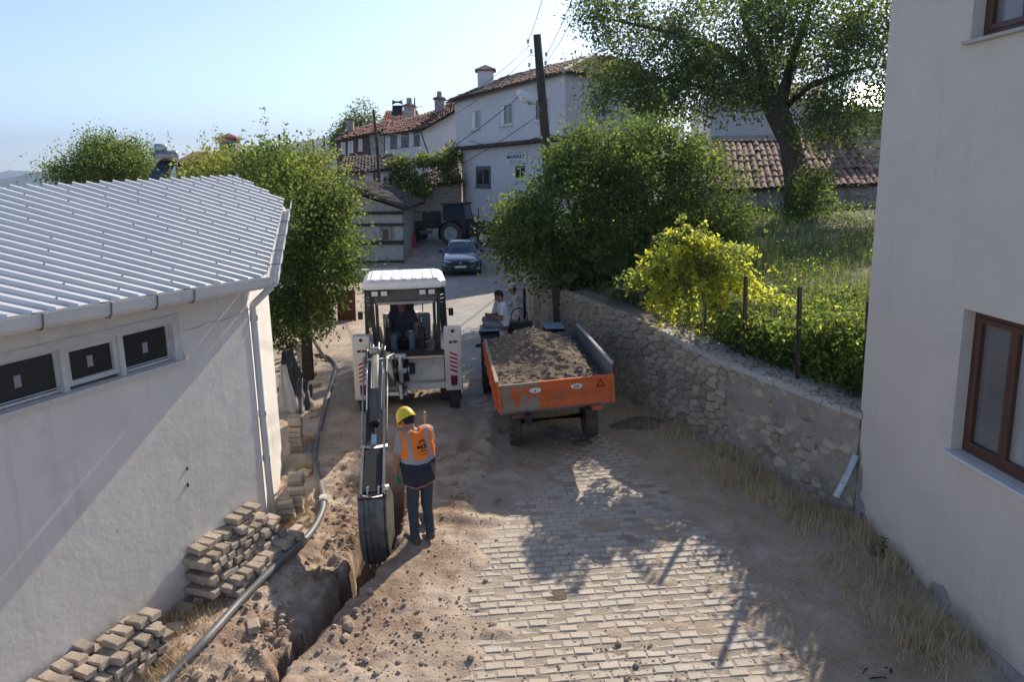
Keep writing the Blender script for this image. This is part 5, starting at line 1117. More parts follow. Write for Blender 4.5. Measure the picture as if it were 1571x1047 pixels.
tile_surface(GH, (np.array(at_y(629, 319, 41.3)), np.array(at_y(629, 319, 41.3)) + (0, 8, 0), np.array(at_y(526, 281, 41.3)) + (0, 8, 0), np.array(at_y(526, 281, 41.3))), .24, .4, 'tile_dark', seed=9, jit=.05)
tile_surface(GH, (np.array(at_y(410, 330, 41.3)) + (0, 8, 0), np.array(at_y(410, 330, 41.3)), np.array(at_y(526, 281, 41.3)), np.array(at_y(526, 281, 41.3)) + (0, 8, 0)), .24, .4, 'tile_dark', seed=10, jit=.05)
LW = thing('terrace_wall', 'low pale concrete terrace wall in front of the timber banded house', 'wall', tuple(at_y(560, 455, 35)))
poly_wall(LW, [(470, 465), (607, 462), (606, 420), (600, 416), (470, 422)], 35.5, .4, 'concrete'); MB().bar(at_y(470, 419, 35.3), at_y(612, 413, 35.3), .5, .1).build('cap', 'concrete', LW, world=True)

# ---- tiled shed, upper white house and stone wall beyond the garden
TS = thing('tiled_shed', 'low dark stone shed with old red clay tiles behind the mulberry trunk', 'shed', tuple(at_y(1220, 370, 36.60)))
ps = [at_y(1096, 372, 37.09), at_y(1352, 372, 37.09)]; ev = [at_y(1096, 293, 36.60), at_y(1352, 283, 36.60)]; rd = [at_y(1092, 219, 41.48), at_y(1312, 217, 41.48)]
poly_wall(TS, [(1096, 395), (1352, 395), (1352, 284), (1096, 294)], 37.21, 3.4, 'rubble_far')
tile_surface(TS, (ev[0], ev[1], rd[1] , rd[0]), .30, .55, 'tile', seed=11, jit=.05, single=True)
mb = MB()
for k in range(24):
    p = rd[0] + (rd[1] - rd[0]) * k / 24; q = rd[0] + (rd[1] - rd[0]) * (k + 1.12) / 24; MB().tube([p + (0, 0, .02), q + (0, 0, .07)], [.13, .11], 8).build('ridge_tile', 'tile', TS, world=True)
mb.box(at_y(1165, 345, 37.14), (1.0, .1, 1.6)); mb.build('doorway', 'car_black', TS, world=True)
UH = thing('upper_house', 'pale blue white house wall glimpsed behind the mulberry trunk', 'house', tuple(at_y(1180, 230, 46.36)))
poly_wall(UH, [(1090, 260), (1262, 260), (1262, 150), (1090, 150)], 46.36, 5, 'white_wall'); poly_wall(UH, [(1092, 246), (1262, 246), (1262, 206), (1092, 208)], 46.24, .05, 'concrete', 'plinth')
MB().bar(at_y(1260, 256, 46.12), at_y(1259, 170, 46.12), .5, .25).build('corner_post', 'dark_wood', UH, world=True); MB().hexa([at_y(1080, 148, 45.14), at_y(1270, 148, 45.14), at_y(1270, 130, 53.68), at_y(1080, 130, 53.68)] + [p + (0, 0, .15) for p in (at_y(1080, 148, 45.14), at_y(1270, 148, 45.14), at_y(1270, 130, 53.68), at_y(1080, 130, 53.68))]).build('roof', 'tile_far', UH, world=True)
SW = thing('upper_stone_wall', 'coursed pale stone building with a metal roof edge beside the upper house', 'building', tuple(at_y(1310, 250, 42.70)))
cA, cB = at_y(1263, 262, 42.70), at_y(1420, 262, 42.70); Lw, f_, _ = wall_frame([(cA[0], 42.70), (cB[0], 42.70)]); zb = cA[2]; htop = at_y(1263, 172, 42.70)[2] - zb
poly_wall(SW, [(1263, 290), (1420, 290), (1420, 171), (1263, 171)], 42.72, .5, 'mortar', 'core'); r_ = np.random.default_rng(12)
for cen, pl in rubble(Lw, lambda s_: htop, .72, .32, r_, .016):
    o_ = f_(cen[0], cen[1] + zb, 0); stone_mesh(pl, lambda s_, h_, d_: f_(s_, h_ + zb, d_), (0, 0, 0), .05, r_).build('stone', 'stone', SW, world=True)
MB().hexa([at_y(1290, 165, 42.09), at_y(1430, 165, 42.09), at_y(1430, 130, 47.58), at_y(1315, 130, 47.58)] + [p + (0, 0, .08) for p in (at_y(1290, 165, 42.09), at_y(1430, 165, 42.09), at_y(1430, 130, 47.58), at_y(1315, 130, 47.58))]).build('roof', 'metal_roof', SW, world=True)

# ---- neighbour beyond the shed roof: solar heater and chimneyed house
NH = thing('neighbour_house', 'tiled neighbour house with a brick chimney mostly hidden by the apricot tree', 'house', tuple(at_y(345, 300, 46)))
poly_wall(NH, [(270, 330), (400, 330), (400, 248), (270, 250)], 46, 6, 'red_wall'); tile_surface(NH, (at_y(262, 252, 45.4), at_y(408, 250, 45.4), at_y(390, 232, 50), at_y(300, 234, 50)), .26, .45, 'tile_red', seed=13, jit=.03); chimney(NH, 338, 360, 214, 240, 46.5, 'rubble_warm', 'tile_red')
MB().box(at_y(350, 224, 46.45), (.35, .06, .3)).build('chimney_opening', 'car_black', NH, world=True)
FH = thing('flat_roof_house', 'low flat roofed house under the solar water heater hidden by the metal roof', 'house', tuple(at_y(240, 330, 27)))
poly_wall(FH, [(150, 420), (300, 420), (300, 282), (150, 282)], 27, 5, 'white_wall')
SHW = thing('solar_water_heater', 'solar water heater with dark tilted panel and two silver tanks beyond the metal roof', 'water heater', tuple(at_y(245, 284, 28)))
pa, pb, pc, pd = at_y(218, 284, 27.3), at_y(252, 284, 27.3), at_y(270, 246, 28.6), at_y(245, 246, 28.6)
MB().hexa([p - (0, .0, .05) for p in (pa, pb, pc, pd)] + [p for p in (pa, pb, pc, pd)]).build('collector_panel', 'solar_panel', SHW, world=True)
for (u0, u1_, v, r) in ((239, 272, 239, .19), (238, 254, 227, .15)):
    a, b = at_y(u0, v, 28.5), at_y(u1_, v, 28.7); x, y, d = frame_from(b - a); MB().tube([a - d * .03, a, b, b + d * .03], [r * .8, r, r, r * .8], 16).build('tank', 'worn_steel' if r > .17 else 'aluminium', SHW, world=True)
for (u0, v0, u2_, v2) in ((271, 284, 271, 244), (243, 284, 243, 244), (271, 284, 246, 246), (246, 240, 246, 228)): MB().tube([at_y(u0, v0, 28.8), at_y(u2_, v2, 28.7)], .025, 5).build('strut', 'worn_steel', SHW, world=True)

# ================================================================ poles and wires
def pole(pts, r0, r1, lab, name='utility_pole', foot=True):
    T = thing(name, lab, 'pole', tuple(pts[0]), 0); n_ = len(pts); MB().tube(pts, [r0 + (r1 - r0) * k / (n_ - 1) for k in range(n_)], 10).build('shaft', 'pole_wood', T, world=True); return T
top = at_y(824, 53, 27); mid_ = at_y(838, 225, 27); bot = mid_ + (mid_ - top) * .62; bot[2] = gz(bot[0], bot[1]) - .1
PO = pole([bot, mid_, at_y(830, 130, 27), top], .17, .125, 'leaning dark wooden utility pole carrying a white street lamp')
arm0, arm1 = at_y(835, 178, 26.95), at_y(820, 157, 26.5)
MB().tube([arm0, (arm0 + arm1) / 2 + (0, 0, .05), arm1], .03, 8).build('lamp_arm', 'worn_steel', PO, world=True)
h0, h1 = at_y(822, 160, 26.5), at_y(793, 140, 26.0); hd_ = h1 - h0; mb = MB(); mb.tube([h0 + hd_ * t_ for t_ in (0, .12, .4, .7, .92, 1)], [.05, .08, .135, .14, .10, .03], 12); mb.build('lamp_head', 'lamp_shell', PO, world=True)
MB().tube([h0 + hd_ * .35 + (0, 0, -.10), h0 + hd_ * .6 + (0, 0, -.13), h0 + hd_ * .85 + (0, 0, -.09)], [.07, .09, .06], 10).build('lamp_lens', 'lamp_glass', PO, world=True)
def insul(u, v, Yd, par):
    c = at_y(u, v, Yd); MB().lathe([(0, .09), (.035, .08), (.05, .03), (.03, .0), (.05, -.03), (.02, -.05), (0, -.05)], c, (0, 0, 1), 10).build('insulator', 'frame_white', par, world=True)
for (u, v) in ((810, 64), (815, 79), (838, 84), (837, 97), (812, 100)):
    insul(u, v, 26.95, PO); MB().tube([at_y(826, v + 6, 27), at_y(u, v + 6, 26.95), at_y(u, v, 26.95)], .012, 5).build('hook', 'post_iron', PO, world=True)
p2b = at_y(584, 330, 52); p2b[2] = gz(p2b[0], p2b[1]); P2_ = pole([p2b, at_y(579, 230, 52), at_y(573, 168, 52)], .11, .08, 'thin leaning utility pole in front of the white house')
for (u, v0, v1, Yd, lab) in ((497, 260, 208, 60, 'thin distant pole against the hill left of the red house'), (480, 260, 213, 62, 'slightly shorter distant pole beside the thin one on the hill'), (428, 262, 206, 40, 'bare wooden pole poking above the apricot tree'), (636, 190, 150, 84, 'distant pole with a small lamp on the far red roof')):
    b = at_y(u, v1, Yd); a = at_y(u + .5, v0, Yd); a[2] = min(a[2], gz(a[0], Yd)) if Yd < 80 else a[2]; q = pole([a, b], .07 if Yd < 80 else .09, .06, lab)
    if Yd > 80: MB().tube([b + (0, 0, -1.0), at_y(648, 162, 84)], .06, 6).build('lamp_arm', 'lamp_shell', q, world=True)
def wire(a, b, sag, r, lab):
    a = np.array(a); b = np.array(b); pts = [a + (b - a) * t_ - np.array([0, 0, sag * 4 * t_ * (1 - t_)]) for t_ in np.linspace(0, 1, 17)]
    tag(MB().tube(pts, r, 5).build('wire', 'wire', org=tuple(a)), lab, 'wire', 'overhead wires')
wire(at_y(810, 64, 26.9), at_y(848, -60, 17), .1, .008, 'overhead wire rising from the top left insulator of the leaning pole'); wire(at_y(838, 84, 26.9), at_y(893, -40, 17), .1, .008, 'overhead wire rising from the upper right insulator of the leaning pole'); wire(at_y(837, 97, 26.9), at_y(905, -25, 17), .1, .008, 'overhead wire rising from the lower right insulator of the leaning pole')
wire(at_y(812, 70, 27), at_y(573, 172, 52), 1.2, .009, 'highest wire running from the leaning pole to the thin pole'); wire(at_y(815, 82, 27), at_y(574, 182, 52), 1.3, .009, 'second wire running from the leaning pole to the thin pole'); wire(at_y(796, 148, 26.3), at_y(590, 262, 50), .6, .014, 'thick cable running from the street lamp down to the lane'); wire(at_y(836, 170, 27), at_y(540, 318, 41), .5, .012, 'cable crossing the market house front down to the timber banded house')
wire(at_y(838, 205, 27), at_y(925, 183, 43), .4, .022, 'thick cable along the jetty of the market house'); wire(at_y(838, 207, 27), at_y(720, 216, 55), .3, .018, 'cable along the front beam of the market house'); wire(at_y(574, 195, 52), at_y(648, 203, 63), .4, .012, 'slack cable from the thin pole to the white house'); wire(at_y(574, 200, 52), at_y(620, 228, 63.5), .3, .012, 'lower slack cable from the thin pole to the white house wall')
wire(at_y(645, 198, 63.2), at_y(657, 235, 60), .1, .05, 'dark cable dropping along the white house wall')
# ================================================================ vehicles
def sub(name, parent):
    e = bpy.data.objects.new(name, None); COL.objects.link(e); e.parent = parent; return e
def wheel(parent, c, r, w_, ax=(1, 0, 0), lug=True, tm='tyre', rm='rim', name='wheel', n=28):
    W = sub(name, parent); c = np.array(c, float); x, y, d = frame_from(ax); mb = MB()
    mb.lathe([(r * .62, -w_ * .42), (r * .80, -w_ * .5), (r * .95, -w_ * .46), (r, -w_ * .3), (r, w_ * .3), (r * .95, w_ * .46), (r * .80, w_ * .5), (r * .62, w_ * .42)], c, ax, n)
    if lug:
        for k in range(18):
            a = 6.283 * k / 18
            for s_ in (-1, 1):
                p = c + (x * math.cos(a + .1 * s_) + y * math.sin(a + .1 * s_)) * r; q = c + (x * math.cos(a + .1 * s_ + .16) + y * math.sin(a + .1 * s_ + .16)) * r + d * s_ * w_ * .46; mb.bar(p + d * s_ * w_ * .04, q, r * .075, r * .07, p - c)
    mb.build('tyre', tm, W)
    MB().lathe([(0, -w_ * .30), (r * .18, -w_ * .32), (r * .2, -w_ * .2), (r * .5, -w_ * .24), (r * .6, -w_ * .42), (r * .63, -w_ * .42), (r * .63, w_ * .42), (r * .6, w_ * .42), (r * .5, w_ * .24), (r * .2, w_ * .2), (r * .18, w_ * .32), (0, w_ * .3)], c, ax, n).build('rim', rm, W)
    return W
# ---------------------------------------------------------------- backhoe loader
BH = thing('backhoe_loader', 'white backhoe loader with its digging arm reaching into the trench', 'backhoe loader', (-2.06, 15.35, 0), .13)
for s_, zo in ((-1, -.05), (1, .05)):
    x = .89 * s_; mb = MB(); mb.box((x, 0, 1.05 + zo), (.34, .24, 1.28), None, 0, .02); H = mb.build('stabiliser_housing', 'machine_white', BH)
    mb = MB(); mb.box((x, -.125, .98 + zo), (.15, .012, .42)); mb.build('hazard_plate', 'white_paint', H)
    for k in range(5):
        z = .80 + zo + k * .085; mb = MB(); z0, z1 = max(z - .045, .772 + zo), min(z + .045, 1.188 + zo)
        mb.add([(x - .074 * s_ * 1, -.134, z + .03), (x + .074 * s_, -.134, z - .03 + .0), (x + .074 * s_, -.134, z + .012), (x - .074 * s_, -.134, z + .072)], [(0, 1, 2, 3) if s_ > 0 else (3, 2, 1, 0)]); mb.build('red_stripe', 'red_paint', H)
    MB().box((x, -.128, .62 + zo), (.13, .03, .2), None, 0, .01).build('tail_light', 'lamp_red', H)
    for dx in (-.045, .045): MB().box((x + dx, -.124, 1.40 + zo), (.07, .01, .045)).build('reflector', 'lamp_red', H)
    MB().cyl((x, -.13, 1.62 + zo), (x, -.09, 1.62 + zo), .035, 12).build('pin', 'machine_black', H)
    MB().box((x, .02, .3), (.2, .16, .62), None, 0, .01).build('stabiliser_leg', 'machine_black', BH); MB().box((x, .02, .03), (.42, .34, .06), None, 0, .015).build('stabiliser_pad', 'machine_grey', BH)
mb = MB(); mb.box((0, .03, 1.22), (1.44, .16, .12), None, 0, .01); mb.build('upper_beam', 'machine_black', BH); MB().box((0, -.045, 1.165), (1.44, .05, .04)).build('slide_rail', 'steel', BH)
MB().box((0, .02, .58), (1.44, .18, .16), None, 0, .015).build('lower_beam', 'machine_white', BH); MB().box((0, -.075, .665), (1.44, .04, .035)).build('slide_rail', 'steel', BH)
MB().box((.36, .07, .88), (.70, .05, .50), None, 0, .01).build('rear_plate_and_gap', 'machine_white', BH); MB().box((-.36, .12, .88), (.70, .05, .50)).build('rear_plate_and_gap', 'machine_black', BH)  # right half white plate; left half a black sheet painting the gap's shade
MB().box((.02, .0, .93), (.22, .12, .22), None, 0, .02).build('valve_block', 'machine_black', BH)
for k in range(6): MB().tube([(-.25 + .02 * k, .03, 1.02), (-.1, -.02 - .01 * k, .98 - .03 * k), (.05, -.03, .93)], .014, 6).build('hose', 'machine_black', BH)
MB().tube([(.0, -.06, .98), (.0, -.07, .8)], .02, 8).build('valve_rod', 'steel', BH); MB().box((0, .9, .75), (1.0, 1.7, .5), None, 0, .02).build('chassis', 'machine_black', BH)
# cab
ci = dict(x=-.02); y0, y1, zf, zt = .18, 1.65, 1.16, 2.52; hx0, hx1 = .80, .76
pil = lambda a, b, w_=.07: MB().bar(a, b, w_, w_, (0, 1, 0)).build('cab_pillar', 'machine_black', CAB)
CAB = sub('cab', BH)
for s_ in (-1, 1):
    pil((s_ * .62, y0 - .02, zf + .05), (s_ * .66, y0 + .08, zt)); pil((s_ * .80, y0 + .35, zf), (s_ * .76, y0 + .38, zt), .08); pil((s_ * .78, y1, zf), (s_ * .74, y1 - .12, zt))
    MB().bar((s_ * .80, y0 + .35, zf), (s_ * .78, y1, zf), .06, .08).build('door_sill', 'machine_black', CAB); MB().bar((s_ * .62, y0, zf + .04), (s_ * .80, y0 + .36, zf + .04), .06, .12).build('corner_sill', 'machine_black', CAB)
    for (a, b, c, d) in (((.80, y0 + .40), (.78, y1 - .04), (.74, y1 - .15), (.76, y0 + .42)), ((.64, y0 + .02), (.79, y0 + .32), (.755, y0 + .34), (.675, y0 + .1))):
        P_ = [np.array((s_ * a[0], a[1], zf + .06)), np.array((s_ * b[0], b[1], zf + .06)), np.array((s_ * c[0], c[1], zt - .04)), np.array((s_ * d[0], d[1], zt - .04))]; MB().add(P_, [(0, 1, 2, 3)]).build('side_glass', 'cab_glass', CAB)
    for k, wd in enumerate((.10, .12, .07)):
        z = 2.33 - .075 * k; MB().bar((s_ * .70, y0 + .12, z), (s_ * (.70 + .055 * wd / .1), y0 + .12 + .12 * wd / .1, z), .035, .004).build('decal', 'white_paint', CAB)
    MB().hexa([(s_ * .66, .02, 1.22), (s_ * .80, .02, 1.22), (s_ * .80, .5, 1.5), (s_ * .66, .5, 1.5)] + [(s_ * .66, .0, 1.44), (s_ * .80, .0, 1.40), (s_ * .80, .5, 1.56), (s_ * .66, .5, 1.56)]).build('fender', 'machine_white', BH)
    mb = MB(); mb.box((s_ * .92, .75, 1.9), (.10, .05, .16), None, 0, .015); mb.build('mirror', 'machine_black', CAB); MB().tube([(s_ * .80, .6, 2.0), (s_ * .92, .75, 1.95)], .012, 5).build('mirror_arm', 'machine_black', CAB)
MB().box((0, y0 - .02, zf + .03), (1.26, .08, .16), None, 0, .01).build('rear_panel', 'machine_black', CAB); MB().box((0, y0 + .09, zt - .16), (1.34, .05, .28)).build('rear_header', 'machine_grey', CAB)
MB().bar((-.56, y0 - .06, 2.23), (.56, y0 - .06, 2.23), .03, .05).build('window_bar', 'worn_steel', CAB)
for s_ in (-1, 1): MB().bar((s_ * .56, y0 - .02, zf + .1), (s_ * .56, y0 - .01, 2.24), .06, .05).build('window_stile', 'machine_black', CAB)
mb = MB(); pr = [(-.80, y0 - .04), (-.70, y0 - .14), (0, y0 - .17), (.70, y0 - .14), (.80, y0 - .04), (.80, y1 - .05), (.68, y1 + .1), (-.68, y1 + .1), (-.80, y1 - .05)]; c_ = np.mean(pr, 0)
lay = [(1.0, 2.52), (1.02, 2.56), (1.0, 2.64), (.90, 2.70), (.55, 2.72)]; V = []; k_ = len(pr)
for s_, z in lay: V += [(c_[0] + (p[0] - c_[0]) * s_, c_[1] + (p[1] - c_[1]) * s_, z) for p in pr]
Fs = [(j * k_ + i, j * k_ + (i + 1) % k_, (j + 1) * k_ + (i + 1) % k_, (j + 1) * k_ + i) for j in range(len(lay) - 1) for i in range(k_)] + [tuple(range(k_))[::-1], tuple(range((len(lay) - 1) * k_, len(lay) * k_))]
mb.add(V, Fs); mb.build('roof', 'machine_roof', CAB)
for k in range(7): MB().box((-.6 + .2 * k, .7, 2.712), (.10, 1.5, .03), None, 0, .012).build('roof_rib', 'machine_roof', CAB)
for x in (-.58, -.40, .34, .52):
    Lm = sub('work_lamp', CAB); MB().box((x, y0 - .10, 2.44), (.15, .08, .12), None, 0, .015).build('housing', 'machine_black', Lm); MB().box((x, y0 - .143, 2.44), (.12, .012, .09)).build('lens', 'lamp_glass', Lm)
MB().box((0, .9, zf - .02), (1.5, 1.5, .06)).build('cab_floor', 'machine_black', CAB)
st = MB(); st.box((-.08, 1.0, 1.36), (.50, .48, .14), None, 0, .04); st.box((-.08, 1.27, 1.73), (.50, .13, .68), rot('X', -.12), 0, .04); st.box((-.08, 1.0, 1.28), (.3, .3, .3)); st.build('seat', 'machine_black', CAB)
for x in (-.36, .30): MB().box((x, .62, 1.42), (.14, .3, .5), None, 0, .03).build('control_console', 'machine_black', CAB); MB().tube([(x, .55, 1.65), (x, .5, 1.86)], .012, 6).build('lever', 'steel', CAB)
MB().box((.38, 1.45, 1.55), (.26, .2, .5), None, 0, .03).build('bag', 'pale_shirt', CAB); MB().tube([(.36, 1.55, 1.7), (.36, 1.6, 2.4)], .012, 5).build('steering_column', 'machine_black', CAB)
mb = MB(); mb.hexa([(-.5, 1.7, .95), (.5, 1.7, .95), (.42, 3.4, .95), (-.42, 3.4, .95), (-.5, 1.7, 1.75), (.5, 1.7, 1.75), (.40, 3.4, 1.5), (-.40, 3.4, 1.5)]); mb.build('bonnet', 'machine_white', BH)
for s_ in (-1, 1):
    wheel(BH, (s_ * .86, .95, .72), .72, .42, rm='machine_white', tm='tyre_dusty'); wheel(BH, (s_ * .80, 3.0, .48), .48, .32, rm='machine_white', tm='tyre_dusty')
    MB().bar((s_ * .62, 1.8, 1.35), (s_ * .62, 4.0, .55), .12, .22).build('loader_arm', 'machine_white', BH)
mb = MB(); prof = [(4.0, .75), (3.92, .2), (4.05, .08), (4.7, .06), (4.7, .10), (4.1, .14), (4.0, .25), (4.05, .72)]; mb.prism([(b, z) for b, z in prof], (-1.05, 0, 0), (0, 1, 0), (0, 0, 1), 2.1); mb.build('loader_bucket', 'machine_grey', BH)
# digging arm, in place
kp = np.array([-2.40, 15.05, .78]); el = at_y(577, 552, 12.05); wr_ = at_y(574, 752, 9.66)
CR = sub('slew_carriage', BH); k0 = np.array([-2.40, 15.12, 0])
for (dx, w_) in ((-.20, .05), (.23, .05)):
    mb = MB(); mb.prism([(-.05, .45), (.20, .42), (.26, .6), (.16, .8), (.22, 1.05), (.10, 1.28), (-.12, 1.26)], k0 + (dx + w_ / 2, 0, 0), (0, -1, 0), (0, 0, 1), w_); mb.build('casting', 'machine_white', CR, world=True)
    for z in (.55, 1.2): MB().cyl(k0 + (dx - .06, -.08, z), k0 + (dx + .06, -.08, z), .055, 12).build('pin', 'worn_steel', CR, world=True)
for z in (.5, .95, 1.24): MB().box(k0 + (.02, -.02, z), (.62, .16, .07), None, 0, .01).build('bracket', 'machine_white', CR, world=True)
for s_ in (-1, 1): MB().tube([k0 + (s_ * .30, -.06, .62), k0 + (s_ * .12, -.34, .9)], [.05, .03], 10).build('slew_cylinder', 'worn_steel', CR, world=True)
BM = sub('boom', BH); bd = (el - kp); bl = np.linalg.norm(bd); bd /= bl; bx_, by_, _ = frame_from(bd)
def seg(mb, a, b, w0, w1, t0, t1, mi=0):
    a = np.array(a); b = np.array(b); x, y, d = frame_from(b - a); mb.hexa([a + x * sx * w0 / 2 + y * sy * t0 / 2 for sx, sy in ((-1, -1), (1, -1), (1, 1), (-1, 1))] + [b + x * sx * w1 / 2 + y * sy * t1 / 2 for sx, sy in ((-1, -1), (1, -1), (1, 1), (-1, 1))], mi); return mb
m_ = kp + (el - kp) * .5 + np.array([0, 0, .12]); seg(MB(), kp, m_, .24, .26, .26, .42).build('box_section', 'machine_grey', BM, world=True); seg(MB(), m_ - bd * .02, el, .26, .22, .42, .2).build('box_section', 'machine_grey', BM, world=True)
for s_ in (-1, 1):
    MB().tube([kp + bx_ * .17 * s_ + (0, 0, .1), m_ + bx_ * .19 * s_ + (0, 0, .18), el + bx_ * .17 * s_ + (0, 0, .03)], .016, 6).build('hydraulic_pipe', 'worn_steel', BM, world=True)
    MB().bar(el - bd * .35 + bx_ * .14 * s_, el + bd * .10 + bx_ * .14 * s_, .03, .26).build('end_plate', 'machine_grey', BM, world=True)
MB().cyl(el - bx_ * .20, el + bx_ * .20, .055, 14).build('elbow_pin', 'worn_steel', BM, world=True)
MB().tube([kp + (0, -.1, .34), m_ + (0, 0, .30)], .06, 12).build('boom_cylinder', 'machine_black', BM, world=True)
for k in range(7): MB().tube([el + bx_ * (-.12 + .04 * k) - bd * .3 + by_ * .12, el + bx_ * (-.14 + .045 * k) + by_ * (.20 + .03 * (k % 3)), el + bx_ * (-.12 + .04 * k) + bd * .12 + by_ * .02], .014, 6).build('hose', 'machine_black' if k % 2 else 'worn_steel', BM, world=True)
DP = sub('dipper', BH); dd = wr_ - el; dl = np.linalg.norm(dd); dd /= dl; dx_, dy_, _ = frame_from(dd); dy_ = dy_ if dy_[2] > 0 else -dy_
pt = lambda t_, a=0.0, b=0.0: el + dd * dl * t_ + dx_ * a + dy_ * b
seg(MB(), pt(-.06), pt(.75), .20, .20, .26, .20).build('box_section', 'machine_black', DP, world=True); seg(MB(), pt(.745), pt(1.0), .20, .17, .20, .16).build('box_section', 'machine_black', DP, world=True)
for s_ in (-1, 1):
    MB().bar(pt(.0, .125 * s_), pt(1.0, .115 * s_), .022, .20, dy_).build('side_plate', 'machine_grey', DP, world=True)
    MB().tube([pt(.0, .17 * s_, .05), pt(.3, .175 * s_, .10), pt(.62, .165 * s_, .09), pt(.7, .16 * s_, .0)], .013, 6).build('hydraulic_pipe', 'worn_steel', DP, world=True)
    MB().tube([pt(.08, .10 * s_, .20), pt(.2, .115 * s_, .21), pt(.5, .10 * s_, .17)], .012, 6).build('hydraulic_pipe', 'steel', DP, world=True)
MB().tube([pt(.06, 0, .19), pt(.60, 0, .165)], .062, 16).build('bucket_cylinder', 'machine_grey', DP, world=True); MB().tube([pt(.60, 0, .165), pt(.76, 0, .155)], .034, 14).build('cylinder_rod', 'steel', DP, world=True); MB().cyl(pt(.585, 0, .166), pt(.61, 0, .165), .07, 16).build('gland_nut', 'machine_black', DP, world=True)
MB().cyl(pt(.09, -.12, .2), pt(.09, .12, .2), .02, 10).build('cross_pin', 'steel', DP, world=True); MB().box(pt(.02, 0, .22), (.16, .12, .10), None, 0, .02).build('clamp', 'worn_steel', DP, world=True)
for t_, b in ((.77, .15), (.99, 0)): MB().cyl(pt(t_, -.185, b), pt(t_, .185, b), .042, 14).build('link_pin', 'worn_steel', DP, world=True)
bk_top = wr_ + np.array([0, -.10, .02])
LK = sub('bucket_link', BH); q0 = pt(.77, 0, .15); q1 = wr_ + np.array([.02, -.26, .02])
for s_ in (-1, 1): MB().bar(q0 + dx_ * .14 * s_, q1 + dx_ * .14 * s_, .03, .11, (0, 0, 1)).build('link_arm', 'worn_steel', LK, world=True)
seg(MB(), q0 + (q1 - q0) * .08, q1 - (q1 - q0) * .06, .22, .22, .05, .05).build('link_plate', 'machine_black', LK, world=True); MB().cyl(q1 - dx_ * .18, q1 + dx_ * .18, .04, 14).build('link_pin', 'worn_steel', LK, world=True)
BK = sub('bucket', BH); prof = [(.02, .04), (-.20, .06), (-.28, -.02), (-.33, -.20), (-.335, -.42), (-.29, -.66), (-.18, -.90), (.02, -1.04), (.05, -1.0), (-.12, -.86), (-.24, -.64), (-.28, -.42), (-.275, -.2), (-.22, -.04), (.02, -.02)]
half = .162; mb = MB(); mb.prism([(a, b) for a, b in prof], wr_ - np.array([half, 0, 0]), (0, 1, 0), (0, 0, 1), half * 2)
V = np.array(mb.v); mb.build('shell', 'bucket_steel', BK, world=True)
outer = prof[:8]
for s_ in (-1, 1): MB().prism([(a * .99, b) for a, b in outer] + [(.22, -.7), (.25, -.2)], wr_ + dx_ * (half * s_ - .012), (0, 1, 0), (0, 0, 1), .024).build('side_plate', 'bucket_steel', BK, world=True)
for k in (-.115, -.04, .04, .115):
    for (a, b), (c, e) in zip(outer[2:7], outer[3:8]): MB().bar(wr_ + dx_ * k + np.array([0, a - .006, b]), wr_ + dx_ * k + np.array([0, c - .006, e]), .035 if abs(k) < .1 else .05, .014, (0, -1, 0)).build('wear_strip', 'machine_grey', BK, world=True)
for k in (-.07, .07): MB().prism([(.0, .0), (-.24, .02), (-.22, .12), (-.06, .10)], wr_ + dx_ * (k - .012), (0, 1, 0), (0, 0, 1), .024).build('hinge_lug', 'worn_steel', BK, world=True)
for k in (-.14, -.05, .05, .14): MB().hexa([wr_ + dx_ * (k + a) + np.array([0, b, c]) for (a, b, c) in ((-.025, -.03, -1.04), (.025, -.03, -1.04), (.025, .02, -1.0), (-.025, .02, -1.0), (-.015, .10, -1.16), (.015, .10, -1.16), (.015, .12, -1.14), (-.015, .12, -1.14))]).build('tooth', 'worn_steel', BK, world=True)

# ---------------------------------------------------------------- orange tipping trailer
TR = thing('tipping_trailer', 'dented orange farm trailer heaped with dug soil beside the rubble wall', 'trailer', (-.17, 12.35, 0.03), .085)
TR.matrix_basis = Matrix.Translation((-.17, 12.35, 0.03)) @ Matrix.Rotation(.085, 4, 'Z') @ Matrix.Rotation(-.062, 4, 'Y'); TR.rotation_mode = 'QUATERNION'; TR.rotation_quaternion = TR.matrix_basis.to_quaternion(); TR.location = (-.17, 12.35, 0.03)
w_, l_, z0, z1 = 1.88, 3.35, .88, 1.34
TG = sub('tailgate', TR)
def gate(x0, x1, m_):
    mb = MB(); mb.box(((x0 + x1) / 2, -.02, (z0 + z1) / 2), (x1 - x0, .035, z1 - z0)); mb.build('panel', m_, TG)
gate(0, .66, 'orange_worn'); gate(.661, w_, 'orange')
for z in (z0 + .03, z0 + .17, z0 + .26, z1 - .025):
    for x0, x1, m_ in ((0, .66, 'orange_worn'), (.661, w_, 'orange')): MB().box(((x0 + x1) / 2, -.045, z), (x1 - x0, .025, .035 if z < z1 - .1 else .05), None, 0, .008).build('rail', m_, TG)
for x in (.02, w_ - .02): MB().box((x, -.05, (z0 + z1) / 2), (.04, .05, z1 - z0 + .02), None, 0, .006).build('stile', 'orange', TG)
for (x, m2) in ((1.27, 1), (.60, .75)):
    k = 20; MB().add([(x + .095 * math.cos(6.283 * i / k), -.062, z0 + .33 + .045 * math.sin(6.283 * i / k)) for i in range(k)], [tuple(range(k))]).build('sticker', 'white_paint', TG)
TGm = Matrix.Identity(4)
def loc_text(s, size, m_, parent, o, sx=1.0, bold=.002): return text_mesh(s, size, m_, None, o, (1, 0, 0), (0, 0, 1), bold, sx, 'lettering', .001)
for s, x in (('J.L5', 1.27), ('s', .60)):
    o = loc_text(s, .06, 'black_ink', TG, (x, -.066, z0 + .312)); o.parent = TG
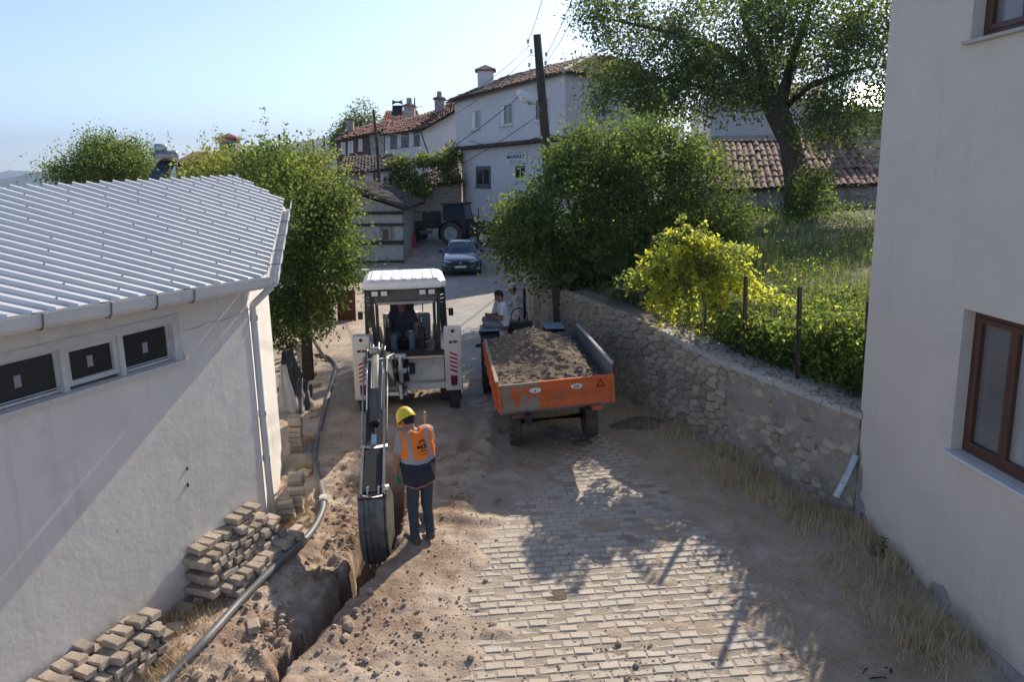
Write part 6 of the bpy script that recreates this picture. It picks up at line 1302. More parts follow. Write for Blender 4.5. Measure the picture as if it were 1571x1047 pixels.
t3 = [np.array([1.66 + .075 * math.cos(a), -.064, z0 + .325 + .075 * math.sin(a)]) for a in (math.pi / 2, math.pi / 2 + 2.094, math.pi / 2 + 4.189)]
for a, b in zip(t3, t3[1:] + t3[:1]): MB().bar(a, b, .016, .004, (0, -1, 0)).build('warning_triangle', 'lamp_red', TG)
MB().box((.28, -.058, z1 - .09), (.08, .006, .08)).build('reflector', 'orange', TG)
for s_, nm in ((0, 'left'), (1, 'right')):
    x = s_ * w_; mb = MB(); hi = z1 + (.16 if s_ else .02); SB = sub('side_board', TR)
    mb.box((x, l_ / 2 + .01, (z0 + hi) / 2), (.035, l_, hi - z0)); mb.build('panel', 'orange' if not s_ else 'trailer_inside', SB)
    MB().box((x, l_ / 2 + .01, hi + .015), (.06, l_, .04), None, 0, .008).build('top_rail', 'aluminium' if s_ else 'orange_worn', SB)
    for k in range(5): MB().box((x + (.035 if s_ else -.035), .2 + k * .75, (z0 + hi) / 2), (.04, .06, hi - z0), None, 0, .005).build('stake', 'orange', SB)
    if not s_:
        for z in (z0 + .08, z0 + .22): MB().box((-.03, l_ / 2, z), (.03, l_ - .05, .045), None, 0, .008).build('rail', 'orange', SB)
    else: MB().box((x + .02, -.02, hi - .1), (.03, .02, .16)).build('reflector', 'lamp_red', SB)
MB().box((w_ / 2, l_, z0 + .25), (w_, .035, .5)).build('headboard', 'trailer_inside', TR); MB().box((w_ / 2, l_ / 2, z0 - .02), (w_, l_, .05)).build('floor', 'trailer_inside', TR)
for x in (.45, 1.43): MB().box((x, 1.6, .76), (.1, 3.6, .16)).build('chassis_rail', 'machine_black', TR)
for y in (.1, .95, 2.2, 3.2): MB().box((w_ / 2, y, .85), (1.5, .1, .08)).build('cross_member', 'machine_black', TR)
MB().cyl((.25, .95, .38), (1.63, .95, .38), .05, 10).build('axle', 'machine_black', TR)
for x in (.28, 1.60): MB().box((x, .95, .55), (.08, .3, .3)).build('spring', 'machine_black', TR); wheel(TR, (x, .95, .385), .385, .22, tm='tyre_dusty', rm='rust')
MB().box((1.56, -.02, .80), (.22, .04, .07)).build('tail_light', 'orange', TR); MB().box((.30, -.02, .80), (.22, .04, .07)).build('tail_light', 'rust', TR)
MB().bar((w_ / 2, 3.4, .7), (w_ / 2, 4.4, .55), .1, .12).build('drawbar', 'machine_black', TR)
gxs = np.linspace(.03, w_ - .03, 60); gys = np.linspace(.02, l_ - .05, 100); Xq, Yq = np.meshgrid(gxs, gys); u_ = Xq / w_; v_ = Yq / l_
Zq = z1 - .02 + .44 * np.exp(-((u_ - .42) / .34) ** 2 - ((v_ - .62) / .32) ** 2) + .13 * np.exp(-((u_ - .62) / .2) ** 2 - ((v_ - .30) / .2) ** 2) + .12 * (fbm(Xq * 2.5, Yq * 2.5, 81) - .5) + .10 * (fbm(Xq * 9, Yq * 9, 82) - .5) - .22 * sstep(.75, 1, u_) * (1 - v_ * .3)
Zq = np.minimum(Zq, z1 + .02 + .55 * np.minimum(np.minimum(Xq, w_ - Xq + .1), np.minimum(Yq * .6 + .0, (l_ - Yq) + .1)))
ii = (np.arange(99)[:, None] * 60 + np.arange(59)[None, :]).ravel(); o = link('soil_load', np_mesh('soil_load', np.stack([Xq, Yq, Zq], -1).reshape(-1, 3), np.stack([ii, ii + 1, ii + 61, ii + 60], 1), None, True), 'soil_dark'); o.location = TR.location; o.rotation_mode = 'QUATERNION'; o.rotation_quaternion = TR.rotation_quaternion; tag(o, 'heap of dark dug soil filling the orange trailer', 'soil')
r_ = np.random.default_rng(91); mb = MB()
for k in range(420):
    i, j = r_.integers(100), r_.integers(60); s_ = r_.uniform(.015, .055) * (1.3 if r_.uniform() < .12 else 1); mb.rock((Xq[i, j], Yq[i, j], Zq[i, j] + s_ * .2), (s_ * 1.3, s_, s_ * .8), rot('Z', r_.uniform(0, 3)), 0, k)
q = mb.build('soil_stones', 'gravel'); q.location = TR.location; q.rotation_mode = 'QUATERNION'; q.rotation_quaternion = TR.rotation_quaternion; tag(q, 'stones and clods mixed into the trailer load', 'stones', kind='stuff')

# ---------------------------------------------------------------- tractors
def tractor(name, label, loc, rz, body, roofed, fend, rimm='rim'):
    """+y forward"""
    T = thing(name, label, 'tractor', loc, rz)
    for s_ in (-1, 1):
        wheel(T, (s_ * .72, 0, .66), .66, .34, rm=rimm, tm='tyre_dusty' if roofed else 'tyre'); wheel(T, (s_ * .62, 1.95, .40), .40, .2, rm=rimm, lug=False)
        mb = MB(); n = 9; V = []
        for k in range(n):
            a = -.5 + 2.9 * k / (n - 1); V += [(s_ * .50, -math.cos(a) * .76 * -1 * -1, .66 + math.sin(a) * .76), (s_ * .92, -math.cos(a) * .76, .66 + math.sin(a) * .76)]
        mb.add(V, [(2 * k, 2 * k + 1, 2 * k + 3, 2 * k + 2) for k in range(n - 1)], 0, True); mb.add([(s_ * .50, math.cos(-.5 + 2.9 * k / 8) * -.76, .66 + math.sin(-.5 + 2.9 * k / 8) * .76) for k in range(9)], [tuple(range(9))]); mb.build('fender', 'machine_black', T)
        MB().box((s_ * .70, 0, 1.435), (.42, .62, .035), None, 0, .01).build('fender_top', fend, T); MB().cyl((s_ * .26, 2.35, .95), (s_ * .26, 2.43, .95), .09, 12).build('headlight', 'lamp_glass', T)
    mb = MB(); mb.box((0, .2, .75), (.42, 1.1, .5), None, 0, .03); mb.box((0, 1.4, .62), (.34, 1.4, .34), None, 0, .03); mb.build('gearbox', 'machine_black', T)
    mb = MB(); mb.hexa([(-.26, .75, .8), (.26, .75, .8), (.24, 2.35, .78), (-.24, 2.35, .78), (-.26, .75, 1.42), (.26, .75, 1.42), (.22, 2.35, 1.25), (-.22, 2.35, 1.25)]); mb.build('bonnet', body, T); MB().box((0, 2.37, 1.0), (.4, .04, .4)).build('grille', 'machine_black', T)
    MB().cyl((-.62, 1.95, .4), (.62, 1.95, .4), .05, 8).build('front_axle', 'machine_black', T); MB().tube([(.2, 1.5, 1.35), (.2, 1.5, 2.05)], .035, 8).build('exhaust', 'machine_black', T)
    st = MB(); st.box((0, .1, 1.15), (.46, .42, .10), None, 0, .03); st.box((0, -.12, 1.38), (.46, .09, .42), None, 0, .03); st.build('seat', 'machine_black', T)
    MB().tube([(0, .8, 1.4), (0, .62, 1.55)], .02, 6).build('steering_column', 'machine_black', T); mb = MB(); mb.tube([(.19 * math.cos(a), .6 + .07 * math.sin(a), 1.56 + .18 * math.sin(a)) for a in np.linspace(0, 6.283, 20)], .013, 6); mb.build('steering_wheel', 'machine_black', T)
    if roofed:
        C_ = sub('cab', T)
        for s_ in (-1, 1):
            for y, yt in ((-.55, -.5), (.85, .7)): MB().bar((s_ * .56, y, 1.3), (s_ * .52, yt, 2.32), .06, .06, (0, 1, 0)).build('post', body, C_)
            MB().add([(s_ * .57, -.5, 1.45), (s_ * .57, .8, 1.45), (s_ * .53, .66, 2.28), (s_ * .53, -.46, 2.28)], [(0, 1, 2, 3)]).build('side_glass', 'car_glass', C_); MB().box((s_ * .57, .55, 1.05), (.05, .55, .9)).build('door', body, C_)
        MB().add([(-.52, .86, 1.45), (.52, .86, 1.45), (.48, .72, 2.28), (-.48, .72, 2.28)], [(0, 1, 2, 3)]).build('windscreen', 'car_glass', C_); MB().add([(-.52, -.56, 1.4), (.52, -.56, 1.4), (.48, -.5, 2.28), (-.48, -.5, 2.28)], [(0, 1, 2, 3)]).build('rear_sheet', body, C_)
        MB().box((0, .1, 2.36), (1.25, 1.5, .09), None, 0, .03).build('roof', body, C_)
    return T
tractor('tractor', 'dark farm tractor with blue grey fenders hitched in front of the orange trailer', (.22, 17.1, -.06), .07, 'tractor_red', False, 'blue_grey')
fz = gz(-3.0, 46.8)
tractor('tractor', 'dark cabbed tractor with pale wheel rims parked across the lane below the market house', (-3.15, 47.2, fz), math.radians(-108), 'tractor_dark', True, 'tractor_dark')
GT = thing('farm_trailer', 'small green farm trailer with pale wooden sides hitched to the dark tractor', 'trailer', (-5.05, 48.0, gz(-5, 48)), math.radians(-103))
MB().box((0, -.2, .85), (1.5, 2.0, .12)).build('bed', 'green_body', GT)
for s_ in (-1, 1):
    wheel(GT, (s_ * .7, -.45, .38), .38, .22, lug=False, rm='tyre_dusty'); MB().box((s_ * .77, -.2, 1.05), (.05, 2.0, .35)).build('side_panel', 'green_body', GT)
    for k in range(3): MB().box((s_ * .77, -.87 + .67 * k, 1.5), (.04, .63, .5), None, 0, .01).build('side_board', 'board_light' if k < 2 else 'green_body', GT)
for y in (-1.2, .8): MB().box((0, y, 1.2), (1.5, .05, .65)).build('end_board', 'green_body', GT)
MB().bar((0, .8, .8), (0, 1.7, .65), .1, .1).build('drawbar', 'machine_black', GT); MB().box((.2, -.1, .55), (.1, 1.2, .25)).build('toolbox', 'board_light', GT)

# ---------------------------------------------------------------- car
CAR = thing('parked_car', 'dark blue saloon car with lit white headlamp strips facing down the lane', 'car', (-2.27, 36.3, 0), .02)
def loft(mb, secs, close=True, mi=0, sm=True):
    k = len(secs[0]); V = [p for s_ in secs for p in s_]; mb.add(V, [(j * k + i, j * k + i + 1, (j + 1) * k + i + 1, (j + 1) * k + i) for j in range(len(secs) - 1) for i in range(k - 1)], mi, sm)
    if close: mb.f += [[len(mb.v) - len(V) + i for i in range(k)][::-1], [len(mb.v) - k + i for i in range(k)]]; mb.m += [mi, mi]; mb.s += [False, False]
    return mb
def csec(y, hw, zb, zs, zt, tw):         # half width, sill, shoulder, deck, deck width
    h = [(hw * .90, zb), (hw * .98, zb + .08), (hw, (zb + zs) / 2), (hw * .985, zs - .06), (hw * .94, zs), (tw, zt), (tw * .5, zt + .018)]
    return [(x, y, z) for x, z in h] + [(0, y, zt + .022)] + [(-x, y, z) for x, z in h[::-1]]
mb = MB(); loft(mb, [csec(.02, .70, .22, .62, .66, .50), csec(.10, .80, .18, .68, .72, .58), csec(.35, .87, .17, .76, .80, .66), csec(.8, .89, .17, .84, .88, .70), csec(1.25, .895, .17, .90, .95, .72), csec(1.6, .895, .17, .92, .97, .74), csec(3.4, .895, .17, .93, .98, .72), csec(3.9, .88, .2, .93, 1.0, .70), csec(4.35, .84, .24, .90, .98, .64), csec(4.5, .76, .3, .80, .90, .55)]); mb.build('body', 'car_paint', CAR)
gh = lambda y, wb, wt, zb, zt: [(wb, y, zb), (wt, y, zt), (wt * .6, y, zt + .02), (0, y, zt + .03), (-wt * .6, y, zt + .02), (-wt, y, zt), (-wb, y, zb)]
mb = MB(); loft(mb, [gh(1.30, .74, .70, .93, .96), gh(2.02, .76, .60, .94, 1.40), gh(2.6, .76, .60, .94, 1.455), gh(3.2, .75, .58, .94, 1.42), gh(3.95, .70, .60, .96, 1.04)]); mb.build('cabin', 'car_paint', CAR)
mb = MB(); W = [(-.66, 1.335, .975), (.66, 1.335, .975), (.565, 1.99, 1.385), (0, 1.985, 1.405), (-.565, 1.99, 1.385)]; mb.add([np.array(p) + (0, -.012, .014) for p in W], [(0, 1, 2, 3, 4)]); mb.build('windscreen', 'car_glass', CAR)
for s_ in (-1, 1):
    MB().add([(s_ * .765, 1.62, .99), (s_ * .77, 3.3, .99), (s_ * .625, 3.1, 1.36), (s_ * .625, 2.1, 1.36)], [(0, 1, 2, 3)]).build('side_window', 'car_glass', CAR)
    M_ = sub('wing_mirror', CAR); MB().box((s_ * .98, 1.62, 1.0), (.20, .12, .13), None, 0, .04).build('shell', 'car_black', M_); MB().bar((s_ * .86, 1.62, .96), (s_ * .95, 1.62, .99), .05, .04).build('stalk', 'car_black', M_)
    Hh = sub('headlight', CAR); MB().hexa([(s_ * .42, -.012, .60), (s_ * .80, .12, .64), (s_ * .80, .2, .64), (s_ * .42, .06, .60), (s_ * .42, .02, .67), (s_ * .80, .16, .74), (s_ * .80, .22, .74), (s_ * .42, .08, .67)]).build('lens', 'car_black', Hh); MB().bar((s_ * .43, -.02, .655), (s_ * .80, .125, .725), .045, .03).build('light_strip', 'headlight', Hh)
    for y in (.85, 3.6): wheel(CAR, (s_ * .80, y, .31), .31, .2, lug=False, rm='aluminium', n=20)
    MB().box((s_ * .66, .03, .36), (.16, .06, .12), None, 0, .02).build('fog_light', 'car_black', CAR)
MB().hexa([(-.52, .0, .50), (.52, .0, .50), (.52, .06, .50), (-.52, .06, .50), (-.48, -.005, .64), (.48, -.005, .64), (.48, .06, .64), (-.48, .06, .64)]).build('grille', 'car_black', CAR); MB().box((0, .015, .32), (.9, .06, .14), None, 0, .02).build('lower_intake', 'car_black', CAR); MB().box((0, -.02, .44), (.52, .015, .11), None, 0, .004).build('number_plate', 'plate', CAR); o = text_mesh('43 AB 112', .085, 'black_ink', None, (0, -.0285, .41), (1, 0, 0), (0, 0, 1), .001, 1.0, 'plate_number', .0006) if False else None
MB().lathe([(.05, 0), (.035, .012), (0, .014)], (0, -.012, .60), (0, -1, 0), 14).build('badge', 'aluminium', CAR); MB().box((0, .02, .24), (1.3, .12, .06), None, 0, .02).build('lip', 'car_black', CAR)
for x in (-.28, .28): MB().bar((x * 1.9, 2.05, 1.42), (x * 1.9, 3.2, 1.44), .03, .03).build('roof_rail', 'aluminium', CAR)
# cone
c = at_z(636, 388, .13); CN = thing('traffic_cone', 'plain red traffic cone at the edge of the lane by the timber banded house', 'cone', (c[0], c[1], gz(c[0], c[1]))); MB().box((0, 0, .025), (.42, .42, .05), None, 0, .01).build('foot', 'cone_red', CN); MB().lathe([(.165, .05), (.10, .42), (.035, .82), (0, .83)], (0, 0, 0), (0, 0, 1), 18).build('cone_body', 'cone_red', CN)
# ================================================================ people
def human(name, label, loc, rz, J, M, res=.014, sleeve=.62, hres=.007, hands=True, grp=None):
    """J: joint name -> local point. M: materials skin, shirt, trousers, shoe. Body is one continuous mesh."""
    T = thing(name, label, 'person', loc, rz, grp); J = {k: np.array(v, float) for k, v in J.items()}
    hf = np.array(J.get('face', (0, -1, 0)), float); hf /= np.linalg.norm(hf); hu_ = np.array(J.get('crown', (0, 0, 1)), float); hu_ -= hf * (hf @ hu_); hu_ /= np.linalg.norm(hu_); hr = np.cross(hf, hu_); HR = np.stack([hr, hf, hu_], 1); hc = J['head']
    parts = []
    def cap(a, b, ra, rb, g, pa=0, pb=1): parts.append((lambda p, a=np.array(a), b=np.array(b), ra=ra, rb=rb: capsule(p, a, b, ra, rb), g))
    sl, sr, hl, hr_ = J['sh_l'], J['sh_r'], J['hip_l'], J['hip_r']; mid = (sl + sr) / 2; pel = (hl + hr_) / 2; k = J.get('girth', np.array(1.0))
    cap(hl + (0, 0, .04), sl * .72 + mid * .28 - (0, 0, .05), .105 * k, .085 * k, 1); cap(hr_ + (0, 0, .04), sr * .72 + mid * .28 - (0, 0, .05), .105 * k, .085 * k, 1); cap(pel + (0, 0, .1), mid - (0, 0, .06), .12 * k, .105 * k, 1); cap(sl, sr, .062, .062, 1)
    cap(mid + (0, 0, -.02), hc - hu_ * .06, .056, .052, 0)
    for s_ in 'lr':
        a, b, c = J['sh_' + s_], J['el_' + s_], J['ha_' + s_]
        if sleeve <= 1:
            q = a + (b - a) * sleeve; cap(a, q, .066, .058, 1); cap(a + (b - a) * .3, b, .048, .042, 0); cap(b, c, .042, .029, 0)
        else: cap(a, b, .064, .052, 1); cap(b, b + (c - b) * .9, .050, .040, 1); cap(b, c, .036, .029, 0)
        a, b, c, t_ = J['hip_' + s_], J['kn_' + s_], J['an_' + s_], J['toe_' + s_]
        cap(a, b, .098, .072, 2); cap(b, c, .070, .058, 2); d = (t_ - c); heel = c - (d - np.array([0, 0, d[2]])) * .25; heel[2] = t_[2]; cap(heel, t_, .046, .040, 3); cap(c, heel, .045, .042, 3)
    def hd(p):
        q = (p - hc) @ HR; e = ellips(q, (0, 0, .012), (.077, .096, .112)); e = smin(e, ellips(q, (0, .028, -.065), (.055, .058, .055)), .04); e = smin(e, capsule(q, (0, .088, .012), (0, .108, -.022), .011, .016), .012)
        for s_ in (-1, 1): e = smin(e, ellips(q, (s_ * .080, -.004, -.005), (.012, .022, .032)), .01); e = np.maximum(e, -(np.linalg.norm(q - np.array([s_ * .031, .098, .014]), axis=1) - .012))
        e = smin(e, capsule(q, (-.02, .086, -.052), (.02, .086, -.052), .008, .008), .008); return e
    parts.append((hd, 0))
    def fn(p): return union([f(p) for f, _ in parts], .028) + .0035 * np.sin(p[:, 2] * 46 + 7 * np.sin(p[:, 0] * 17 + p[:, 1] * 11)) * (p[:, 2] < pel[2] + .45) * (p[:, 2] > np.minimum(J['an_l'][2], J['an_r'][2]) + .05)
    def col(p):
        D = np.stack([f(p) for f, _ in parts]); return np.array([g for _, g in parts])[np.argmin(D, 0)]
    pts = np.array([J[q] for q in J if q not in ('face', 'crown', 'girth')]); lo, hi = pts.min(0) - .17, pts.max(0) + .17
    me = sdf_mesh('body', fn, lo, hi, res, col); link('body', me, M[:4], T)
    hm = M[4] if len(M) > 4 else 'hair'
    if hm:
        def hair(p):
            q = (p - hc) @ HR; a = ellips(q, (0, -.006, .016), (.084, .102, .118)); return np.maximum(a, np.maximum(q[:, 1] * .9 + (.03 - q[:, 2]) * .62 - .035, -.075 - q[:, 2]))
        link('hair', sdf_mesh('hair', hair, hc - .15, hc + .15, .010), hm, T)
    er = MB()
    for s_ in (-1, 1): er.add((ICO[2][0] * .010) + hc + HR @ np.array([s_ * .031, .085, .014]), ICO[2][1], 0, True)
    er.build('eyes', 'car_black', T)
    if hands:
        for s_ in 'lr':
            b, c = J['el_' + s_], J['ha_' + s_]; d = (c - b) / np.linalg.norm(c - b); sd = 1 if s_ == 'l' else -1
            inw = np.array(J.get('palm_' + s_, (-.0 + .9 * (pel - c)))); inw = inw - d * (inw @ d); inw /= np.linalg.norm(inw); th = np.cross(d, inw) * sd; th = th / np.linalg.norm(th)
            fs = [lambda p: capsule(p, c - d * .03, c + d * .02, .026, .027), lambda p: capsule(p, c + d * .02 + th * .022, c + d * .078 + th * .026, .017, .014), lambda p: capsule(p, c + d * .02 - th * .02, c + d * .074 - th * .028, .017, .013), lambda p: capsule(p, c + d * .03, c + d * .078, .018, .015)]
            for k_, (o, ln) in enumerate(((.030, .066), (.010, .074), (-.010, .070), (-.029, .054))):
                a0 = c + d * .078 + th * o; a1 = a0 + d * ln * .5 + inw * ln * .18; a2 = a1 + d * ln * .32 + inw * ln * .40; fs += [lambda p, a=a0, b=a1: capsule(p, a, b, .0092, .0085), lambda p, a=a1, b=a2: capsule(p, a, b, .0085, .0072)]
            t0 = c + d * .015 + th * .028; t1 = t0 + d * .038 + th * .028 + inw * .014; t2 = t1 + d * .034 + inw * .012; fs += [lambda p, a=t0, b=t1: capsule(p, a, b, .0125, .0105), lambda p, a=t1, b=t2: capsule(p, a, b, .0105, .0085)]
            gl = J.get('glove_' + s_); fnh = lambda p: union([f(p) for f in fs], .008) - (.003 if 'glove' in M[-1] else 0)
            link('glove' if M[-1] == 'glove' else 'hand', sdf_mesh('hand', fnh, c - .13, c + .19, hres), 'glove' if M[-1] == 'glove' else M[0], T)
    return T, fn, HR, hc
# ---------------------------------------------------------------- worker by the trench
wl = at_z(650, 838, .03); f2 = np.array([-.50, .86, 0]); f2 /= np.linalg.norm(f2); r2 = np.array([f2[1], -f2[0], 0]); zz = float(gz(wl[0], wl[1]))
V3 = lambda a, b, z: r2 * a + f2 * b + np.array([0, 0, z])
Jw = dict(hip_l=V3(-.09, 0, .90), hip_r=V3(.09, .02, .90), kn_l=V3(-.11, .03, .48), kn_r=V3(.10, .07, .48), an_l=V3(-.12, -.02, .07), an_r=V3(.11, .02, .07), toe_l=V3(-.17, .16, .035), toe_r=V3(.15, .19, .035),
          sh_l=V3(-.20, .09, 1.385), sh_r=V3(.175, .10, 1.42), el_l=V3(-.29, .05, 1.12), ha_l=V3(-.25, .16, .89), el_r=V3(.25, .16, 1.16), ha_r=V3(.10, .36, 1.06), head=V3(-.06, .20, 1.56), face=V3(-.25, .72, -.62), crown=V3(-.1, .5, .75), girth=.98)
WK, wfn, WHR, whc = human('person', 'worker in an orange and navy vest and yellow helmet standing at the trench edge', (wl[0], wl[1], zz), 0, Jw, ['skin', 'shirt_grey', 'jeans', 'shoe', 'hair', 'glove'], .0125, sleeve=.55, hres=.006)
# vest
sl, sr, hl, hr_ = [np.array(Jw[k]) for k in ('sh_l', 'sh_r', 'hip_l', 'hip_r')]; mid = (sl + sr) / 2; pel = (hl + hr_) / 2
def vest_fn(p):
    d = union([capsule(p, hl + (0, 0, -.12), sl * .75 + mid * .25 - (0, 0, .05), .136, .106), capsule(p, hr_ + (0, 0, -.12), sr * .75 + mid * .25 - (0, 0, .05), .136, .106), capsule(p, pel, mid - (0, 0, .06), .15, .130), capsule(p, sl * .86 + mid * .14 + (0, 0, .004), sr * .86 + mid * .14 + (0, 0, .004), .072, .072)], .05)
    d = d + .006 * np.sin(p @ r2 * 42 + p[:, 2] * 13) * (p[:, 2] < 1.3)
    for s_ in (sl, sr): d = np.maximum(d, -(np.linalg.norm((p - (s_ + r2 * (.075 if s_ is sr else -.075) + (0, 0, -.04))) * np.array([1, 1, .75]), axis=1) - .088))
    lat = (p - mid) @ r2; dep = (p - mid) @ f2
    d = np.maximum(d, -(np.hypot(lat, (p[:, 2] - 1.50) * 1.0) - .075 + (dep < 0) * .02)); hem = .765 + .05 * np.clip(lat / .2, -1, 1) ** 2 + .02 * lat / .2
    return np.maximum(d, hem - p[:, 2])
def vest_col(p):
    lat = (p - mid) @ r2; dep = (p - mid) @ f2; z = p[:, 2] - .03 * (lat / .2) ** 2; c = np.where(z > 1.085, 0, 1); c = np.where((z > 1.06) & (z < 1.115), 2, c); c = np.where((z >= 1.115) & (np.abs(np.abs(lat) - .125) < .024), 2, c)
    hem = .765 + .05 * np.clip(lat / .2, -1, 1) ** 2 + .02 * lat / .2; c = np.where(p[:, 2] < hem + .014, 3, c)
    for s_ in (sl, sr):
        q = np.linalg.norm((p - (s_ + r2 * (.075 if s_ is sr else -.075) + (0, 0, -.04))) * np.array([1, 1, .75]), axis=1); c = np.where(q < .098, 3, c)
    return c
link('vest', sdf_mesh('vest', vest_fn, (-.36, -.3, .70), (.36, .36, 1.56), .0085, vest_col), ['vest_orange', 'vest_navy', 'reflective', 'piping'], WK)
# emblem wrapped on the back
def on_back(P_, off=.004):
    P_ = np.array(P_, float) - f2 * .45
    for _ in range(60): P_ = P_ + f2 * (vest_fn(P_)[:, None] * .8)
    return P_ - f2 * off
def emblem(me):
    V = np.array([v.co for v in me.vertices]); V = on_back(mid + np.outer(V[:, 0], r2) + np.outer(V[:, 1], (0, 0, 1))); me.vertices.foreach_set('co', V.astype(np.float32).ravel()); me.update()
def flat_text(s, size, x, z, bold=.002):
    cu = bpy.data.curves.new('lettering', 'FONT'); cu.body = s; cu.size = size; cu.align_x = 'CENTER'; cu.offset = bold; ob = bpy.data.objects.new('lettering', cu); COL.objects.link(ob); bpy.context.view_layer.update(); me = bpy.data.meshes.new_from_object(ob.evaluated_get(bpy.context.evaluated_depsgraph_get())); bpy.data.objects.remove(ob)
    V = np.array([v.co for v in me.vertices]); V[:, 0] += x; V[:, 1] += z; V[:, 2] = 0; me.vertices.foreach_set('co', V.astype(np.float32).ravel()); return me
for s, size, x, z, b in (('MÇK', .068, .035, -.155, .003), ('İNŞAAT', .022, .035, -.19, .0008)):
    me = flat_text(s, size, x, z, b); emblem(me); me.materials.clear(); link('emblem_lettering', me, 'emblem', WK)
for (cx_, cz_, ra, a0, a1, w_) in ((.035, -.085, .030, .3, 2.9, .012), (.060, -.075, .018, -1.2, 2.2, .010), (.012, -.078, .016, .8, 4.2, .009), (.035, -.155, .075, 3.5, 5.9, .006)):
    aa = np.linspace(a0, a1, 16); V = [(cx_ + (ra + s_ * w_ / 2) * math.cos(a), cz_ + (ra + s_ * w_ / 2) * math.sin(a), 0) for a in aa for s_ in (-1, 1)]
    me = bpy.data.meshes.new('emblem_mark'); me.from_pydata(V, [], [(2 * i, 2 * i + 1, 2 * i + 3, 2 * i + 2) for i in range(15)]); emblem(me); link('emblem_mark', me, 'emblem', WK)
# helmet
hm = MB(); V = []; n = 28
for j, (rr, h_) in enumerate(((1.03, -.02), (1.04, .0), (1.0, .03), (.95, .06), (.82, .10), (.62, .132), (.36, .152), (0.02, .158))):
    for k in range(n):
        a = 6.283 * k / n; q = np.array([.112 * rr * math.cos(a), .135 * rr * math.sin(a), .028 + h_]); V.append(whc + WHR @ q)
hm.add(V, [(j * n + k, j * n + (k + 1) % n, (j + 1) * n + (k + 1) % n, (j + 1) * n + k) for j in range(7) for k in range(n)], 0, True); HT = hm.build('helmet', 'helmet', WK)
mb = MB(); V = []
for k in range(15):
    a = math.pi * (.5 + (k - 7) / 7 * .42); c, s_ = math.cos(a), math.sin(a); V += [whc + WHR @ np.array([.115 * c, .138 * s_, .014]), whc + WHR @ np.array([.122 * c, (.138 + .055 * max(0, math.sin((k) / 14 * math.pi))) * s_, .0]), whc + WHR @ np.array([.122 * c, (.138 + .055 * max(0, math.sin((k) / 14 * math.pi))) * s_, .008]), whc + WHR @ np.array([.113 * c, .136 * s_, .026])]
mb.add(V, [(4 * k + i, 4 * k + (i + 1) % 4, 4 * k + 4 + (i + 1) % 4, 4 * k + 4 + i) for k in range(14) for i in range(4)]); mb.build('visor', 'helmet', HT)
MB().tube([whc + WHR @ np.array([0, .120 * math.cos(a), .045 + .135 * math.sin(a)]) for a in np.linspace(.45, 2.7, 12)], .010, 6).build('ridge', 'helmet', HT)
sh_ = np.array([wl[0], wl[1], zz]); s0_, s1_ = sh_ + V3(.22, .42, -.02), sh_ + V3(.23, .30, 1.60); SV = thing('shovel', 'wooden handled shovel held upright in front of the worker', 'shovel', tuple(s0_))
MB().tube([s0_ + (s1_ - s0_) * .16, s1_], .016, 8).build('handle', 'pine_wood', SV, world=True); x, y, d = frame_from(s1_ - s0_); MB().hexa([s0_ + x * a + y * b + d * c for a, b, c in ((-.02, 0, -.05), (.02, 0, -.05), (.02, .01, -.05), (-.02, .01, -.05), (-.11, -.02, .16), (.11, -.02, .16), (.11, 0, .18), (-.11, 0, .18))]).build('blade', 'worn_steel', SV, world=True)
MB().tube([s0_ + d * .10, s0_ + d * .34], [.018, .022], 8).build('socket', 'worn_steel', SV, world=True)
# ---------------------------------------------------------------- operator in the cab, facing the arm
Jo = dict(hip_l=(.10, 0, .10), hip_r=(-.10, 0, .10), kn_l=(.19, -.40, .13), kn_r=(-.19, -.40, .13), an_l=(.17, -.44, -.26), an_r=(-.17, -.44, -.26), toe_l=(.19, -.60, -.30), toe_r=(-.19, -.60, -.30), sh_l=(.20, -.04, .55), sh_r=(-.20, -.04, .55), el_l=(.30, -.16, .32), el_r=(-.30, -.16, .32), ha_l=(.29, -.38, .36), ha_r=(-.29, -.38, .36), head=(0, -.09, .76), face=(.0, -1, -.35), crown=(0, -.3, 1), girth=1.12, palm_l=(-.2, 0, -1), palm_r=(.2, 0, -1))
op = world_of(BH) @ Vector((-.08, .88, 1.35)); human('person', 'operator in a navy shirt and blue jeans seated inside the backhoe cab', tuple(op), .13, Jo, ['skin_dark', 'navy_shirt', 'jeans_blue', 'shoe', 'hair', ''], .017, sleeve=.7, hres=.009)
# ---------------------------------------------------------------- young man on the tractor fender, looking at his phone
Js = dict(hip_l=(.0, -.10, .10), hip_r=(.0, .10, .10), kn_l=(-.42, -.12, .13), kn_r=(-.40, .13, .20), an_l=(-.46, -.12, -.28), an_r=(-.30, .14, -.20), toe_l=(-.62, -.13, -.32), toe_r=(-.46, .15, -.25), sh_l=(-.03, -.19, .55), sh_r=(-.03, .19, .55), el_l=(-.10, -.24, .28), el_r=(-.10, .22, .28), ha_l=(-.32, -.10, .32), ha_r=(-.32, .06, .32), head=(-.10, .0, .735), face=(-.85, -.15, -.5), crown=(-.4, 0, .9), palm_l=(.1, 1, .4), palm_r=(.1, -1, .4))
sx = at_y(771, 512, 17.05); human('person', 'young man in a white shirt seated on the tractor fender looking down at a phone', (sx[0] + .04, 17.1, 1.34), .12, Js, ['skin_dark', 'white_shirt', 'grey_trousers', 'shoe', 'hair', ''], .015, sleeve=.62, hres=.008)
ph = np.array([sx[0] + .04, 17.1, 1.34]) + np.array([-.40, -.05, .36]); tag(MB().box((0, 0, 0), (.012, .075, .15), rot('Y', -.6), 0, .004).build('phone', 'car_black', org=tuple(ph)), 'black phone held by the young man on the tractor', 'phone')
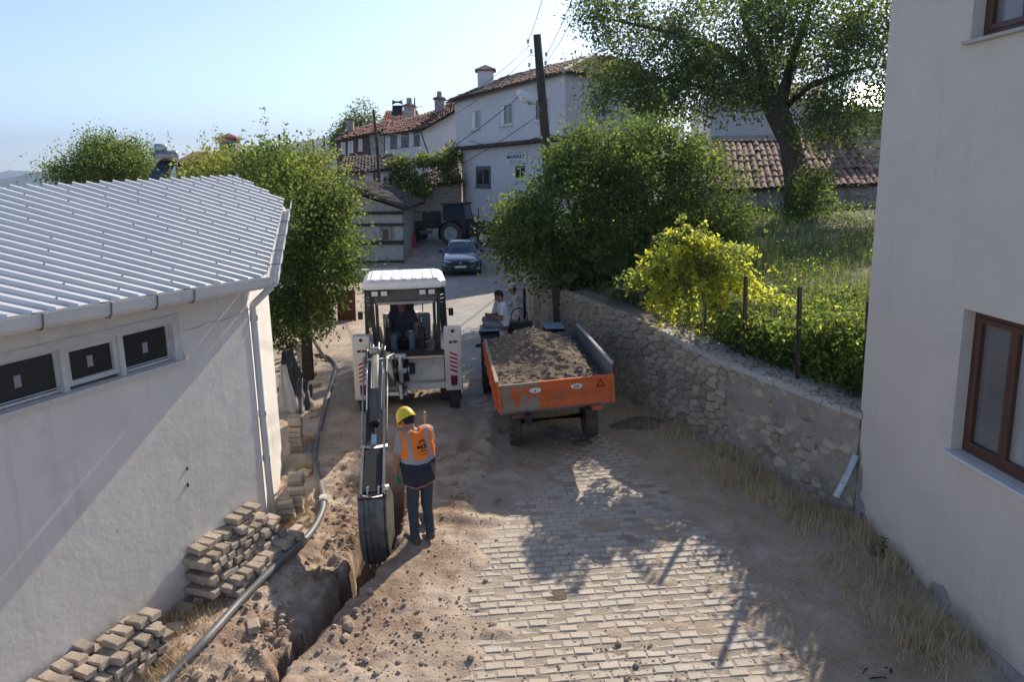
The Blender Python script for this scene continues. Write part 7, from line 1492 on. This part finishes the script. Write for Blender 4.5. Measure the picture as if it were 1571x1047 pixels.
# ---------------------------------------------------------------- older man with a cap beside the wall
Jm = dict(hip_l=(.0, -.09, .88), hip_r=(.0, .09, .88), kn_l=(.02, -.10, .46), kn_r=(-.06, .10, .46), an_l=(.05, -.10, .07), an_r=(-.04, .11, .07), toe_l=(-.13, -.11, .035), toe_r=(-.22, .12, .035), sh_l=(-.10, -.19, 1.38), sh_r=(-.10, .19, 1.38), el_l=(.06, -.24, 1.13), el_r=(-.22, .23, 1.13), ha_l=(.10, -.13, .92), ha_r=(-.44, .16, 1.12), head=(-.20, .0, 1.575), face=(-1, -.1, -.22), crown=(-.25, 0, 1), girth=1.05, palm_l=(-.5, .5, 0), palm_r=(0, -.2, -1))
mz = gz(.22, 21.2); MN, _, mHR, mhc = human('person', 'older man in a pale shirt, dark trousers and flat cap standing beside the rubble wall', (.24, 21.2, mz), .1, Jm, ['skin', 'pale_shirt', 'dark_trousers', 'shoe', 'hair', ''], .016, sleeve=2, hres=.009)
mb = MB(); V = []; n = 20
for rr, h_ in ((1.0, .02), (1.08, .05), (1.06, .085), (.85, .115), (.45, .130), (.02, .134)):
    for k in range(n):
        a = 6.283 * k / n; V.append(mhc + mHR @ np.array([.088 * rr * math.cos(a), .108 * rr * math.sin(a) - .005, .03 + h_]))
mb.add(V, [(j * n + k, j * n + (k + 1) % n, (j + 1) * n + (k + 1) % n, (j + 1) * n + k) for j in range(5) for k in range(n)], 0, True); CP = mb.build('cap', 'cap', MN)
MB().hexa([mhc + mHR @ np.array(p) for p in ((-.06, .09, .045), (.06, .09, .045), (.045, .16, .03), (-.045, .16, .03), (-.06, .09, .056), (.06, .09, .056), (.045, .16, .038), (-.045, .16, .038))]).build('peak', 'cap', CP)
# blue cloth bundled on the tractor bonnet
c = at_y(835, 505, 18.2); q = MB(); V, Fs = ICO[3]; rr = np.random.default_rng(3); nV = V * (1 + .25 * (fbm(V[:, 0] * 3 + 7, V[:, 1] * 3 + V[:, 2] * 2, 5)[:, None] - .5)) * np.array([.42, .3, .14]); q.add(nV, Fs, 0, True); tag(q.build('cloth_bundle', 'blue_grey', org=(c[0] - .35, 18.35, 1.44)), 'pale blue cloth bundled on the tractor bonnet behind the soil load', 'cloth')
# ================================================================ paving blocks stacked along the shed
BRK = []
for k in range(7):
    r_ = np.random.default_rng(100 + k); mb = MB(); mb.box((0, 0, 0), (.205 + r_.uniform(-.012, .012), .125 + r_.uniform(-.008, .008), .083 + r_.uniform(-.006, .006)), None, 0, .012)
    mb.v = [tuple(np.array(v) + r_.uniform(-.006, .006, 3)) for v in mb.v]; me = mb.mesh('paving_block'); me.materials.append(MAT['brick']); BRK.append(me)
r_ = np.random.default_rng(55)
def block(x, y, z, a, lab, grp, tilt=0):
    o = bpy.data.objects.new('paving_block', BRK[r_.integers(7)]); COL.objects.link(o); o.location = (x, y, z); o.rotation_euler = (r_.normal(0, .03) + tilt, r_.normal(0, .03), a); return tag(o, lab, 'paving block', grp)
sang = math.atan2(sd_[1], sd_[0])
def stack(s0, s1, d0, rows, prof, lab, grp, lean=0):
    """blocks with their ends facing out, along the front wall between s0 (near corner) and s1; prof(t)-> courses"""
    n = int((s1 - s0) / .135)
    for j in range(rows):
        for i in range(n):
            t = (i + .5 * (j % 2)) / n; top = prof(t)
            if t > 1 or j >= top: continue
            z = gz(*sp(s0 + t * (s1 - s0), 0, d0)[:2]); zz = max(z, -.28) + .05 + j * .088
            p = sp(s0 + t * (s1 - s0) + r_.normal(0, .008), 0, d0 + r_.normal(0, .022) - .006 * j); block(p[0], p[1], zz, sang + math.pi / 2 + r_.normal(0, .09), lab, grp)
            if j == int(top) - 1 and r_.uniform() < .5 or r_.uniform() < .12:
                p = sp(s0 + t * (s1 - s0), 0, d0 + .14); 
lb = 'weathered paving block in the stack leaning on the front wall beside the downpipe'
stack(.22, 1.46, .14, 8, lambda t: 7.4 - .9 * t - (t < .12) * 2, lb, 'blocks stacked beside the downpipe')
stack(.16, 1.46, .27, 8, lambda t: 4.6 + 3.2 * min(t, .45) - 1.5 * max(0, t - .5), lb, 'blocks stacked beside the downpipe')
stack(-.05, 1.3, .44, 3, lambda t: 1.0 + .7 * t, lb, 'blocks stacked beside the downpipe')
lb = 'weathered paving block in the stack under the shed windows'
stack(2.25, 3.7, .15, 6, lambda t: 3.2 + 2.6 * t if t < .5 else 5.0, lb, 'blocks stacked under the windows'); stack(2.22, 3.7, .32, 5, lambda t: 4.2 + .8 * math.sin(9 * t), lb, 'blocks stacked under the windows'); stack(2.25, 3.7, .46, 4, lambda t: 2.6 + 1.2 * math.sin(7 * t), lb, 'blocks stacked under the windows')
def pile(c, dirx, nx_, ny_, courses, lab, grp):
    c = np.array(c); a = math.atan2(dirx[1], dirx[0]); u = np.array([math.cos(a), math.sin(a)]); v = np.array([-u[1], u[0]])
    for j in range(courses):
        for i in range(nx_):
            for k in range(ny_):
                if j >= courses - 1 and r_.uniform() < .25: continue
                al = j % 2 == 0; p = c[:2] + u * ((i - (nx_ - 1) / 2) * .132) + v * ((k - (ny_ - 1) / 2) * .215) + r_.normal(0, .008, 2); block(p[0], p[1], c[2] + .045 + j * .088, a + math.pi / 2 + r_.normal(0, .05), lab, grp)
c3 = at_z(452, 706, 0); pile((c3[0] + .02, c3[1] + .12, .0), e2, 4, 1, 8, 'pale paving block in the neat tall stack at the far end of the shed wall', 'blocks in the neat tall stack')
c4 = at_z(446, 800, 0); pile((c4[0] + .02, c4[1] + .30, .0), e2, 4, 1, 6, 'paving block in the tumbled stack just beyond the downpipe', 'blocks in the tumbled stack'); pile((c4[0] - .02, c4[1] - .08, .0), e2, 2, 1, 4, 'paving block in the tumbled stack just beyond the downpipe', 'blocks in the tumbled stack')
lb = 'loose paving block fallen among the dry grass beside the conduit'
for (u, v) in ((283, 938), (310, 925), (268, 965), (395, 870), (420, 855), (445, 843), (455, 830), (465, 815), (470, 740), (480, 650), (388, 955)):
    p = at_z(u, v, -.03); block(p[0], p[1], gz(p[0], p[1]) + .03, r_.uniform(0, 3), lb, 'loose paving blocks beside the conduit', r_.normal(0, .15))
# loose stones along the trench
for k, (u, v, s_) in enumerate(((375, 970, .2), (420, 925, .16), (290, 980, .15), (465, 840, .17), (480, 865, .2), (330, 1010, .18), (540, 925, .09), (480, 985, .09), (600, 838, .12), (585, 872, .10), (485, 900, .13))):
    p = at_z(u, v, -.05); tag(MB().rock((0, 0, 0), (s_, s_ * .8, s_ * .6), rot('Z', k), 0, k, 2, .10).build('stone', 'clod', org=(p[0], p[1], gz(p[0], p[1]) + s_ * .12)), 'lump of pale earthy stone lying beside the trench', 'stone', 'stones beside the trench')
# ================================================================ conduit
cp = [(200, 1100), (265, 1036), (318, 980), (370, 922), (430, 862), (470, 826), (490, 795), (496, 768), (488, 730), (482, 700), (490, 660), (503, 610), (512, 580), (515, 560), (505, 549), (490, 545), (470, 548)]
pts = []
for u, v in cp:
    p = at_z(u, v, -.02); z = gz(p[0], p[1]); p = at_z(u, v, max(z, -.18) + .045); pts.append(p)
def smooth(pts, n=6):
    pts = [np.array(p) for p in pts]; out = []; P_ = [pts[0]] + pts + [pts[-1]]
    for i in range(1, len(P_) - 2):
        for t in np.linspace(0, 1, n, endpoint=False): out.append(.5 * ((2 * P_[i]) + (-P_[i - 1] + P_[i + 1]) * t + (2 * P_[i - 1] - 5 * P_[i] + 4 * P_[i + 1] - P_[i + 2]) * t * t + (-P_[i - 1] + 3 * P_[i] - 3 * P_[i + 1] + P_[i + 2]) * t ** 3))
    return out + [pts[-1]]
sm_ = smooth(pts); kj = 6 * 7
CD = thing('conduit', 'long grey black plastic conduit snaking along the trench past the stacked blocks', 'pipe', tuple(pts[0]))
MB().tube(sm_[:kj + 1], .047, 12).build('near_length', 'hose', CD, world=True); MB().tube(sm_[kj:], .042, 12).build('far_length', 'hose', CD, world=True); x, y, d = frame_from(sm_[kj + 1] - sm_[kj - 1]); MB().cyl(sm_[kj] - d * .09, sm_[kj] + d * .09, .058, 14).build('coupling', 'hose_grey', CD, world=True)
wp = at_z(1345, 1036, -.15); tag(MB().tube(smooth([wp + np.array([.14 * math.cos(a) * (1 + .3 * math.sin(2 * a)), .09 * math.sin(a), .015 + .02 * math.sin(3 * a)]) for a in np.linspace(0, 7.2, 14)], 4), .008, 6).build('wire_coil', 'wire', org=tuple(wp)), 'small loop of black wire lying on the verge below the cream house', 'wire')
# ================================================================ scrap heap beyond the shed
def sheet_mesh(pts4, nu=24, nv=14, amp=.05, seed=0, f=5):
    a, b, c, d = [np.array(p, float) for p in pts4]; V = []; n_ = np.cross(b - a, d - a); n_ /= np.linalg.norm(n_)
    for j in range(nv):
        for i in range(nu):
            u, v = i / (nu - 1), j / (nv - 1); p = (a * (1 - u) + b * u) * (1 - v) + (d * (1 - u) + c * u) * v; V.append(p + n_ * amp * (fbm(u * f + seed, v * f, seed) - .5) * 2 + n_ * amp * .5 * math.sin(u * 15 + 3 * v + seed))
    ii = [(j * nu + i, j * nu + i + 1, (j + 1) * nu + i + 1, (j + 1) * nu + i) for j in range(nv - 1) for i in range(nu - 1)]; return MB().add(V, ii, 0, True)
P_ = lambda u, v, z=0.0: at_z(u, v, z)
e_ = P_(446, 640); f_ = P_(482, 628); tag(sheet_mesh([e_ + (-.25, 0, 0), f_, at_y(448, 535, 16.6), at_y(432, 540, 16.0)], amp=.07, seed=4).build('tarpaulin', 'tarp', org=tuple(e_)), 'crumpled black tarpaulin leaning against the end of the shed', 'tarpaulin')
e_ = P_(440, 640); tag(sheet_mesh([e_ + (-.2, 0, 0), P_(462, 640) + (0, -.05, 0), at_y(440, 560, 15.2), at_y(430, 560, 15.1)], amp=.04, seed=9).build('plastic_sheet', 'tarp_light', org=tuple(e_)), 'pale plastic sheet tucked beside the black tarpaulin', 'sheet')
e_ = P_(462, 655); q = sheet_mesh([e_ + (-.1, -.1, .02), P_(484, 640) + (0, 0, .02), at_y(478, 590, 15.8), at_y(458, 580, 15.8)], amp=.06, seed=14); tag(q.build('tarpaulin', 'tarp', org=tuple(e_)), 'second fold of black tarpaulin lying on the ground before the scrap wood', 'tarpaulin')
scr = [((485, 560), (462, 512), .14, 'old_wood'), ((500, 555), (470, 505), .07, 'old_wood'), ((478, 570), (450, 520), .09, 'old_wood'), ((505, 560), (480, 520), .06, 'dark_wood'), ((470, 575), (455, 525), .18, 'old_wood'), ((492, 566), (468, 530), .05, 'pine_wood')]
for k, (a, b, w_, m_) in enumerate(scr):
    A_ = P_(*a); B2 = at_y(*b, A_[1] + .9); tag(MB().bar(A_, B2, w_, .03, (0, 0, 1), 0, .004).build('plank', m_, org=tuple(A_)), 'weathered plank leaning in the scrap wood heap behind the shed', 'plank', 'planks leaning in the scrap heap')
for k in range(9):
    p = P_(448 + 5 * (k % 3) + r_.normal(0, 2), 580 - 4 * k); a = 1.2 + r_.normal(0, .25); d = np.array([math.cos(a), math.sin(a), .0]) * .45; p[2] = .05 + .045 * k; tag(MB().bar(p - d, p + d, .09, .04, (0, 0, 1), 0, .004).build('timber_offcut', 'pine_wood', org=tuple(p)), 'short pale timber offcut stacked in the scrap heap behind the shed', 'timber', 'timber offcuts in the scrap heap')
for k in range(10):
    p = P_(470 + r_.normal(0, 9), 590 + r_.normal(0, 14)); block(p[0], p[1], gz(p[0], p[1]) + .045, r_.uniform(0, 3), 'stray paving block in front of the scrap wood heap', 'stray blocks by the scrap heap')
# rusty sheets
for k, (u0, u1_, v0, v1, Yd, lab) in enumerate(((478, 513, 452, 506, 24.6, 'rusty red sheet metal panel standing under the plum tree behind the shed'), (519, 547, 446, 502, 25.4, 'narrower rusty sheet metal panel standing beside the backhoe cab'))):
    a, b = at_y(u0, v1, Yd), at_y(u1_, v1, Yd); n = 25; V = []; z1_ = at_y(u0, v0, Yd)[2]; zb = gz(a[0], a[1]) - .02
    for j, z in enumerate((zb, z1_)):
        for i in range(n): V.append((a[0] + (b[0] - a[0]) * i / (n - 1), Yd + .022 * (1 if (i // 2) % 2 else -1) + .12 * j, z + .02 * math.sin(i)))
    V += [(x, y + .012, z) for x, y, z in V]; mb = MB(); mb.add(V, [(i, i + 1, n + i + 1, n + i) for i in range(n - 1)] + [(2 * n + i + 1, 2 * n + i, 3 * n + i, 3 * n + i + 1) for i in range(n - 1)] + [(n + i, n + i + 1, 3 * n + i + 1, 3 * n + i) for i in range(n - 1)]); tag(mb.build('rusty_sheet', 'rust', org=(a[0], Yd, zb)), lab, 'metal sheet')
tag(MB().hexa([P_(655, 640) + o for o in ((-.35, .1, .0), (.35, .0, .0), (.4, .35, .0), (-.3, .4, .0), (-.35, .1, .04), (.35, .0, .05), (.4, .35, .05), (-.3, .4, .04))]).build('board', 'board_light', org=tuple(P_(655, 640))), 'flat pale board lying under the backhoe behind the worker', 'board')
tag(MB().hexa([P_(870, 672) + o for o in ((-.22, .0, .03), (.18, -.1, .03), (.24, .08, .03), (-.1, .12, .03), (-.22, .0, .06), (.18, -.1, .05), (.24, .08, .06), (-.1, .12, .06))]).build('cardboard', 'board_light', org=tuple(P_(870, 672))), 'flat scrap of pale cardboard under the trailer tailgate', 'cardboard')
# soil fallen by the wall beside the trailer and on the road
def heap(u, v, r0, h0, m_, lab, seed):
    c = at_z(u, v, 0); c[2] = float(base(c[0], c[1])); n = 40; V = []
    for j in range(14):
        for i in range(n):
            a = 6.283 * i / n; rr = r0 * j / 13 * (1 + .35 * (fbm(math.cos(a) * 1.5 + seed, math.sin(a) * 1.5, seed) - .5)); x, y = c[0] + rr * math.cos(a) * 1.3, c[1] + rr * math.sin(a); t = j / 13; V.append((x, y, c[2] - .03 + h0 * (1 - t * t) ** 1.3 + .05 * (fbm(x * 8, y * 8, seed) - .4) * (1 - t)))
    tag(MB().add(V, [(j * n + i, j * n + (i + 1) % n, (j + 1) * n + (i + 1) % n, (j + 1) * n + i) for j in range(13) for i in range(n)], 0, True).build('soil_heap', m_, org=tuple(c)), lab, 'soil')
heap(985, 665, .55, .20, 'soil_dark', 'dark dug soil spilled between the trailer and the rubble wall', 3); heap(895, 688, .22, .09, 'soil_dark', 'small dark clod heap behind the trailer wheel', 4); heap(850, 902, .30, .035, 'soil_dark', 'thin dark patch of soil on the stone setts', 6); heap(748, 735, .40, .06, 'soil_dark', 'low dark soil heap beside the worker', 8)
# clods and gravel
mb = MB(); r_ = np.random.default_rng(77)
def scatter(n, fu, size, rough=.25):
    P_ = np.array([at_z(*fu(), -.05) for _ in range(n)]); x, y = P_[:, 0], P_[:, 1]; z = np.maximum(ground_z(x, y), base(x, y) + .004)
    ok = ~garden_mask(x, y) & ~((np.abs(x - trench_x(y)) < .32) & (y < 12.4))
    for k in np.nonzero(ok)[0]:
        s_ = size * .8 * r_.lognormal(0, .5); mb.rock((x[k], y[k], z[k] + s_ * .2), (s_ * 1.2, s_, s_ * .8), rot('Z', r_.uniform(0, 3)), 0, int(r_.integers(1e6)))
scatter(420, lambda: (r_.normal(620, 70), r_.normal(960, 50)), .020); scatter(260, lambda: (r_.normal(730, 50), r_.normal(800, 55)), .016); scatter(420, lambda: (r_.normal(960, 65), r_.normal(1030, 26)), .022); scatter(260, lambda: (r_.normal(960, 120), r_.normal(930, 60)), .014)
scatter(340, lambda: (r_.normal(400, 70), r_.normal(980, 50)), .026); scatter(260, lambda: (r_.normal(520, 25), r_.normal(790, 60)), .024); scatter(420, lambda: (r_.uniform(600, 1000), r_.uniform(660, 780)), .018); scatter(300, lambda: (r_.uniform(1000, 1350), r_.uniform(700, 1000)), .014)
scatter(110, lambda: (r_.normal(560, 60), r_.normal(975, 45)), .05); scatter(90, lambda: (r_.normal(400, 60), r_.normal(965, 45)), .055); scatter(60, lambda: (r_.normal(525, 22), r_.normal(800, 50)), .05); scatter(60, lambda: (r_.normal(700, 60), r_.normal(735, 30)), .045); scatter(160, lambda: (r_.normal(700, 28), r_.normal(930, 80)), .02)
tag(mb.build('gravel', 'gravel'), kind='stuff')
for k, (u, v, s_) in enumerate(((1018, 838, .09), (1030, 848, .06), (905, 985, .05), (1070, 970, .05), (955, 968, .05), (955, 1000, .06), (942, 1012, .05), (1028, 1024, .06), (895, 1030, .06), (960, 1035, .07), (1015, 1040, .06), (1088, 782, .06), (1215, 795, .06))):
    p = at_z(u, v, -.1); tag(MB().rock((0, 0, 0), (s_ * 1.2, s_, s_ * .8), rot('Z', k), 0, 40 + k, 2, .12).build('pebble', 'gravel' if k > 1 else 'white_paint', org=(p[0], p[1], float(base(p[0], p[1])) + .01 + s_ * .3)), ('white chip of stone on the shaded setts' if k < 2 else 'small brown clod lying on the stone setts'), 'stone', 'chips and clods on the setts')
